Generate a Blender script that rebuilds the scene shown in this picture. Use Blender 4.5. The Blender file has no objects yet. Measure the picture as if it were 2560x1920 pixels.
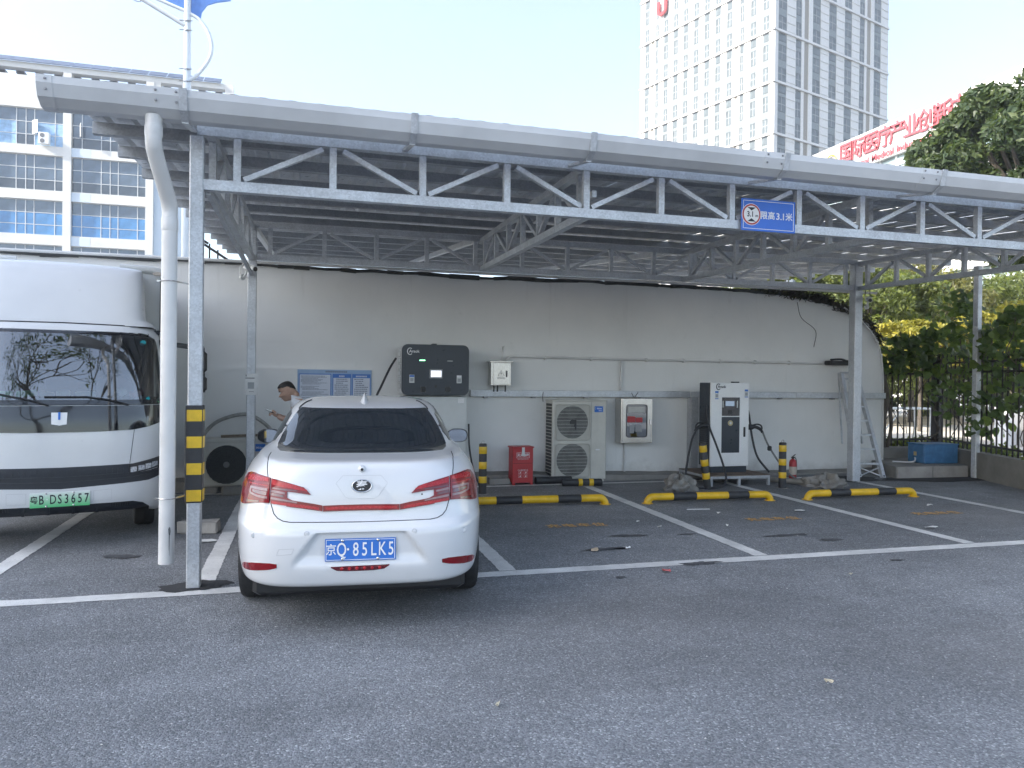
import bpy, bmesh, math, random
from mathutils import Vector, Matrix
R = math.radians
random.seed(7)
SC = bpy.context.scene
COL = SC.collection
# ------------------------------------------------------------------ camera
cam_data = bpy.data.cameras.new('camera')
cam = bpy.data.objects.new('camera', cam_data); COL.objects.link(cam); SC.camera = cam
cam_data.sensor_fit = 'HORIZONTAL'; cam_data.sensor_width = 36.0; cam_data.lens = 26.367
cam_data.clip_start = 0.05; cam_data.clip_end = 2000
def cam_matrix(loc, yaw, pitch, roll):
    f = Vector((math.sin(yaw)*math.cos(pitch), math.cos(yaw)*math.cos(pitch), math.sin(pitch)))
    r = Vector((math.cos(yaw), -math.sin(yaw), 0)); u = r.cross(f)
    r2 = r*math.cos(roll)+u*math.sin(roll); u2 = u*math.cos(roll)-r*math.sin(roll)
    m = Matrix((r2, u2, -f)).transposed().to_4x4(); m.translation = loc
    return m
cam.matrix_world = cam_matrix(Vector((0, 0, 1.63)), R(15.6), R(-0.34), R(0.65))
# ------------------------------------------------------------------ sky, sun, exposure
SUN_EL = 33.0
SUN_H = Vector((-0.98, -0.2)).normalized()            # horizontal direction towards the sun
world = bpy.data.worlds.new('World'); SC.world = world; world.use_nodes = True
wn = world.node_tree.nodes; wl = world.node_tree.links
sky = wn.new('ShaderNodeTexSky'); sky.sky_type = 'NISHITA'; sky.sun_disc = False
sky.sun_elevation = R(SUN_EL); sky.sun_rotation = math.atan2(SUN_H.x, SUN_H.y)
sky.air_density = 1.0; sky.dust_density = 1.7; sky.ozone_density = 2.0; sky.altitude = 20
bg = wn['Background']; bg.inputs['Strength'].default_value = 0.15
hs = wn.new('ShaderNodeHueSaturation'); hs.inputs['Saturation'].default_value = 0.80      # hazy, washed-out sky
wl.new(sky.outputs['Color'], hs.inputs['Color']); wl.new(hs.outputs['Color'], bg.inputs['Color'])
sun_d = bpy.data.lights.new('sun', 'SUN'); sun_d.energy = 3.6; sun_d.angle = R(0.6); sun_d.color = (1.0, 0.93, 0.82)
sun = bpy.data.objects.new('sun', sun_d); COL.objects.link(sun)
sdir = Vector((SUN_H.x*math.cos(R(SUN_EL)), SUN_H.y*math.cos(R(SUN_EL)), math.sin(R(SUN_EL))))
sun.rotation_euler = sdir.to_track_quat('Z', 'Y').to_euler(); sun.location = (-60, -12, 60)
SC.view_settings.view_transform = 'Standard'; SC.view_settings.look = 'None'
SC.view_settings.exposure = 1.6; SC.view_settings.gamma = 1.0; SC.view_settings.use_curve_mapping = False
SC.cycles.max_bounces = 6; SC.cycles.diffuse_bounces = 3; SC.cycles.glossy_bounces = 3; SC.cycles.transmission_bounces = 4; SC.cycles.transparent_max_bounces = 8
SC.cycles.caustics_reflective = False; SC.cycles.caustics_refractive = False
SC.cycles.use_denoising = True; SC.cycles.use_adaptive_sampling = True; SC.cycles.adaptive_threshold = 0.025
# ------------------------------------------------------------------ materials
def L(c):
    """sRGB 0-255 triple -> linear"""
    return tuple(((v/255.0)/12.92 if v/255.0 <= 0.04045 else ((v/255.0+0.055)/1.055)**2.4) for v in c)
class NT:
    def __init__(s, name):
        s.m = bpy.data.materials.new(name); s.m.use_nodes = True
        s.t = s.m.node_tree; s.n = s.t.nodes; s.b = s.n['Principled BSDF']; s.out = s.n['Material Output']
    def new(s, t, **k):
        n = s.n.new(t)
        for a, b in k.items():
            if a.startswith('i_'): n.inputs[a[2:].replace('_', ' ')].default_value = b
            else: setattr(n, a, b)
        return n
    def link(s, a, b): s.t.links.new(a, b)
    def coord(s, kind='Object', scale=(1, 1, 1)):
        tc = s.new('ShaderNodeTexCoord'); mp = s.new('ShaderNodeMapping'); mp.inputs['Scale'].default_value = scale
        s.link(tc.outputs[kind], mp.inputs['Vector']); return mp.outputs['Vector']
    def noise(s, vec, scale, detail=4, rough=0.55):
        n = s.new('ShaderNodeTexNoise'); n.inputs['Scale'].default_value = scale; n.inputs['Detail'].default_value = min(detail, 5)
        n.inputs['Roughness'].default_value = rough; s.link(vec, n.inputs['Vector']); return n.outputs['Fac']
    def ramp(s, fac, stops):
        r = s.new('ShaderNodeValToRGB'); e = r.color_ramp.elements
        while len(e) < len(stops): e.new(0.5)
        for i, (p, c) in enumerate(stops):
            e[i].position = p; e[i].color = (c[0], c[1], c[2], 1) if isinstance(c, (tuple, list)) else (c, c, c, 1)
        s.link(fac, r.inputs['Fac']); return r.outputs['Color']
    def mix(s, fac, a, b, mode='MIX'):
        n = s.new('ShaderNodeMix'); n.data_type = 'RGBA'; n.blend_type = mode
        for sock, v in ((n.inputs[0], fac), (n.inputs[6], a), (n.inputs[7], b)):
            if hasattr(v, 'is_output'): s.link(v, sock)
            elif isinstance(v, (int, float)): sock.default_value = v
            else: sock.default_value = (v[0], v[1], v[2], 1)
        return n.outputs[2]
    def math(s, op, a, b=0.0):
        n = s.new('ShaderNodeMath'); n.operation = op
        for sock, v in ((n.inputs[0], a), (n.inputs[1], b)):
            if hasattr(v, 'is_output'): s.link(v, sock)
            else: sock.default_value = v
        return n.outputs[0]
    def bump(s, h, strength=0.3, dist=0.01):
        b = s.new('ShaderNodeBump'); b.inputs['Strength'].default_value = strength; b.inputs['Distance'].default_value = dist
        s.link(h, b.inputs['Height']); s.link(b.outputs['Normal'], s.b.inputs['Normal'])
    def col(s, c):
        if hasattr(c, 'is_output'): s.link(c, s.b.inputs['Base Color'])
        else: s.b.inputs['Base Color'].default_value = (c[0], c[1], c[2], 1)
    def set(s, **k):
        for a, v in k.items(): s.b.inputs[a.replace('_', ' ')].default_value = v
MATS = {}
def mat(name, base, rough=0.5, metal=0.0, var=0.08, vscale=6.0, coat=0.0, bump=0.0, bscale=60.0, spec=0.5, space='Object', dirt=0.0):
    """plain procedural material: base colour with soft uneven variation, dirt blotches and fine relief"""
    if name in MATS: return MATS[name]
    t = NT(name); v = t.coord(space)
    f = t.noise(v, vscale, 5)
    lo = tuple(max(0, c*(1-var)) for c in base); hi = tuple(min(1, c*(1+var)) for c in base)
    c = t.ramp(f, [(0.3, lo), (0.7, hi)])
    if dirt > 0:
        d = t.ramp(t.noise(v, vscale*0.37, 8, 0.7), [(0.48, 0.0), (0.75, dirt)])
        c = t.mix(d, c, tuple(x*0.45 for x in base))
    t.col(c); t.set(Roughness=rough, Metallic=metal)
    t.b.inputs['Specular IOR Level'].default_value = spec
    if coat: t.set(Coat_Weight=coat, Coat_Roughness=0.04)
    if metal < 0.5:
        r = t.ramp(t.noise(v, vscale*2.3, 6), [(0.3, max(0.02, rough-0.06)), (0.7, min(1, rough+0.08))]); t.link(r, t.b.inputs['Roughness'])
    if bump: t.bump(t.noise(v, bscale, 5), bump, 0.004)
    MATS[name] = t.m; return t.m
def emit(name, c, strength):
    t = NT(name); t.col((0.02, 0.02, 0.02)); t.b.inputs['Emission Color'].default_value = (c[0], c[1], c[2], 1)
    t.set(Emission_Strength=strength, Roughness=0.3); MATS[name] = t.m; return t.m
# ------------------------------------------------------------------ mesh helpers
class MB:
    def __init__(s): s.v = []; s.f = []; s.mi = []; s.cur = 0
    def m(s, i): s.cur = i; return s
    def add(s, vs, fs):
        o = len(s.v); s.v += [tuple(p) for p in vs]; s.f += [tuple(i+o for i in f) for f in fs]; s.mi += [s.cur]*len(fs); return s
    def box(s, x0, y0, z0, x1, y1, z1):
        return s.add([(x0,y0,z0),(x1,y0,z0),(x1,y1,z0),(x0,y1,z0),(x0,y0,z1),(x1,y0,z1),(x1,y1,z1),(x0,y1,z1)],
                     [(0,3,2,1),(4,5,6,7),(0,1,5,4),(1,2,6,5),(2,3,7,6),(3,0,4,7)])
    def cbox(s, x0, y0, z0, x1, y1, z1, c=0.01):
        """box with chamfered edges"""
        pts = []
        for z, k in ((z0, c), (z0+c, 0), (z1-c, 0), (z1, c)):
            a, b, d, e = x0+k, x1-k, y0+k, y1-k
            pts += [(a+c,d,z),(b-c,d,z),(b,d+c,z),(b,e-c,z),(b-c,e,z),(a+c,e,z),(a,e-c,z),(a,d+c,z)]
        fs = [tuple(range(7,-1,-1)), tuple(range(24,32))]
        for r in range(3):
            for i in range(8):
                j = (i+1) % 8; fs.append((r*8+i, r*8+j, r*8+8+j, r*8+8+i))
        return s.add(pts, fs)
    def bar(s, a, b, w, h, up=(0,0,1)):
        """box bar from a to b; w across, h along 'up'"""
        a = Vector(a); b = Vector(b); d = (b-a).normalized(); up = Vector(up)
        x = d.cross(up)
        if x.length < 1e-4: x = d.cross(Vector((1,0,0)))
        x.normalize(); u = x.cross(d).normalized()
        p = []
        for q in (a, b):
            for sx, su in ((-1,-1),(1,-1),(1,1),(-1,1)): p.append(q+x*(sx*w/2)+u*(su*h/2))
        return s.add(p, [(0,1,2,3),(7,6,5,4),(0,4,5,1),(1,5,6,2),(2,6,7,3),(3,7,4,0)])
    def tube(s, pts, r, n=10, cap=True):
        pts = [Vector(p) for p in pts]; rr = r if isinstance(r, (list, tuple)) else [r]*len(pts)
        base = len(s.v); prev = None; vs = []
        for i, p in enumerate(pts):
            d = (pts[min(i+1, len(pts)-1)]-pts[max(i-1, 0)]).normalized()
            if prev is None:
                x = d.cross(Vector((0,0,1)));
                if x.length < 1e-3: x = d.cross(Vector((1,0,0)))
            else: x = prev - d*prev.dot(d)
            x.normalize(); prev = x; y = d.cross(x)
            for k in range(n):
                a = 2*math.pi*k/n; vs.append(p+(x*math.cos(a)+y*math.sin(a))*rr[i])
        fs = []
        for i in range(len(pts)-1):
            for k in range(n):
                k2 = (k+1) % n; fs.append((i*n+k, i*n+k2, (i+1)*n+k2, (i+1)*n+k))
        if cap: fs += [tuple(range(n-1,-1,-1)), tuple((len(pts)-1)*n+k for k in range(n))]
        return s.add(vs, fs)
    def cyl(s, a, b, r, n=16): return s.tube([a, b], r, n)
    def lathe(s, prof, n=24, o=(0,0,0), axis='Z'):
        """prof: list of (r, h)"""
        vs = []
        for r, h in prof:
            for k in range(n):
                a = 2*math.pi*k/n; x, y = r*math.cos(a), r*math.sin(a)
                p = (x, y, h) if axis == 'Z' else ((x, h, y) if axis == 'Y' else (h, x, y))
                vs.append((p[0]+o[0], p[1]+o[1], p[2]+o[2]))
        fs = []
        for i in range(len(prof)-1):
            for k in range(n):
                k2 = (k+1) % n; fs.append((i*n+k, i*n+k2, (i+1)*n+k2, (i+1)*n+k))
        fs += [tuple(range(n-1,-1,-1)), tuple((len(prof)-1)*n+k for k in range(n))]
        return s.add(vs, fs)
    def prism(s, poly, a0, a1, plane='XZ'):
        """polygon (list of 2-tuples) in the named plane extruded along the third axis from a0 to a1"""
        n = len(poly)
        def P(p, a):
            return {'XZ': (p[0], a, p[1]), 'XY': (p[0], p[1], a), 'YZ': (a, p[0], p[1])}[plane]
        vs = [P(p, a0) for p in poly]+[P(p, a1) for p in poly]
        fs = [tuple(range(n)), tuple(range(2*n-1, n-1, -1))]
        for i in range(n):
            j = (i+1) % n; fs.append((i, i+n, j+n, j))
        return s.add(vs, fs)
    def build(s, name, mats, parent=None, smooth=None, loc=None, rot=None):
        me = bpy.data.meshes.new(name); me.from_pydata(s.v, [], s.f)
        ms = mats if isinstance(mats, (list, tuple)) else [mats]
        for m in ms: me.materials.append(m)
        if len(ms) > 1: me.polygons.foreach_set('material_index', s.mi)
        bm = bmesh.new(); bm.from_mesh(me); bmesh.ops.recalc_face_normals(bm, faces=bm.faces); bm.to_mesh(me); bm.free()
        if smooth is not None: shade(me, smooth)
        return link(name, me, parent, loc, rot)
def shade(me, deg):
    me.polygons.foreach_set('use_smooth', [True]*len(me.polygons))
    me.set_sharp_from_angle(angle=R(deg)); me.update()
def link(name, data, parent=None, loc=None, rot=None):
    o = bpy.data.objects.new(name, data); COL.objects.link(o)
    if parent: o.parent = parent
    if loc is not None: o.location = loc
    if rot is not None: o.rotation_euler = rot
    return o
def empty(name, loc=(0,0,0), rz=0.0, rot=None):
    o = bpy.data.objects.new(name, None); COL.objects.link(o); o.empty_display_size = 0.2
    o.location = loc; o.rotation_euler = rot if rot else (0, 0, rz); return o
def tag(o, label, cat, group=None):
    o['label'] = label; o['category'] = cat
    if group: o['group'] = group
    return o
def struct(o): o['kind'] = 'structure'; return o
def stuff(o): o['kind'] = 'stuff'; return o
def copy_tree(o, parent=None):
    c = o.copy(); COL.objects.link(c); c.parent = parent
    for ch in list(o.children): copy_tree(ch, c)
    return c
def text_mesh(body, size=1.0, extrude=0.0, bold=0.0, align='CENTER', sx=1.0, spacing=1.0):
    cu = bpy.data.curves.new('lettering', 'FONT'); cu.body = body; cu.size = size; cu.extrude = extrude; cu.offset = bold
    cu.align_x = align; cu.align_y = 'CENTER'; cu.space_character = spacing; cu.resolution_u = 3
    o = bpy.data.objects.new('lettering', cu); COL.objects.link(o)
    dg = bpy.context.evaluated_depsgraph_get(); me = bpy.data.meshes.new_from_object(o.evaluated_get(dg))
    bpy.data.objects.remove(o); bpy.data.curves.remove(cu)
    if sx != 1.0:
        for v in me.vertices: v.co.x *= sx
    return me
def text(body, size, material, parent, loc, rot=(R(90), 0, 0), name='lettering', **k):
    me = text_mesh(body, size, **k); me.materials.clear(); me.materials.append(material); me.name = name
    return link(name, me, parent, loc, rot)
def lerp(a, b, t): return a+(b-a)*t
def spline(pts, n=8):
    """Catmull-Rom through pts"""
    P = [Vector(p) for p in pts]; P = [P[0]*2-P[1]]+P+[P[-1]*2-P[-2]]; out = []
    for i in range(1, len(P)-2):
        for k in range(n):
            t = k/n; a, b, c, d = P[i-1], P[i], P[i+1], P[i+2]
            out.append(0.5*((2*b)+(c-a)*t+(2*a-5*b+4*c-d)*t*t+(3*b-a-3*c+d)*t**3))
    out.append(P[-2]); return out
# ------------------------------------------------------------------ shared materials
def asphalt_mat():
    t = NT('asphalt'); v = t.coord('Object')
    vo = t.new('ShaderNodeTexVoronoi', i_Scale=105.0); t.link(v, vo.inputs['Vector'])
    vo2 = t.new('ShaderNodeTexVoronoi', i_Scale=230.0); t.link(v, vo2.inputs['Vector'])
    cell = t.new('ShaderNodeSeparateColor'); t.link(vo.outputs['Color'], cell.inputs[0])
    grain = t.ramp(cell.outputs[0], [(0.0, (0.118,0.126,0.136)), (0.55, (0.193,0.203,0.215)), (0.92, (0.256,0.267,0.280)), (1.0, (0.42,0.43,0.44))])
    big = t.ramp(t.noise(v, 0.35, 6, 0.6), [(0.3, 0.76), (0.7, 1.2)])
    mid = t.ramp(t.noise(v, 2.3, 6, 0.65), [(0.3, 0.86), (0.72, 1.12)])
    c = t.mix(1.0, grain, big, 'MULTIPLY'); c = t.mix(1.0, c, mid, 'MULTIPLY')
    trk = t.ramp(t.noise(t.coord('Object', (0.12, 1.1, 1.0)), 1.0, 5, 0.6), [(0.35, 0.88), (0.68, 1.13)]); c = t.mix(1.0, c, trk, 'MULTIPLY')
    scf = t.ramp(t.noise(t.coord('Object', (1.0, 2.6, 1.0)), 3.3, 5, 0.75), [(0.66, 0.0), (0.80, 0.30)]); c = t.mix(scf, c, (0.36, 0.36, 0.36))
    # oil spots and dark stains
    st = t.ramp(t.noise(v, 1.15, 3, 0.5), [(0.70, 0.0), (0.76, 0.45)])
    c = t.mix(st, c, (0.06, 0.063, 0.068))
    # broad random patches of a slightly warmer tone
    wrm = t.ramp(t.noise(v, 0.22, 2, 0.4), [(0.52, 0.0), (0.7, 0.35)])
    c = t.mix(wrm, c, (0.24, 0.222, 0.205))
    # pale grit specks
    sp = t.ramp(t.noise(v, 38.0, 2, 0.4), [(0.735, 0.0), (0.76, 0.6)])
    c = t.mix(sp, c, (0.36, 0.36, 0.36))
    t.col(c); t.set(Roughness=0.82)
    h = t.math('ADD', t.math('MULTIPLY', vo.outputs['Distance'], -1.0), t.math('MULTIPLY', vo2.outputs['Distance'], -0.4))
    t.bump(h, 0.75, 0.006); return t.m
def line_paint_mat(name, base, wear):
    t = NT(name); v = t.coord('Object')
    vo = t.new('ShaderNodeTexVoronoi', i_Scale=105.0); t.link(v, vo.inputs['Vector'])
    g = t.ramp(t.noise(v, 3.0, 6, 0.7), [(0.3, tuple(c*0.72 for c in base)), (0.7, base)])
    w = t.ramp(t.noise(v, 55.0, 5, 0.75), [(wear, 0.0), (wear+0.10, 0.85)])
    c = t.mix(w, g, (0.13, 0.135, 0.145))
    tr = t.ramp(t.noise(v, 1.3, 4, 0.6), [(0.45, 0.0), (0.75, 0.45)]); c = t.mix(tr, c, (0.2, 0.2, 0.2))
    t.col(c); t.set(Roughness=0.75); t.bump(vo.outputs['Distance'], 0.4, 0.004); return t.m
def galv_mat(name, base=0.42, rough=0.42, streak=True, metal=0.55):
    t = NT(name); v = t.coord('Object')
    vo = t.new('ShaderNodeTexVoronoi', i_Scale=75.0); t.link(v, vo.inputs['Vector'])
    sc = t.new('ShaderNodeSeparateColor'); t.link(vo.outputs['Color'], sc.inputs[0])
    sp = t.ramp(sc.outputs[0], [(0.0, base*0.88), (1.0, base*1.10)])
    n = t.ramp(t.noise(v, 4.0, 7, 0.7), [(0.3, 0.82), (0.75, 1.12)])
    c = t.mix(1.0, sp, n, 'MULTIPLY'); c = t.mix(1.0, c, (0.95, 0.99, 1.04), 'MULTIPLY')
    if streak:
        d = t.ramp(t.noise(v, 2.2, 9, 0.8), [(0.60, 0.0), (0.80, 0.5)]); c = t.mix(d, c, (0.16, 0.16, 0.165))
    t.col(c); t.set(Metallic=metal)
    r = t.ramp(t.noise(v, 9.0, 5), [(0.3, rough-0.08), (0.7, rough+0.12)]); t.link(r, t.b.inputs['Roughness'])
    return t.m
def wall_mat():
    t = NT('whitewashed_wall'); v = t.coord('Object')
    c = t.ramp(t.noise(v, 0.7, 6, 0.6), [(0.3, (0.73,0.735,0.72)), (0.7, (0.83,0.83,0.815))])
    d = t.ramp(t.noise(v, 3.5, 9, 0.75), [(0.62, 0.0), (0.85, 0.35)]); c = t.mix(d, c, (0.42, 0.42, 0.40))
    sx = t.new('ShaderNodeSeparateXYZ'); t.link(v, sx.inputs[0])
    spl = t.ramp(t.math('ADD', t.math('MULTIPLY', sx.outputs[2], -1.0), t.math('MULTIPLY', t.noise(v, 2.6, 5, 0.7), 0.75)), [(0.12, 0.0), (0.42, 0.55)]); c = t.mix(spl, c, (0.36, 0.34, 0.30))   # splash dirt along the foot
    run = t.ramp(t.noise(t.coord('Object', (2.2, 1.0, 0.16)), 3.0, 5, 0.7), [(0.60, 0.0), (0.78, 0.22)]); c = t.mix(run, c, (0.45, 0.44, 0.41))
    t.col(c); t.set(Roughness=0.85)
    h = t.math('ADD', t.noise(v, 1.4, 5, 0.5), t.math('MULTIPLY', t.noise(v, 45.0, 4), 0.12)); t.bump(h, 0.35, 0.03); return t.m
def concrete_mat(name, base):
    t = NT(name); v = t.coord('Object')
    c = t.ramp(t.noise(v, 2.2, 8, 0.7), [(0.28, tuple(x*0.62 for x in base)), (0.75, base)])
    d = t.ramp(t.noise(v, 7.0, 8, 0.8), [(0.58, 0.0), (0.8, 0.55)]); c = t.mix(d, c, tuple(x*0.4 for x in base))
    t.col(c); t.set(Roughness=0.9); t.bump(t.noise(v, 40.0, 6, 0.7), 0.5, 0.008); return t.m
M_ASPH = asphalt_mat()
M_LINE = line_paint_mat('line_paint', (0.80, 0.80, 0.78), 0.59)
M_ORANGE = line_paint_mat('orange_stencil_paint', (0.80, 0.44, 0.12), 0.56)
M_GALV = galv_mat('galvanised_steel', 0.60, metal=0.35)
M_GALVD = galv_mat('galvanised_steel_purlin', 0.44, 0.5, metal=0.25)
M_SHEET = galv_mat('roof_sheet_metal', 0.72, 0.35, metal=0.25, streak=False)
M_WALL = wall_mat()
M_CONC = concrete_mat('concrete', (0.30, 0.29, 0.27))
M_PATCH = mat('tar_patch', (0.035, 0.036, 0.038), 0.9, bump=0.6, bscale=50)
M_PVC = mat('white_pvc', (0.66, 0.66, 0.65), 0.35, var=0.05, vscale=3, dirt=0.4)
M_GUT = mat('white_gutter_paint', (0.62, 0.635, 0.65), 0.4, var=0.06, vscale=1.5, dirt=0.35)
M_YEL = mat('yellow_reflective', (0.72, 0.46, 0.02), 0.35, var=0.1, vscale=14, dirt=0.25)
M_BLK = mat('black_rubber', (0.028, 0.029, 0.032), 0.55, var=0.2, vscale=12)
M_BOLT = mat('dull_bolt', (0.25, 0.25, 0.26), 0.4, metal=0.8)
M_BLACKP = mat('black_plastic', (0.018, 0.019, 0.021), 0.4)
M_DKNAVY = mat('charcoal_panel', (0.024, 0.033, 0.046), 0.32, var=0.06)
M_PALE = mat('pale_grey_steel', (0.60, 0.62, 0.61), 0.45, var=0.04)
M_WHITEP = mat('white_enamel', (0.78, 0.79, 0.79), 0.32, var=0.03)
M_STEEL = mat('stainless_steel', (0.62, 0.60, 0.57), 0.25, metal=0.9, var=0.08, vscale=5)
M_ACW = mat('ac_cream_paint', (0.56, 0.55, 0.50), 0.45, var=0.05, dirt=0.3)
M_REDP = mat('red_enamel', (0.42, 0.03, 0.035), 0.4, var=0.12, dirt=0.2)
M_WHITE = mat('white_print', (0.80, 0.80, 0.80), 0.6, var=0.02)
M_BLUEP = mat('blue_print', (0.03, 0.16, 0.55), 0.5, var=0.04)
# ------------------------------------------------------------------ ground
g = MB(); g.add([(-175,-85,0),(128,-85,0),(128,195,0),(-175,195,0)], [(0,1,2,3)])
struct(g.build('asphalt_ground', M_ASPH))
M_SAND = mat('sandy_court', (0.52, 0.44, 0.33), 0.9, var=0.18, vscale=0.6, bump=0.4, bscale=30)
M_PAVE = mat('pale_paving', (0.62, 0.58, 0.53), 0.85, var=0.1, vscale=0.8, bump=0.3, bscale=20)
g = MB(); g.add([(12.2,12.3,0.006),(11.2,9.0,0.006),(11.2,-4,0.006),(90,-4,0.006),(90,34,0.006),(8,34,0.006),(8,12.5,0.006)], [(0,1,2,3,4,5,6)])
struct(g.build('paved_yard', M_PAVE))
g = MB(); g.add([(8,24,0.012),(90,24,0.012),(90,30,0.012),(8,30,0.012)], [(0,1,2,3)]); struct(g.build('sandy_court', M_SAND))
# parking bay lines, slightly ragged
def strip(mb, a, b, w, z=0.004, step=0.05):
    a = Vector((a[0], a[1], z)); b = Vector((b[0], b[1], z)); d = (b-a); n = max(2, int(d.length/step)); d.normalize()
    x = Vector((-d.y, d.x, 0)); vs = []; fs = []
    for i in range(n+1):
        p = a.lerp(b, i/n); vs += [p+x*(w/2+random.uniform(-.005, .005)), p-x*(w/2+random.uniform(-.005, .005))]
        if i: fs.append((2*i-2, 2*i-1, 2*i+1, 2*i))
    mb.add(vs, fs)
mb = MB(); strip(mb, (-1.98, 6.065), (16.0, 6.04), 0.155)
vs = []; fs = []
for i in range(13):
    a = R(-90-i*7.5); c = (-1.98, 6.49)
    for r in (0.345, 0.50): vs.append((c[0]+math.cos(a)*r, c[1]+math.sin(a)*r, 0.004))
    if i: fs.append((2*i-2, 2*i-1, 2*i+1, 2*i))
mb.add(vs, fs)
struct(mb.build('parking_front_line', M_LINE))
for xa, xb, y0 in ((-2.41,-2.45,6.5),(-0.73,-0.72,6.15),(1.70,1.72,6.15),(4.17,4.235,6.15),(6.62,6.60,6.15),(8.88,8.90,6.15),(11.0,11.1,6.15)):
    mb = MB(); strip(mb, (xa, y0), (xb, 11.0 if xa < 10 else 8.6), 0.145); struct(mb.build('parking_bay_line', M_LINE))
mb = MB(); strip(mb, (-2.5, 11.07), (8.95, 11.05), 0.11); struct(mb.build('parking_back_line', M_LINE))
for cx, cy in ((2.965, 7.87), (5.41, 7.745), (7.71, 7.645)):
    me = text_mesh('充电车位', 0.165, bold=0.004, sx=1.0, spacing=1.18); me.materials.clear(); me.materials.append(M_ORANGE)
    for v in me.vertices: v.co.y *= 1.1
    o = link('stencilled_lettering', me, None, (cx, cy, 0.009), (0, 0, R(-1.5))); struct(o)
# dark tar patches
def blob(name, cx, cy, rx, ry, m, z=0.0065, n=26, seed=1, jag=0.25):
    rnd = random.Random(seed); vs = [(cx, cy, z)]; fs = []; ph = [rnd.uniform(0, 6.28) for _ in range(4)]
    for i in range(n):
        a = 2*math.pi*i/n; k = 1+jag*(0.5*math.sin(2*a+ph[0])+0.35*math.sin(5*a+ph[1])+0.3*math.sin(9*a+ph[2]))
        vs.append((cx+rx*k*math.cos(a), cy+ry*k*math.sin(a), z)); fs.append((0, 1+i, 1+(i+1) % n))
    b = MB(); b.add(vs, fs); return struct(b.build(name, m))
M_OIL = mat('oil_stain', (0.075, 0.078, 0.083), 0.7, var=0.35, vscale=25)
blob('asphalt_patch', -0.79, 6.24, 0.26, 0.15, M_PATCH, seed=2)
blob('asphalt_patch', 10.6, 10.45, 1.2, 0.35, M_PATCH, seed=5); blob('asphalt_patch', 8.95, 10.75, 0.5, 0.42, M_PATCH, z=0.0078, seed=8)
for cx, cy, rx, ry, sd in ((2.85,6.72,.19,.06,3),(3.0,6.70,.07,.04,13),(3.45,6.0,.16,.06,4),(2.55,5.72,.05,.025,6),(3.95,7.18,.09,.03,7),(-1.55,7.4,.14,.08,9),(5.3,5.7,.06,.03,11),(5.95,4.7,.06,.03,12),(3.3,7.25,.2,.05,17),(5.0,6.9,.22,.05,18),(5.3,6.6,.15,.04,19)):
    blob('oil_stain', cx, cy, rx, ry, M_OIL, z=0.0071, seed=sd, jag=0.5)
# ------------------------------------------------------------------ white end wall of the vaulted building
wall = empty('white_building', (0, 0, 0)); tag(wall, 'long low whitewashed building wall with a rounded right shoulder behind the chargers', 'building')
def wall_profile():
    pts = [(-4.2, 3.27), (-1.37, 3.28), (-0.6, 3.27), (1.0, 3.25), (2.7, 3.24), (5.1, 3.26), (6.8, 3.25), (8.25, 3.21), (8.9, 3.13), (9.35, 3.04)]
    for a in range(8, 91, 8):                      # rounded shoulder
        pts.append((9.35+1.10*math.sin(R(a)), 2.15+0.89*math.cos(R(a))))
    return pts
prof = wall_profile()
top = [p for p in prof if p[1] >= 2.18]
ridge = []
for i in range(len(top)-1):
    n = max(1, int((top[i+1][0]-top[i][0])/0.22))
    for k in range(n): ridge.append((lerp(top[i][0], top[i+1][0], k/n), lerp(top[i][1], top[i+1][1], k/n)+random.uniform(-.012, .012)))
ridge.append(top[-1])
mb = MB(); mb.prism([(-4.2, 2.16)]+ridge+[(10.46, 2.16)], 11.70, 13.0); mb.build('upper_wall', M_WALL, wall)
# lower facing, proud of the upper wall, its top edge uneven
low = [(-4.2, 0.06)]+[(-4.2, 1.74)]
x = -4.2
while x < 3.0: low.append((x, 1.765+random.uniform(-.006, .006))); x += 0.3
low += [(3.05, 1.78), (3.12, 2.17)]
x = 3.3
while x < 10.2: low.append((x, 2.185+0.012*math.sin(x*1.7)+random.uniform(-.006, .006))); x += 0.35
low += [(10.44, 2.19), (10.46, 0.06)]
mb = MB(); mb.prism(low, 11.65, 13.02); mb.build('lower_wall', M_WALL, wall)
mb = MB(); mb.prism([(-4.2, 1.70), (3.1, 1.70), (3.1, 2.3), (-4.2, 2.3)], 11.706, 12.95); mb.build('middle_wall', M_WALL, wall)
# footing
mb = MB(); n = 60; P = []
for i in range(n+1):
    X = lerp(-4.2, 10.4, i/n); h = lerp(0.14, 0.03, max(0, min(1, (X-2)/6)))+random.uniform(-.01, .01); y = 11.33+random.uniform(-.02, .02)+max(0, X-6)*0.03
    P += [(X, y, 0), (X, y+.02, h), (X, 11.66, h+.03)]
mb.add(P, [(3*i+k, 3*i+3+k, 3*i+4+k, 3*i+1+k) for i in range(n) for k in (0, 1)]); mb.build('footing', M_CONC, wall)
# dark edge strip along the wall top
mb = MB(); M_FELT = mat('dark_felt', (0.06, 0.062, 0.06), 0.9, bump=0.5)
for i in range(len(ridge)-1):
    if ridge[i][0] > 8.2: break
    j = random.uniform(-.02, .02)
    mb.bar((ridge[i][0], 11.69, ridge[i][1]+.015), (ridge[i+1][0], 11.69, ridge[i+1][1]+.015), 0.05, 0.055+j)
mb.build('coping', M_FELT, wall)
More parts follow.
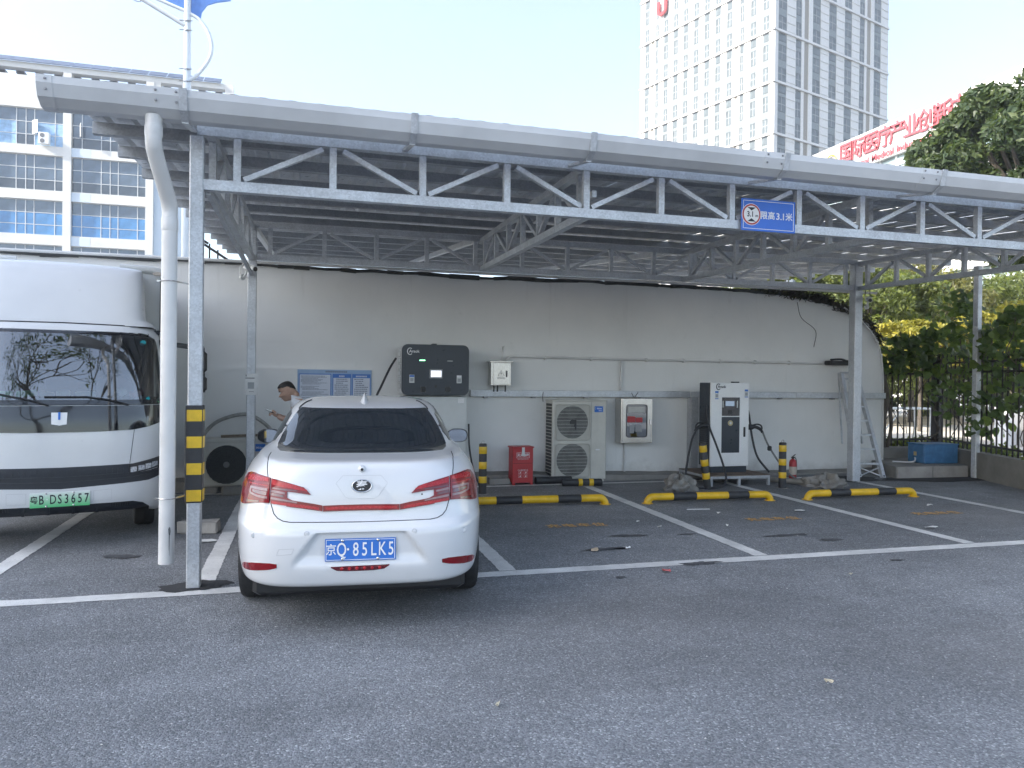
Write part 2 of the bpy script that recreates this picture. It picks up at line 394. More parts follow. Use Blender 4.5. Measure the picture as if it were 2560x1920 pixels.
# steel rail and railing above the wall top on the left
rail = empty('roof_railing', (0, 12.4, 3.25)); tag(rail, 'dark steel railing bars on top of the white wall, left end under the roof', 'railing')
M_DKSTEEL = mat('dark_painted_steel', (0.03, 0.028, 0.027), 0.5, var=0.2)
mb = MB(); mb.bar((-1.60, 0, .53), (-1.42, 0, 0.42), .035, .035); mb.bar((-1.5, 0, .42), (-0.85, 0, 0.0), .035, .035); mb.build('handrail', M_DKSTEEL, rail)
for X, zt in ((-1.52,.47),(-1.40,.42),(-1.28,.33)):
    b = MB(); b.bar((X, 0, 0), (X, 0, zt), .022, .022); b.build('baluster', M_DKSTEEL, rail)
# ------------------------------------------------------------------ carport canopy
can = empty('carport_canopy', (0, 0, 0)); tag(can, 'galvanised steel truss carport canopy roofed with corrugated sheet over the bays', 'canopy')
FY, BY = 6.22, 10.5
def roof_z(y): return 3.715+0.072*(y-6.2)
# posts
for nm, X, Y, w, zt in (('post', -0.795, FY, 0.10, 3.47), ('post', 8.87, FY, 0.10, 3.47), ('post', -0.655, BY, 0.11, 3.62), ('post', 8.86, BY, 0.15, 3.62), ('post', 11.34, 10.44, 0.10, 3.7)):
    b = MB(); b.cbox(X-w/2, Y-w/2, 0, X+w/2, Y+w/2, zt, 0.008); b.build(nm, M_GALV, can)
def truss(p0, p1, zb, zt, xs, ch=0.08, up_first=True, dw=0.05, name='truss'):
    """chords as one mesh, each strut and diagonal its own sub-part"""
    p0 = Vector(p0); p1 = Vector(p1); d = (p1-p0); Ln = d.length; d.normalize()
    def at(s, z): return Vector((p0.x+d.x*s, p0.y+d.y*s, z))
    b = MB(); b.bar(at(0, zb[0]), at(Ln, zb[1]), ch, ch); b.bar(at(-0.05, zt[0]), at(Ln+0.05, zt[1]), ch*0.95, ch)
    t = b.build(name, M_GALV, can)
    zb_ = lambda s: lerp(zb[0], zb[1], s/Ln)+ch/2
    zt_ = lambda s: lerp(zt[0], zt[1], s/Ln)-ch/2
    for i, s in enumerate(xs):
        b = MB(); b.bar(at(s, zb_(s)), at(s, zt_(s)), 0.055, 0.055, up=d); b.build('strut', M_GALV, t)
    for i in range(len(xs)-1):
        a, c = xs[i]+0.05, xs[i+1]-0.05
        up = (i % 2 == 0) == up_first
        q0 = at(a, zb_(a)+.02) if up else at(a+.03, zt_(a)-.02); q1 = at(c-.03, zt_(c)-.02) if up else at(c, zb_(c)+.02)
        b = MB(); b.bar(q0, q1, 0.046, 0.040); b.build('diagonal', M_GALV, t)
    return t
xs = [0.24+0.7245*i for i in range(17)]
truss((-0.745, FY, 0), (12.0, FY, 0), (3.10, 3.10), (3.515, 3.515), xs)
xs = [0.17+0.6985*i for i in range(14)]
truss((-0.60, BY, 0), (8.80, BY, 0), (3.215, 3.215), (3.64, 3.64), xs)
for X in (2.45, 5.65, 8.86):
    truss((X, FY+.05, 0), (X, BY-.06, 0), (3.12, 3.20), (3.55, 3.60), [0.25+0.62*i for i in range(7)], ch=0.07)
truss((-0.72, FY+.05, 0), (-0.66, BY-.06, 0), (3.12, 3.20), (3.55, 3.60), [0.25+0.62*i for i in range(7)], ch=0.07)
for X in (2.45, 5.65, 8.86, -0.66):     # raking rear outriggers carrying the roof past the wall
    b = MB(); b.bar((X, BY+.06, 3.66), (X, 18.6, roof_z(18.6)-.16), 0.07, 0.08); b.build('rafter', M_GALV, can)
b = MB(); b.bar((-0.72, FY+.05, 3.06), (-0.66, BY-.06, 2.98), .04, .04); b.build('tie_bar', M_GALV, can)
b = MB(); b.cyl((-4.0, 11.55, 3.30), (10.2, 11.55, 3.30), 0.022, 10); b.build('service_pipe', M_PVC, can)
# purlins
py = [6.22, 7.05, 7.95, 9.05, 10.15, 11.2, 12.25, 13.3, 14.35, 15.4, 16.45, 17.5, 18.5]
XL, XR = -1.72, 12.6
for y in py:
    b = MB(); z = roof_z(y)-0.018
    b.bar((XL, y, z-.05), (XR, y, z-.05), 0.045, 0.10); b.bar((XL, y+.035, z-.094), (XR, y+.035, z-.094), 0.03, 0.012)
    b.build('purlin', M_GALVD, can)
# corrugated roof sheets, one object per sheet, trapezoidal ribs running down the slope
def sheet_mesh(w, ribs, y0, y1):
    b = MB(); pitch = w/ribs; pr = []
    for i in range(ribs):
        x = i*pitch
        pr += [(x, 0), (x+pitch*.50, 0), (x+pitch*.62, .03), (x+pitch*.88, .03)]
    pr.append((w, 0)); ys = [lerp(y0, y1, k/6) for k in range(7)]; vs = []; fs = []
    for y in ys:
        for x, h in pr: vs.append((x, y, roof_z(y)+h))
    n = len(pr)
    for j in range(len(ys)-1):
        for i in range(n-1): fs.append((j*n+i, j*n+i+1, (j+1)*n+i+1, (j+1)*n+i))
    b.add(vs, fs); me = bpy.data.meshes.new('roof_sheet'); me.from_pydata(b.v, [], b.f); me.materials.append(M_SHEET)
    return me
sm = sheet_mesh(0.84, 4, 5.95, 18.9)
sm2 = sheet_mesh(0.40, 2, 5.95, 18.9)
i = 0; x = XL
while x < XR:
    if x < 5.8: link('roof_sheet', sm, can, (x, 0, 0.0012*(i % 2))); x += 0.84
    else: link('roof_sheet', sm2, can, (x, 0, 0.0)); x += 0.425
    i += 1
# gutter: folded profile
def gutter_prof(y=5.66, z=3.435): # (y,z) outline from back top round to the front lip
    return [(y+.20, z+.17), (y+.20, z+.02), (y+.17, z), (y+.075, z), (y, z+.045), (y-.035, z+.125), (y-.035, z+.175), (y-.03, z+.175), (y-.03, z+.13), (y+.005, z+.048), (y+.078, z+.005), (y+.168, z+.005), (y+.194, z+.022), (y+.194, z+.17)]
gp = gutter_prof()
b = MB(); b.prism(gp, -1.70, XR, 'YZ'); gut = b.build('gutter', M_GUT, can)
def gslice(x0, x1, grow, name, m, solid=False):
    cy = 5.75; cz = 3.52; pr = [(cy+(p[0]-cy)*grow, cz+(p[1]-cz)*grow) for p in gp[:7]]
    if not solid: pr = pr+[(p[0]+.004, p[1]+.002) for p in reversed([(5.75+(q[0]-5.75)*1.0005, 3.52+(q[1]-3.52)*1.0005) for q in gp[:7]])]
    b = MB(); b.prism(pr, x0, x1, 'YZ'); return b.build(name, m, gut)
gslice(-1.715, -1.62, 1.03, 'end_cap', M_GUT, True)
for X in (-1.02, 3.80, 5.45): gslice(X, X+.20, 1.022, 'joint_sleeve', M_GUT)
M_RIV = M_BOLT
for X in (-1.66, -0.99, -0.86, 3.83, 3.97, 5.48, 5.62):
    for yy, zz in ((5.618, 3.587), (5.634, 3.522)):
        b = MB(); b.lathe([(0.0001, -.006), (.007, -.005), (.009, 0)], 10, (X, yy, zz), 'Y'); b.build('screw', M_RIV, gut)
for X in (-0.815, 0.79, 2.23, 3.99+.03, 5.70, 7.3):
    b = MB(); b.bar((X, 5.612, 3.615), (X, 5.652, 3.474), .012, .052, up=(1,0,0)); b.bar((X, 5.650, 3.476), (X, 5.735, 3.424), .052, .008, up=(0,0,1)); b.bar((X, 5.735, 3.422), (X, 6.18, 3.50), .045, .02)
    b.build('bracket', M_GALV, gut)
# downpipe with two bends
pts = spline([(-1.02, 5.745, 3.45), (-1.02, 5.745, 3.36), (-1.02, 5.745, 3.27), (-1.015, 5.79, 3.19), (-0.985, 5.93, 3.03), (-0.965, 6.02, 2.92), (-0.96, 6.05, 2.84), (-0.96, 6.05, 2.7), (-0.962, 6.05, 0.9), (-0.965, 6.05, 0.235)], 5)
b = MB(); b.tube(pts, 0.055, 22, cap=False); b.tube(pts, 0.051, 22, cap=False); b.lathe([(0.056, 3.30), (.0595, 3.31), (.0595, 3.37), (.056, 3.38)], 22, (-1.02, 5.745, 0)); b.lathe([(.056, 2.70), (.0595, 2.71), (.0595, 2.79), (.056, 2.80)], 22, (-.96, 6.05, 0))
for i in (13, 18, 23, 27):
    q = pts[i]; d = (pts[i+1]-pts[i-1]).normalized(); b.tube([q-d*.006, q+d*.006], 0.0575, 22, cap=False)
dp = b.build('downpipe', M_PVC, can, smooth=50)
for z in (2.33, 0.72):
    b = MB(); ring = [(-.962+.0585*math.cos(R(a)), 6.05+.0585*math.sin(R(a)), z) for a in range(0, 361, 15)]
    b.tube(ring, .004, 6); b.bar((-.905, 6.05, z), (-.845, 6.17, z), .004, .012); b.bar((-1.02, 6.05, z), (-1.045, 6.045, z), .008, .012); b.build('pipe_clamp', M_STEEL, dp)
b = MB()      # spilt dark paint with drips near the pipe foot
def on_pipe(a, z): return (-.9645+.0556*math.sin(R(a)), 6.05-.0556*math.cos(R(a)), z)
def pipe_blob(pts): b.add([on_pipe(*p) for p in pts], [tuple(range(len(pts)))])
pipe_blob([(22, .50), (30, .515), (38, .505), (40, .48), (36, .455), (30, .45), (24, .46)]); pipe_blob([(28, .452), (33, .452), (31.5, .30), (30, .30)]); pipe_blob([(25, .455), (27, .455), (25, .34), (24, .34)])
b.build('paint_spill', M_DRIP if 'M_DRIP' in globals() else mat('dark_paint_spill', (.05, .055, .06), .5), dp)
# striped rubber corner guard on the front post
b = MB(); b.cbox(-.858, 6.152, .66, -.732, 6.272, 1.405, .006); cg = b.build('corner_guard', M_BLK, can)
for z in (.672, .876, 1.08, 1.284):
    b = MB(); b.cbox(-.845, 6.148, z, -.738, 6.158, z+.088, .002); b.cbox(-.7345, 6.16, z, -.7285, 6.265, z+.088, .002); b.build('yellow_band', M_YEL, cg)
# ------------------------------------------------------------------ buildings
M_FAC = mat('white_facade_tile', (0.66, 0.66, 0.645), 0.6, var=0.05, vscale=0.5, dirt=0.12)
M_FACB = mat('facade_shade_reflection', (0.58, 0.66, 0.74), 0.6, var=0.05, vscale=0.4)  # bluish side shade and reflections put into a facade colour
M_FRAME = mat('window_frame_white', (0.66, 0.68, 0.70), 0.5, var=0.03)
def glass_mat(name, c, rough=0.06, spec=0.8):
    t = NT(name); v = t.coord('Object')
    f = t.ramp(t.noise(v, 0.9, 4), [(0.3, tuple(x*0.7 for x in c)), (0.7, tuple(min(1, x*1.35) for x in c))])
    t.col(f); t.set(Roughness=rough); t.b.inputs['Specular IOR Level'].default_value = spec
    t.bump(t.noise(v, 1.2, 2), 0.05, 0.02); return t.m
M_GLA = glass_mat('blue_grey_glass', (0.10, 0.14, 0.19)); M_GLB = glass_mat('dim_glass', (0.055, 0.075, 0.10))
M_GLC = glass_mat('blue_film_glass', (0.07, 0.22, 0.45), 0.2); M_CURT = mat('blue_curtain', (0.30, 0.47, 0.68), 0.8, var=0.25, vscale=3)
M_BRISE = mat('grey_metal_cladding', (0.16, 0.17, 0.19), 0.5)
lb = empty('office_building', (0, 60, 0)); tag(lb, 'white multi-storey office block with wide window bays and a rooftop pergola on the left', 'building')
COLX = [-32.35, -26.95, -21.95, -16.55, -11.18]      # left edges of the columns
BANDS = [(4.45,4.95),(7.65,8.25),(10.8,11.5),(13.97,14.66),(17.15,17.8),(20.4,22.65)]
for x in COLX: b = MB(); b.box(x, 0, 0, x+.52, .8, 23.08); b.build('column', M_FAC, lb)
for x0, x1 in zip(COLX, COLX[1:]):
    for z0, z1 in BANDS: b = MB(); b.box(x0+.523, .12, z0, x1-.003, .7, z1); b.build('spandrel', M_FAC, lb)
for x, z in ((-14.2, 17.16), (-14.2, 13.98), (-14.2, 10.81), (-21.4, 20.41)):
    b = MB(); b.box(x-1.83, .112, z, x-.6, .13, z+.62); b.build('bluish_reflection_patch', M_FACB, lb)  # bluish reflections on the bands, painted as thin patches
b = MB(); b.box(-32.35, .05, 23.1, -5.2, .75, 23.52); b.box(-10.66, .05, 22.3, -10.2, .7, 23.1); b.box(-5.8, .05, 21.5, -5.2, .7, 23.1); b.build('pergola_beam', M_FAC, lb)
for i in range(22):
    x = -31.5+i*1.2; b = MB(); b.bar((x, .8, 23.05), (x, 7.5, 23.0), .5, .18); b.build('pergola_slat', M_BRISE, lb)
b = MB(); b.box(-32.35, 7.6, 21.0, -10.7, 7.9, 23.0); b.build('roof_screen', M_BRISE, lb)
M_SOL = glass_mat('solar_panel_blue', (0.06, 0.08, 0.13), 0.2)
for i in range(21):
    x = -32.3+i*1.25; b = MB(); b.add([(x+.03, -.15, 23.53), (x+1.22, -.15, 23.53), (x+1.22, .75, 24.12), (x+.03, .75, 24.12), (x+.03, -.11, 23.49), (x+1.22, -.11, 23.49), (x+1.22, .79, 24.08), (x+.03, .79, 24.08)], [(0,1,2,3),(7,6,5,4),(0,4,5,1),(1,5,6,2),(2,6,7,3),(3,7,4,0)])
    b.build('solar_panel', M_SOL, lb)
mb = MB(); mb.box(-32.35, .78, 0, -10.66, 14, 20.2); mb.build('core_wall', mat('dim_interior', (0.10, 0.12, 0.15), 0.9), lb)
mb = MB(); mb.box(-10.655, .3, 0, -9.2, 14, 20.6); mb.build('side_wall', M_FACB, lb)  # blue shade of the side return put into its colour
# glazing: bars joined per window, each pane an object
fr = [0.0, 0.13, 0.387, 0.508, 0.617, 0.883, 1.0]; rows = [0.0, 0.30, 0.64, 1.0]
PM = {}
def pane_mesh(w, h, m):
    k = (round(w, 3), round(h, 3), m.name)
    if k not in PM:
        b = MB(); b.box(0, 0, 0, w, .012, h); me = bpy.data.meshes.new('pane'); me.from_pydata(b.v, [], b.f); me.materials.append(m); PM[k] = me
    return PM[k]
rnd = random.Random(3)
for x0, x1 in zip(COLX[1:], COLX[2:]):
    for fl in range(5):
        z0 = BANDS[fl][1]; z1 = BANDS[fl+1][0]; X0 = x0+.52; W_ = x1-X0; H_ = z1-z0
        mb = MB()
        for a in fr[1:-1]: mb.box(X0+W_*a-.022, .30, z0, X0+W_*a+.022, .36, z1)
        for a in rows[1:-1]: mb.box(X0, .305, z0+H_*a-.02, X0+W_, .355, z0+H_*a+.02)
        for a in (0.0, 1.0): mb.box(X0, .30, z0+H_*a-.04*a, X0+W_, .36, z0+H_*a+.04*(1-a))
        win = mb.build('window', M_FRAME, lb)
        for i in range(6):
            for j in range(3):
                w = W_*(fr[i+1]-fr[i])-.066; h = H_*(rows[j+1]-rows[j])-.062
                m = M_GLA if j else M_GLB
                if fl == 2 and j < 2: m = M_GLC
                if fl == 0: m = M_GLB
                if fl == 4 and x0 < -20 and i in (0, 1, 4, 5): m = M_CURT if j < 2 or i < 1 else M_GLA
                o = link('pane', pane_mesh(w, h, m), win, (X0+W_*fr[i]+.033, .325, z0+H_*rows[j]+.031))
        # balustrade bars in the lowest row
        if fl in (3, 4):
            mb = MB(); n = int(W_/.11)
            for k in range(n): mb.box(X0+.05+k*.11, .37, z0, X0+.07+k*.11, .39, z0+H_*.3)
            mb.build('balustrade', M_FRAME, win)
for xx, ang in ((-18.55, 40), (-15.55, 70)):
    b = MB(); b.box(0, 0, 0, .55, .04, .95); b.build('open_sash', M_FRAME, lb, loc=(xx, .25, 18.6), rot=(0, 0, R(-ang)))
acx = MB(); acx.cbox(-18.0, -.32, 17.82, -17.35, .08, 18.62, .02); ac0 = acx.build('balcony_air_conditioner', M_WHITEP); ac0.location = (0, 60, 0)
tag(ac0, 'white air conditioner on the ledge of the left office block window', 'air conditioner')
for zz in (18.03, 18.41):
    b = MB(); b.lathe([(.15, -.335), (.15, -.322)], 18, (-17.76, 0, zz), 'Y'); b.build('fan_grille', M_BRISE, ac0)
# unseen tower added out of view on the left to shade the lot
ob = empty('added_shade_tower', (SUN_H.x*130, SUN_H.y*130, 0), math.atan2(SUN_H.y, SUN_H.x)); tag(ob, 'unseen tall grey tower block added left of the lot to shade it', 'building')
OH = (130+16.5)*math.tan(R(SUN_EL))
b = MB(); b.box(0, -24, 0, 30, 11, OH); b.build('wall', mat('grey_render', (0.40, 0.41, 0.42), 0.8), ob)
for f_ in range(int(OH/3.9)-1):
    b = MB(); b.box(-.06, -22.5, 2.6+f_*3.9, -.003, 9.5, 4.9+f_*3.9); b.build('window', M_GLA, ob)
# ---- tower
TD = 105.0
cdir = Vector((0.60158, 0.87278, 0)); C0 = cdir*TD
tow = empty('office_tower', (C0.x, C0.y, 0)); tag(tow, 'tall white office tower with narrow vertical window strips and thin horizontal ledges', 'building')
M_TOW = mat('white_tower_cladding', (0.66, 0.65, 0.63), 0.6, var=0.03, vscale=0.2)
M_TGL = glass_mat('tower_glass', (0.13, 0.155, 0.17), 0.35, 0.15); M_TSP = mat('tower_spandrel', (0.22, 0.25, 0.265), 0.6, spec=.1); M_TFR = mat('tower_window_frame', (0.34, 0.36, 0.37), 0.6, spec=.1); M_TVENT = mat('tower_louvre', (0.27, 0.25, 0.215), 0.7)
dl = Vector((math.sin(R(-17.4)), math.cos(R(-17.4)), 0)); dr = Vector((math.sin(R(72.6)), math.cos(R(72.6)), 0))
def face_len(d, u):    # length of the face so that its far edge lies in the ray through pixel column u at mid height
    ang = R(15.6)+math.atan((u-1280)/1875.0)
    k = Vector((math.sin(ang), math.cos(ang))); n = Vector((k.y, -k.x)); return -(C0.x*n.x+C0.y*n.y)/(d.x*n.x+d.y*n.y)
LL = face_len(dl, 1590); LR = face_len(dr, 2210)
ZT = 76.0; BAND = 7.3; NB = int(ZT/BAND)
core = MB(); ins = 0.45
a = dl*ins+dr*ins; bq = dl*(LL-.0)+dr*ins; c = dl*LL+dr*LR; d2 = dl*ins+dr*LR
core.prism([(p.x, p.y) for p in (a, bq, c, d2)], 0, ZT, 'XY'); core.build('core_wall', M_TSP, tow)
def tower_face(d, nrm, Ln, cols, name):
    """piers (white), windows (one object per opening), ledges"""
    ang = math.atan2(d.y, d.x)
    f = empty(name); f.parent = tow; f.rotation_euler = (0, 0, ang)
    sgn = 1 if (Vector((-d.y, d.x, 0)).dot(nrm) > 0) else -1
    piers = MB(); x = 0.0; openings = []
    for w, kind in cols:
        if kind == 'p': piers.box(x, -sgn*.45, 0, x+w, -sgn*.12, ZT)
        else: openings.append((x, w, kind))
        x += w
    pf = piers.build('cladding_piers', M_TOW, f)
    seams = MB()
    for k in range(int(ZT/1.22)):
        z = k*1.22; xx = 0
        for w, kind in cols:
            if kind == 'p' and w > .5: seams.box(xx-.0, sgn*.002, z, xx+w, sgn*.03, z+.06)
            xx += w
    return f, pf, openings, sgn, seams
def cols_for(Ln, n, first=0.9, vents=()):
    p = (Ln-first)/n; out = [(first, 'p')]
    for i in range(n):
        if i in vents: out += [(p*.34, 'w'), (p*.16, 'p'), (p*.26, 'v'), (p*.24, 'p')]
        else: out += [(p*.48, 'w'), (p*.52, 'p')]
    return out
winmesh = {}
def tower_windows(f, parentpart, openings, sgn, z_from):
    for (x, w, kind) in openings:
        for bnd in range(NB):
            z0 = bnd*BAND+.35; z1 = (bnd+1)*BAND-.05
            if z1 < z_from: continue
            if kind == 'v':
                b = MB(); b.box(x, -sgn*.30, z0, x+w, -sgn*.20, z1); o = b.build('louvre', M_TVENT, parentpart); continue
            key = (round(w, 3), sgn)
            if key not in winmesh:
                b = MB(); h = z1-z0
                for (a0, a1, mi) in ((0, .30, 0), (.30, .46, 1), (.46, .76, 0), (.76, .84, 1), (.84, 1.0, 0)):
                    b.m(mi).box(0, -sgn*.30, a0*h, w, -sgn*.18, a1*h-.05)
                for a0 in (.16, .60): b.m(2).box(0, -sgn*.25, a0*h, w, -sgn*.15, a0*h+.09)
                b.m(2).box(w*.45, -sgn*.25, 0, w*.45+.09, -sgn*.15, .28*h); b.m(2).box(w*.45, -sgn*.25, .46*h, w*.45+.09, -sgn*.15, .75*h)
                me = bpy.data.meshes.new('window'); me.from_pydata(b.v, [], b.f)
                for m_ in (M_TGL, M_TSP, M_TFR): me.materials.append(m_)
                me.polygons.foreach_set('material_index', b.mi); winmesh[key] = me
            link('window', winmesh[key], parentpart, (x, 0, z0))
for d, nrm, Ln, n, vents in ((dl, -dr, LL, 12, (2, 10)), (dr, -dl, LR, 7, (1, 5))):
    # the clad face is a mesh part; windows are its sub-parts
    ang = math.atan2(d.y, d.x); sgn = 1 if Vector((-d.y, d.x, 0)).dot(nrm) > 0 else -1
    cols = cols_for(Ln, n, 1.0, vents); piers = MB(); x = 0; op = []
    for w, kind in cols:
        if kind == 'p': piers.box(x, -sgn*.45, 0, x+w, -sgn*.12, ZT)
        else: op.append((x, w, kind))
        x += w
    if n == 7:
        for k in range(int(ZT/1.2)):
            xx = 0
            for w, kind in cols:
                if kind == 'p' and w > 1.0: piers.box(xx+.02, -sgn*.117, k*1.2, xx+w-.02, -sgn*.03, k*1.2+.10)
                xx += w
    face = piers.build('clad_face', M_TOW, tow, rot=(0, 0, ang))
    tower_windows(face, face, op, sgn, 36)
    for k in range(1, NB+1):
        b = MB(); b.box(-.15, -sgn*.3, k*BAND, Ln, sgn*.12, k*BAND+.30); b.build('ledge', M_TOW, face)
b = MB(); b.box(0, 0, 0, .2, 1.6, 1.5); 
lg = text('U', 3.2, M_REDP, tow, tuple(dl*(LL*.80)+dr*-.3+Vector((0, 0, 62.8))), (R(90), 0, math.atan2(dl.y, dl.x)+math.pi), 'red_sign_letter', extrude=.15, bold=.12)
# ---- long white building with the red roof lettering, facade in the plane X = 35
rb = empty('medical_industry_building', (35, 0, 0)); tag(rb, 'long white panelled building with big red rooftop lettering behind the right tree', 'building')
M_RB = mat('white_metal_panel', (0.68, 0.68, 0.67), 0.45, var=0.03, vscale=0.3); M_RBG = glass_mat('pale_green_glass', (0.30, 0.38, 0.38), 0.1)
Y0, Y1, ZR = 6.0, 46.5, 17.9
b = MB(); b.box(.45, Y0, 0, 16, Y1, ZR-.4); b.build('core_wall', M_RB, rb)
for z0, z1 in ((15.75, ZR), (11.9, 13.75), (8.0, 9.85), (4.1, 5.95), (0.0, 2.1)):
    y = Y0; 
    while y < Y1-.1:
        y2 = min(Y1, y+2.7); b = MB(); b.box(0, y+.015, z0, .44, y2-.015, (z0+z1)/2-.012); b.box(0, y+.015, (z0+z1)/2+.012, .44, y2-.015, z1); b.build('facade_panel', M_RB, rb); y = y2
for z0, z1 in ((13.75, 15.75), (9.85, 11.9), (5.95, 8.0), (2.1, 4.1)):
    y = Y0+.1
    while y < Y1-1.3:
        o = link('window_pane', bpy.data.meshes['rb_pane'] if 'rb_pane' in bpy.data.meshes else None, rb) if False else None
        b = MB(); b.box(.30, y+.05, z0+.03, .34, y+1.30, z1-.03) ; b.build('window_pane', M_RBG, rb); y += 1.35
    b = MB(); yy = Y0
    while yy < Y1: b.box(.20, yy-.035, z0, .36, yy+.035, z1); yy += 1.35
    b.box(.22, Y0, (z0+z1)/2+.35, .35, Y1, (z0+z1)/2+.41); b.build('mullions', M_FRAME, rb)
M_RSIGN = mat('red_sign_letters', (0.55, 0.10, 0.12), 0.5, var=0.05)
chars = '国际医疗产业创新中心'
for i, ch in enumerate(chars):
    me = text_mesh(ch, 1.42, extrude=.03, bold=.012); me.materials.clear(); me.materials.append(M_RSIGN)
    link('sign_character', me, rb, (-.10, 42.5-i*1.125, 17.0), (R(90), 0, R(-90)))
yy = 43.6
for word in 'International Medical Industry Innovation Center'.split():
    me = text_mesh(word, .62, extrude=.02, bold=.004, align='LEFT'); me.materials.clear(); me.materials.append(M_RSIGN)
    wl_ = max(v.co.x for v in me.vertices); link('sign_word', me, rb, (-.08, yy, 16.02), (R(90), 0, R(-90))); yy -= wl_+.25
ring = MB(); ring.tube([(-.12, 43.95+.55*math.cos(R(a)), 16.75+.55*math.sin(R(a))) for a in range(0, 361, 15)], .05, 6); ring.build('round_emblem', mat('ochre_sign', (0.55, 0.38, 0.06), 0.5), rb)
# ---- street lamp pole with bowed arm and blue sail panels
lp = empty('lamp_pole', (-2.95, 21.0, 0)); lp.scale = (.95, .95, .905); lp.location.z = .155; tag(lp, 'white lamp pole with a bowed tube and blue sail panels rising behind the canopy', 'lamp post')
M_POLE = mat('pale_pole_paint', (0.66, 0.70, 0.73), 0.4, var=0.03)
zz = lambda v: 1.63+(940-v)/1875.0*22.0          # heights read off for this distance
b = MB(); b.lathe([(.115, -.17), (.112, 9.8), (.11, 9.82), (.11, 9.9), (.10, 9.92), (.088, 12.0), (.082, 14.2)], 20); b.build('pole', M_POLE, lp, smooth=40)
b = MB(); b.tube(spline([(.04, -.02, 10.05), (.28, -.02, 10.28), (.55, -.02, 10.72), (.62, -.02, 11.1), (.53, -.02, 11.5), (.30, -.02, 11.83), (.03, -.02, 11.98)], 5), .052, 12); b.build('bowed_tube', M_POLE, lp, smooth=50)
b = MB(); b.tube([(-.05, -.02, 11.62), (-1.4, -.05, 12.35), (-2.6, -.1, 13.0)], .068, 12); b.build('lamp_arm', M_POLE, lp, smooth=50)
b = MB(); b.tube([(-.05, -.02, 12.02), (-1.2, -.02, 12.42), (-2.4, -.02, 12.7)], .05, 12); b.build('upper_arm', M_POLE, lp, smooth=50)
M_SAIL = mat('blue_sail_panel', (0.10, 0.22, 0.55), 0.4, var=0.1)
b = MB(); b.prism([(.09, 11.95), (.33, 11.82), (.36, 12.05), (.5, 12.28), (.75, 12.40), (1.1, 12.5), (1.1, 13.6), (.09, 13.6)], -.02, .02); b.prism([(-.09, 12.07), (-1.2, 12.47), (-1.4, 13.4), (-.09, 13.6)], -.02, .02); b.build('sail_panel', M_SAIL, lp)
for z in (10.0, 10.35, 11.45, 11.72):
    b = MB(); b.cyl((-.19, -.09, z), (.14, -.09, z+.02), .012, 8); b.lathe([(.02, -.13), (.02, -.1)], 8, (.02, 0, z), 'Y'); b.build('bolt', M_BOLT, lp)
b = MB(); b.tube(spline([(-1.45, -.05, 12.35), (-1.35, -.05, 12.15), (-1.18, -.05, 12.1), (-1.15, -.05, 12.2)], 5), .008, 6); b.build('loose_cable', M_BLACKP, lp)
# ------------------------------------------------------------------ low wall and fence on the right
FA, FB, FC = (10.47, 12.0), (12.05, 12.0), (10.55, 8.05)
def dirv(a, b): d = Vector((b[0]-a[0], b[1]-a[1], 0)); return d.normalized(), d.length
lw = empty('low_wall', (FB[0], FB[1], 0)); tag(lw, 'low rendered concrete wall under the black bar fence at right', 'wall')
M_REND = concrete_mat('grey_render_wall', (0.27, 0.26, 0.235))
b = MB(); b.bar((FA[0]-FB[0], 0, .205), (.11, 0, .205), .22, .41); b.build('wall_length', M_REND, lw)
d, ln = dirv(FB, FC); b = MB(); b.bar((d.x*.08, d.y*.08, .225), (d.x*ln*1.6, d.y*ln*1.6, .225), .215, .45); b.build('wall_length', M_REND, lw)
fn = empty('bar_fence', (FB[0], FB[1], .41)); tag(fn, 'black steel bar fence with a square corner post on the low wall', 'fence')
M_FEN = mat('black_fence_paint', (0.022, 0.017, 0.015), 0.55, var=0.3, vscale=3)
b = MB(); b.cbox(-.07, -.07, 0, .07, .07, 1.72, .01); b.build('corner_post', M_FEN, fn)
def fence_run(a, b_, n, z0):
    d, ln = dirv(a, b_); ox, oy = a[0]-FB[0], a[1]-FB[1]
    for z in (.14, 1.42, 1.60):
        m_ = MB(); m_.bar((ox, oy, z+z0), (ox+d.x*ln, oy+d.y*ln, z+z0), .03, .035); m_.build('rail', M_FEN, fn)
    for i in range(n):
        s = (i+.6)*ln/n; m_ = MB(); m_.box(-.010, -.010, 0, .010, .010, 1.70)
        m_.add([(-.010,-.010,1.70),(.010,-.010,1.70),(.010,.010,1.70),(-.010,.010,1.70),(0,0,1.76)], [(0,1,4),(1,2,4),(2,3,4),(3,0,4)])
        m_.build('bar', M_FEN, fn, loc=(ox+d.x*s, oy+d.y*s, z0+.02))
fence_run(FA, FB, 11, 0.0); fence_run(FB, (FB[0]+d.x*5.4, FB[1]+d.y*5.4), 34, 0.03)
# concrete plinth with blue box
pl = MB(); pl.prism([(9.83, 10.62), (11.30, 10.55), (11.42, 10.75), (11.55, 11.9), (10.4, 11.9), (10.05, 11.35)], 0, .205, 'XY')
o = pl.build('concrete_plinth', M_CONC); tag(o, 'low concrete plinth with a pale face under the blue box', 'plinth')
pf = MB(); pf.prism([(9.85, .01), (10.55, .01), (10.55, .20), (9.85, .20)], 0, .02); pf.prism([(10.57, .01), (11.29, .01), (11.29, .20), (10.57, .20)], 0, .02)
M_SLAB = concrete_mat('pale_slab', (0.42, 0.40, 0.37)); pf.build('face_slab', M_SLAB, o, loc=(0, 10.603, 0), rot=(0, 0, 0))
for v in o.children[0].data.vertices: v.co.y += -(v.co.x-9.85)*0.046
bb = empty('blue_box', (10.72, 10.92, .207), R(-4)); tag(bb, 'battered blue metal box lying on the concrete plinth by the fence', 'box')
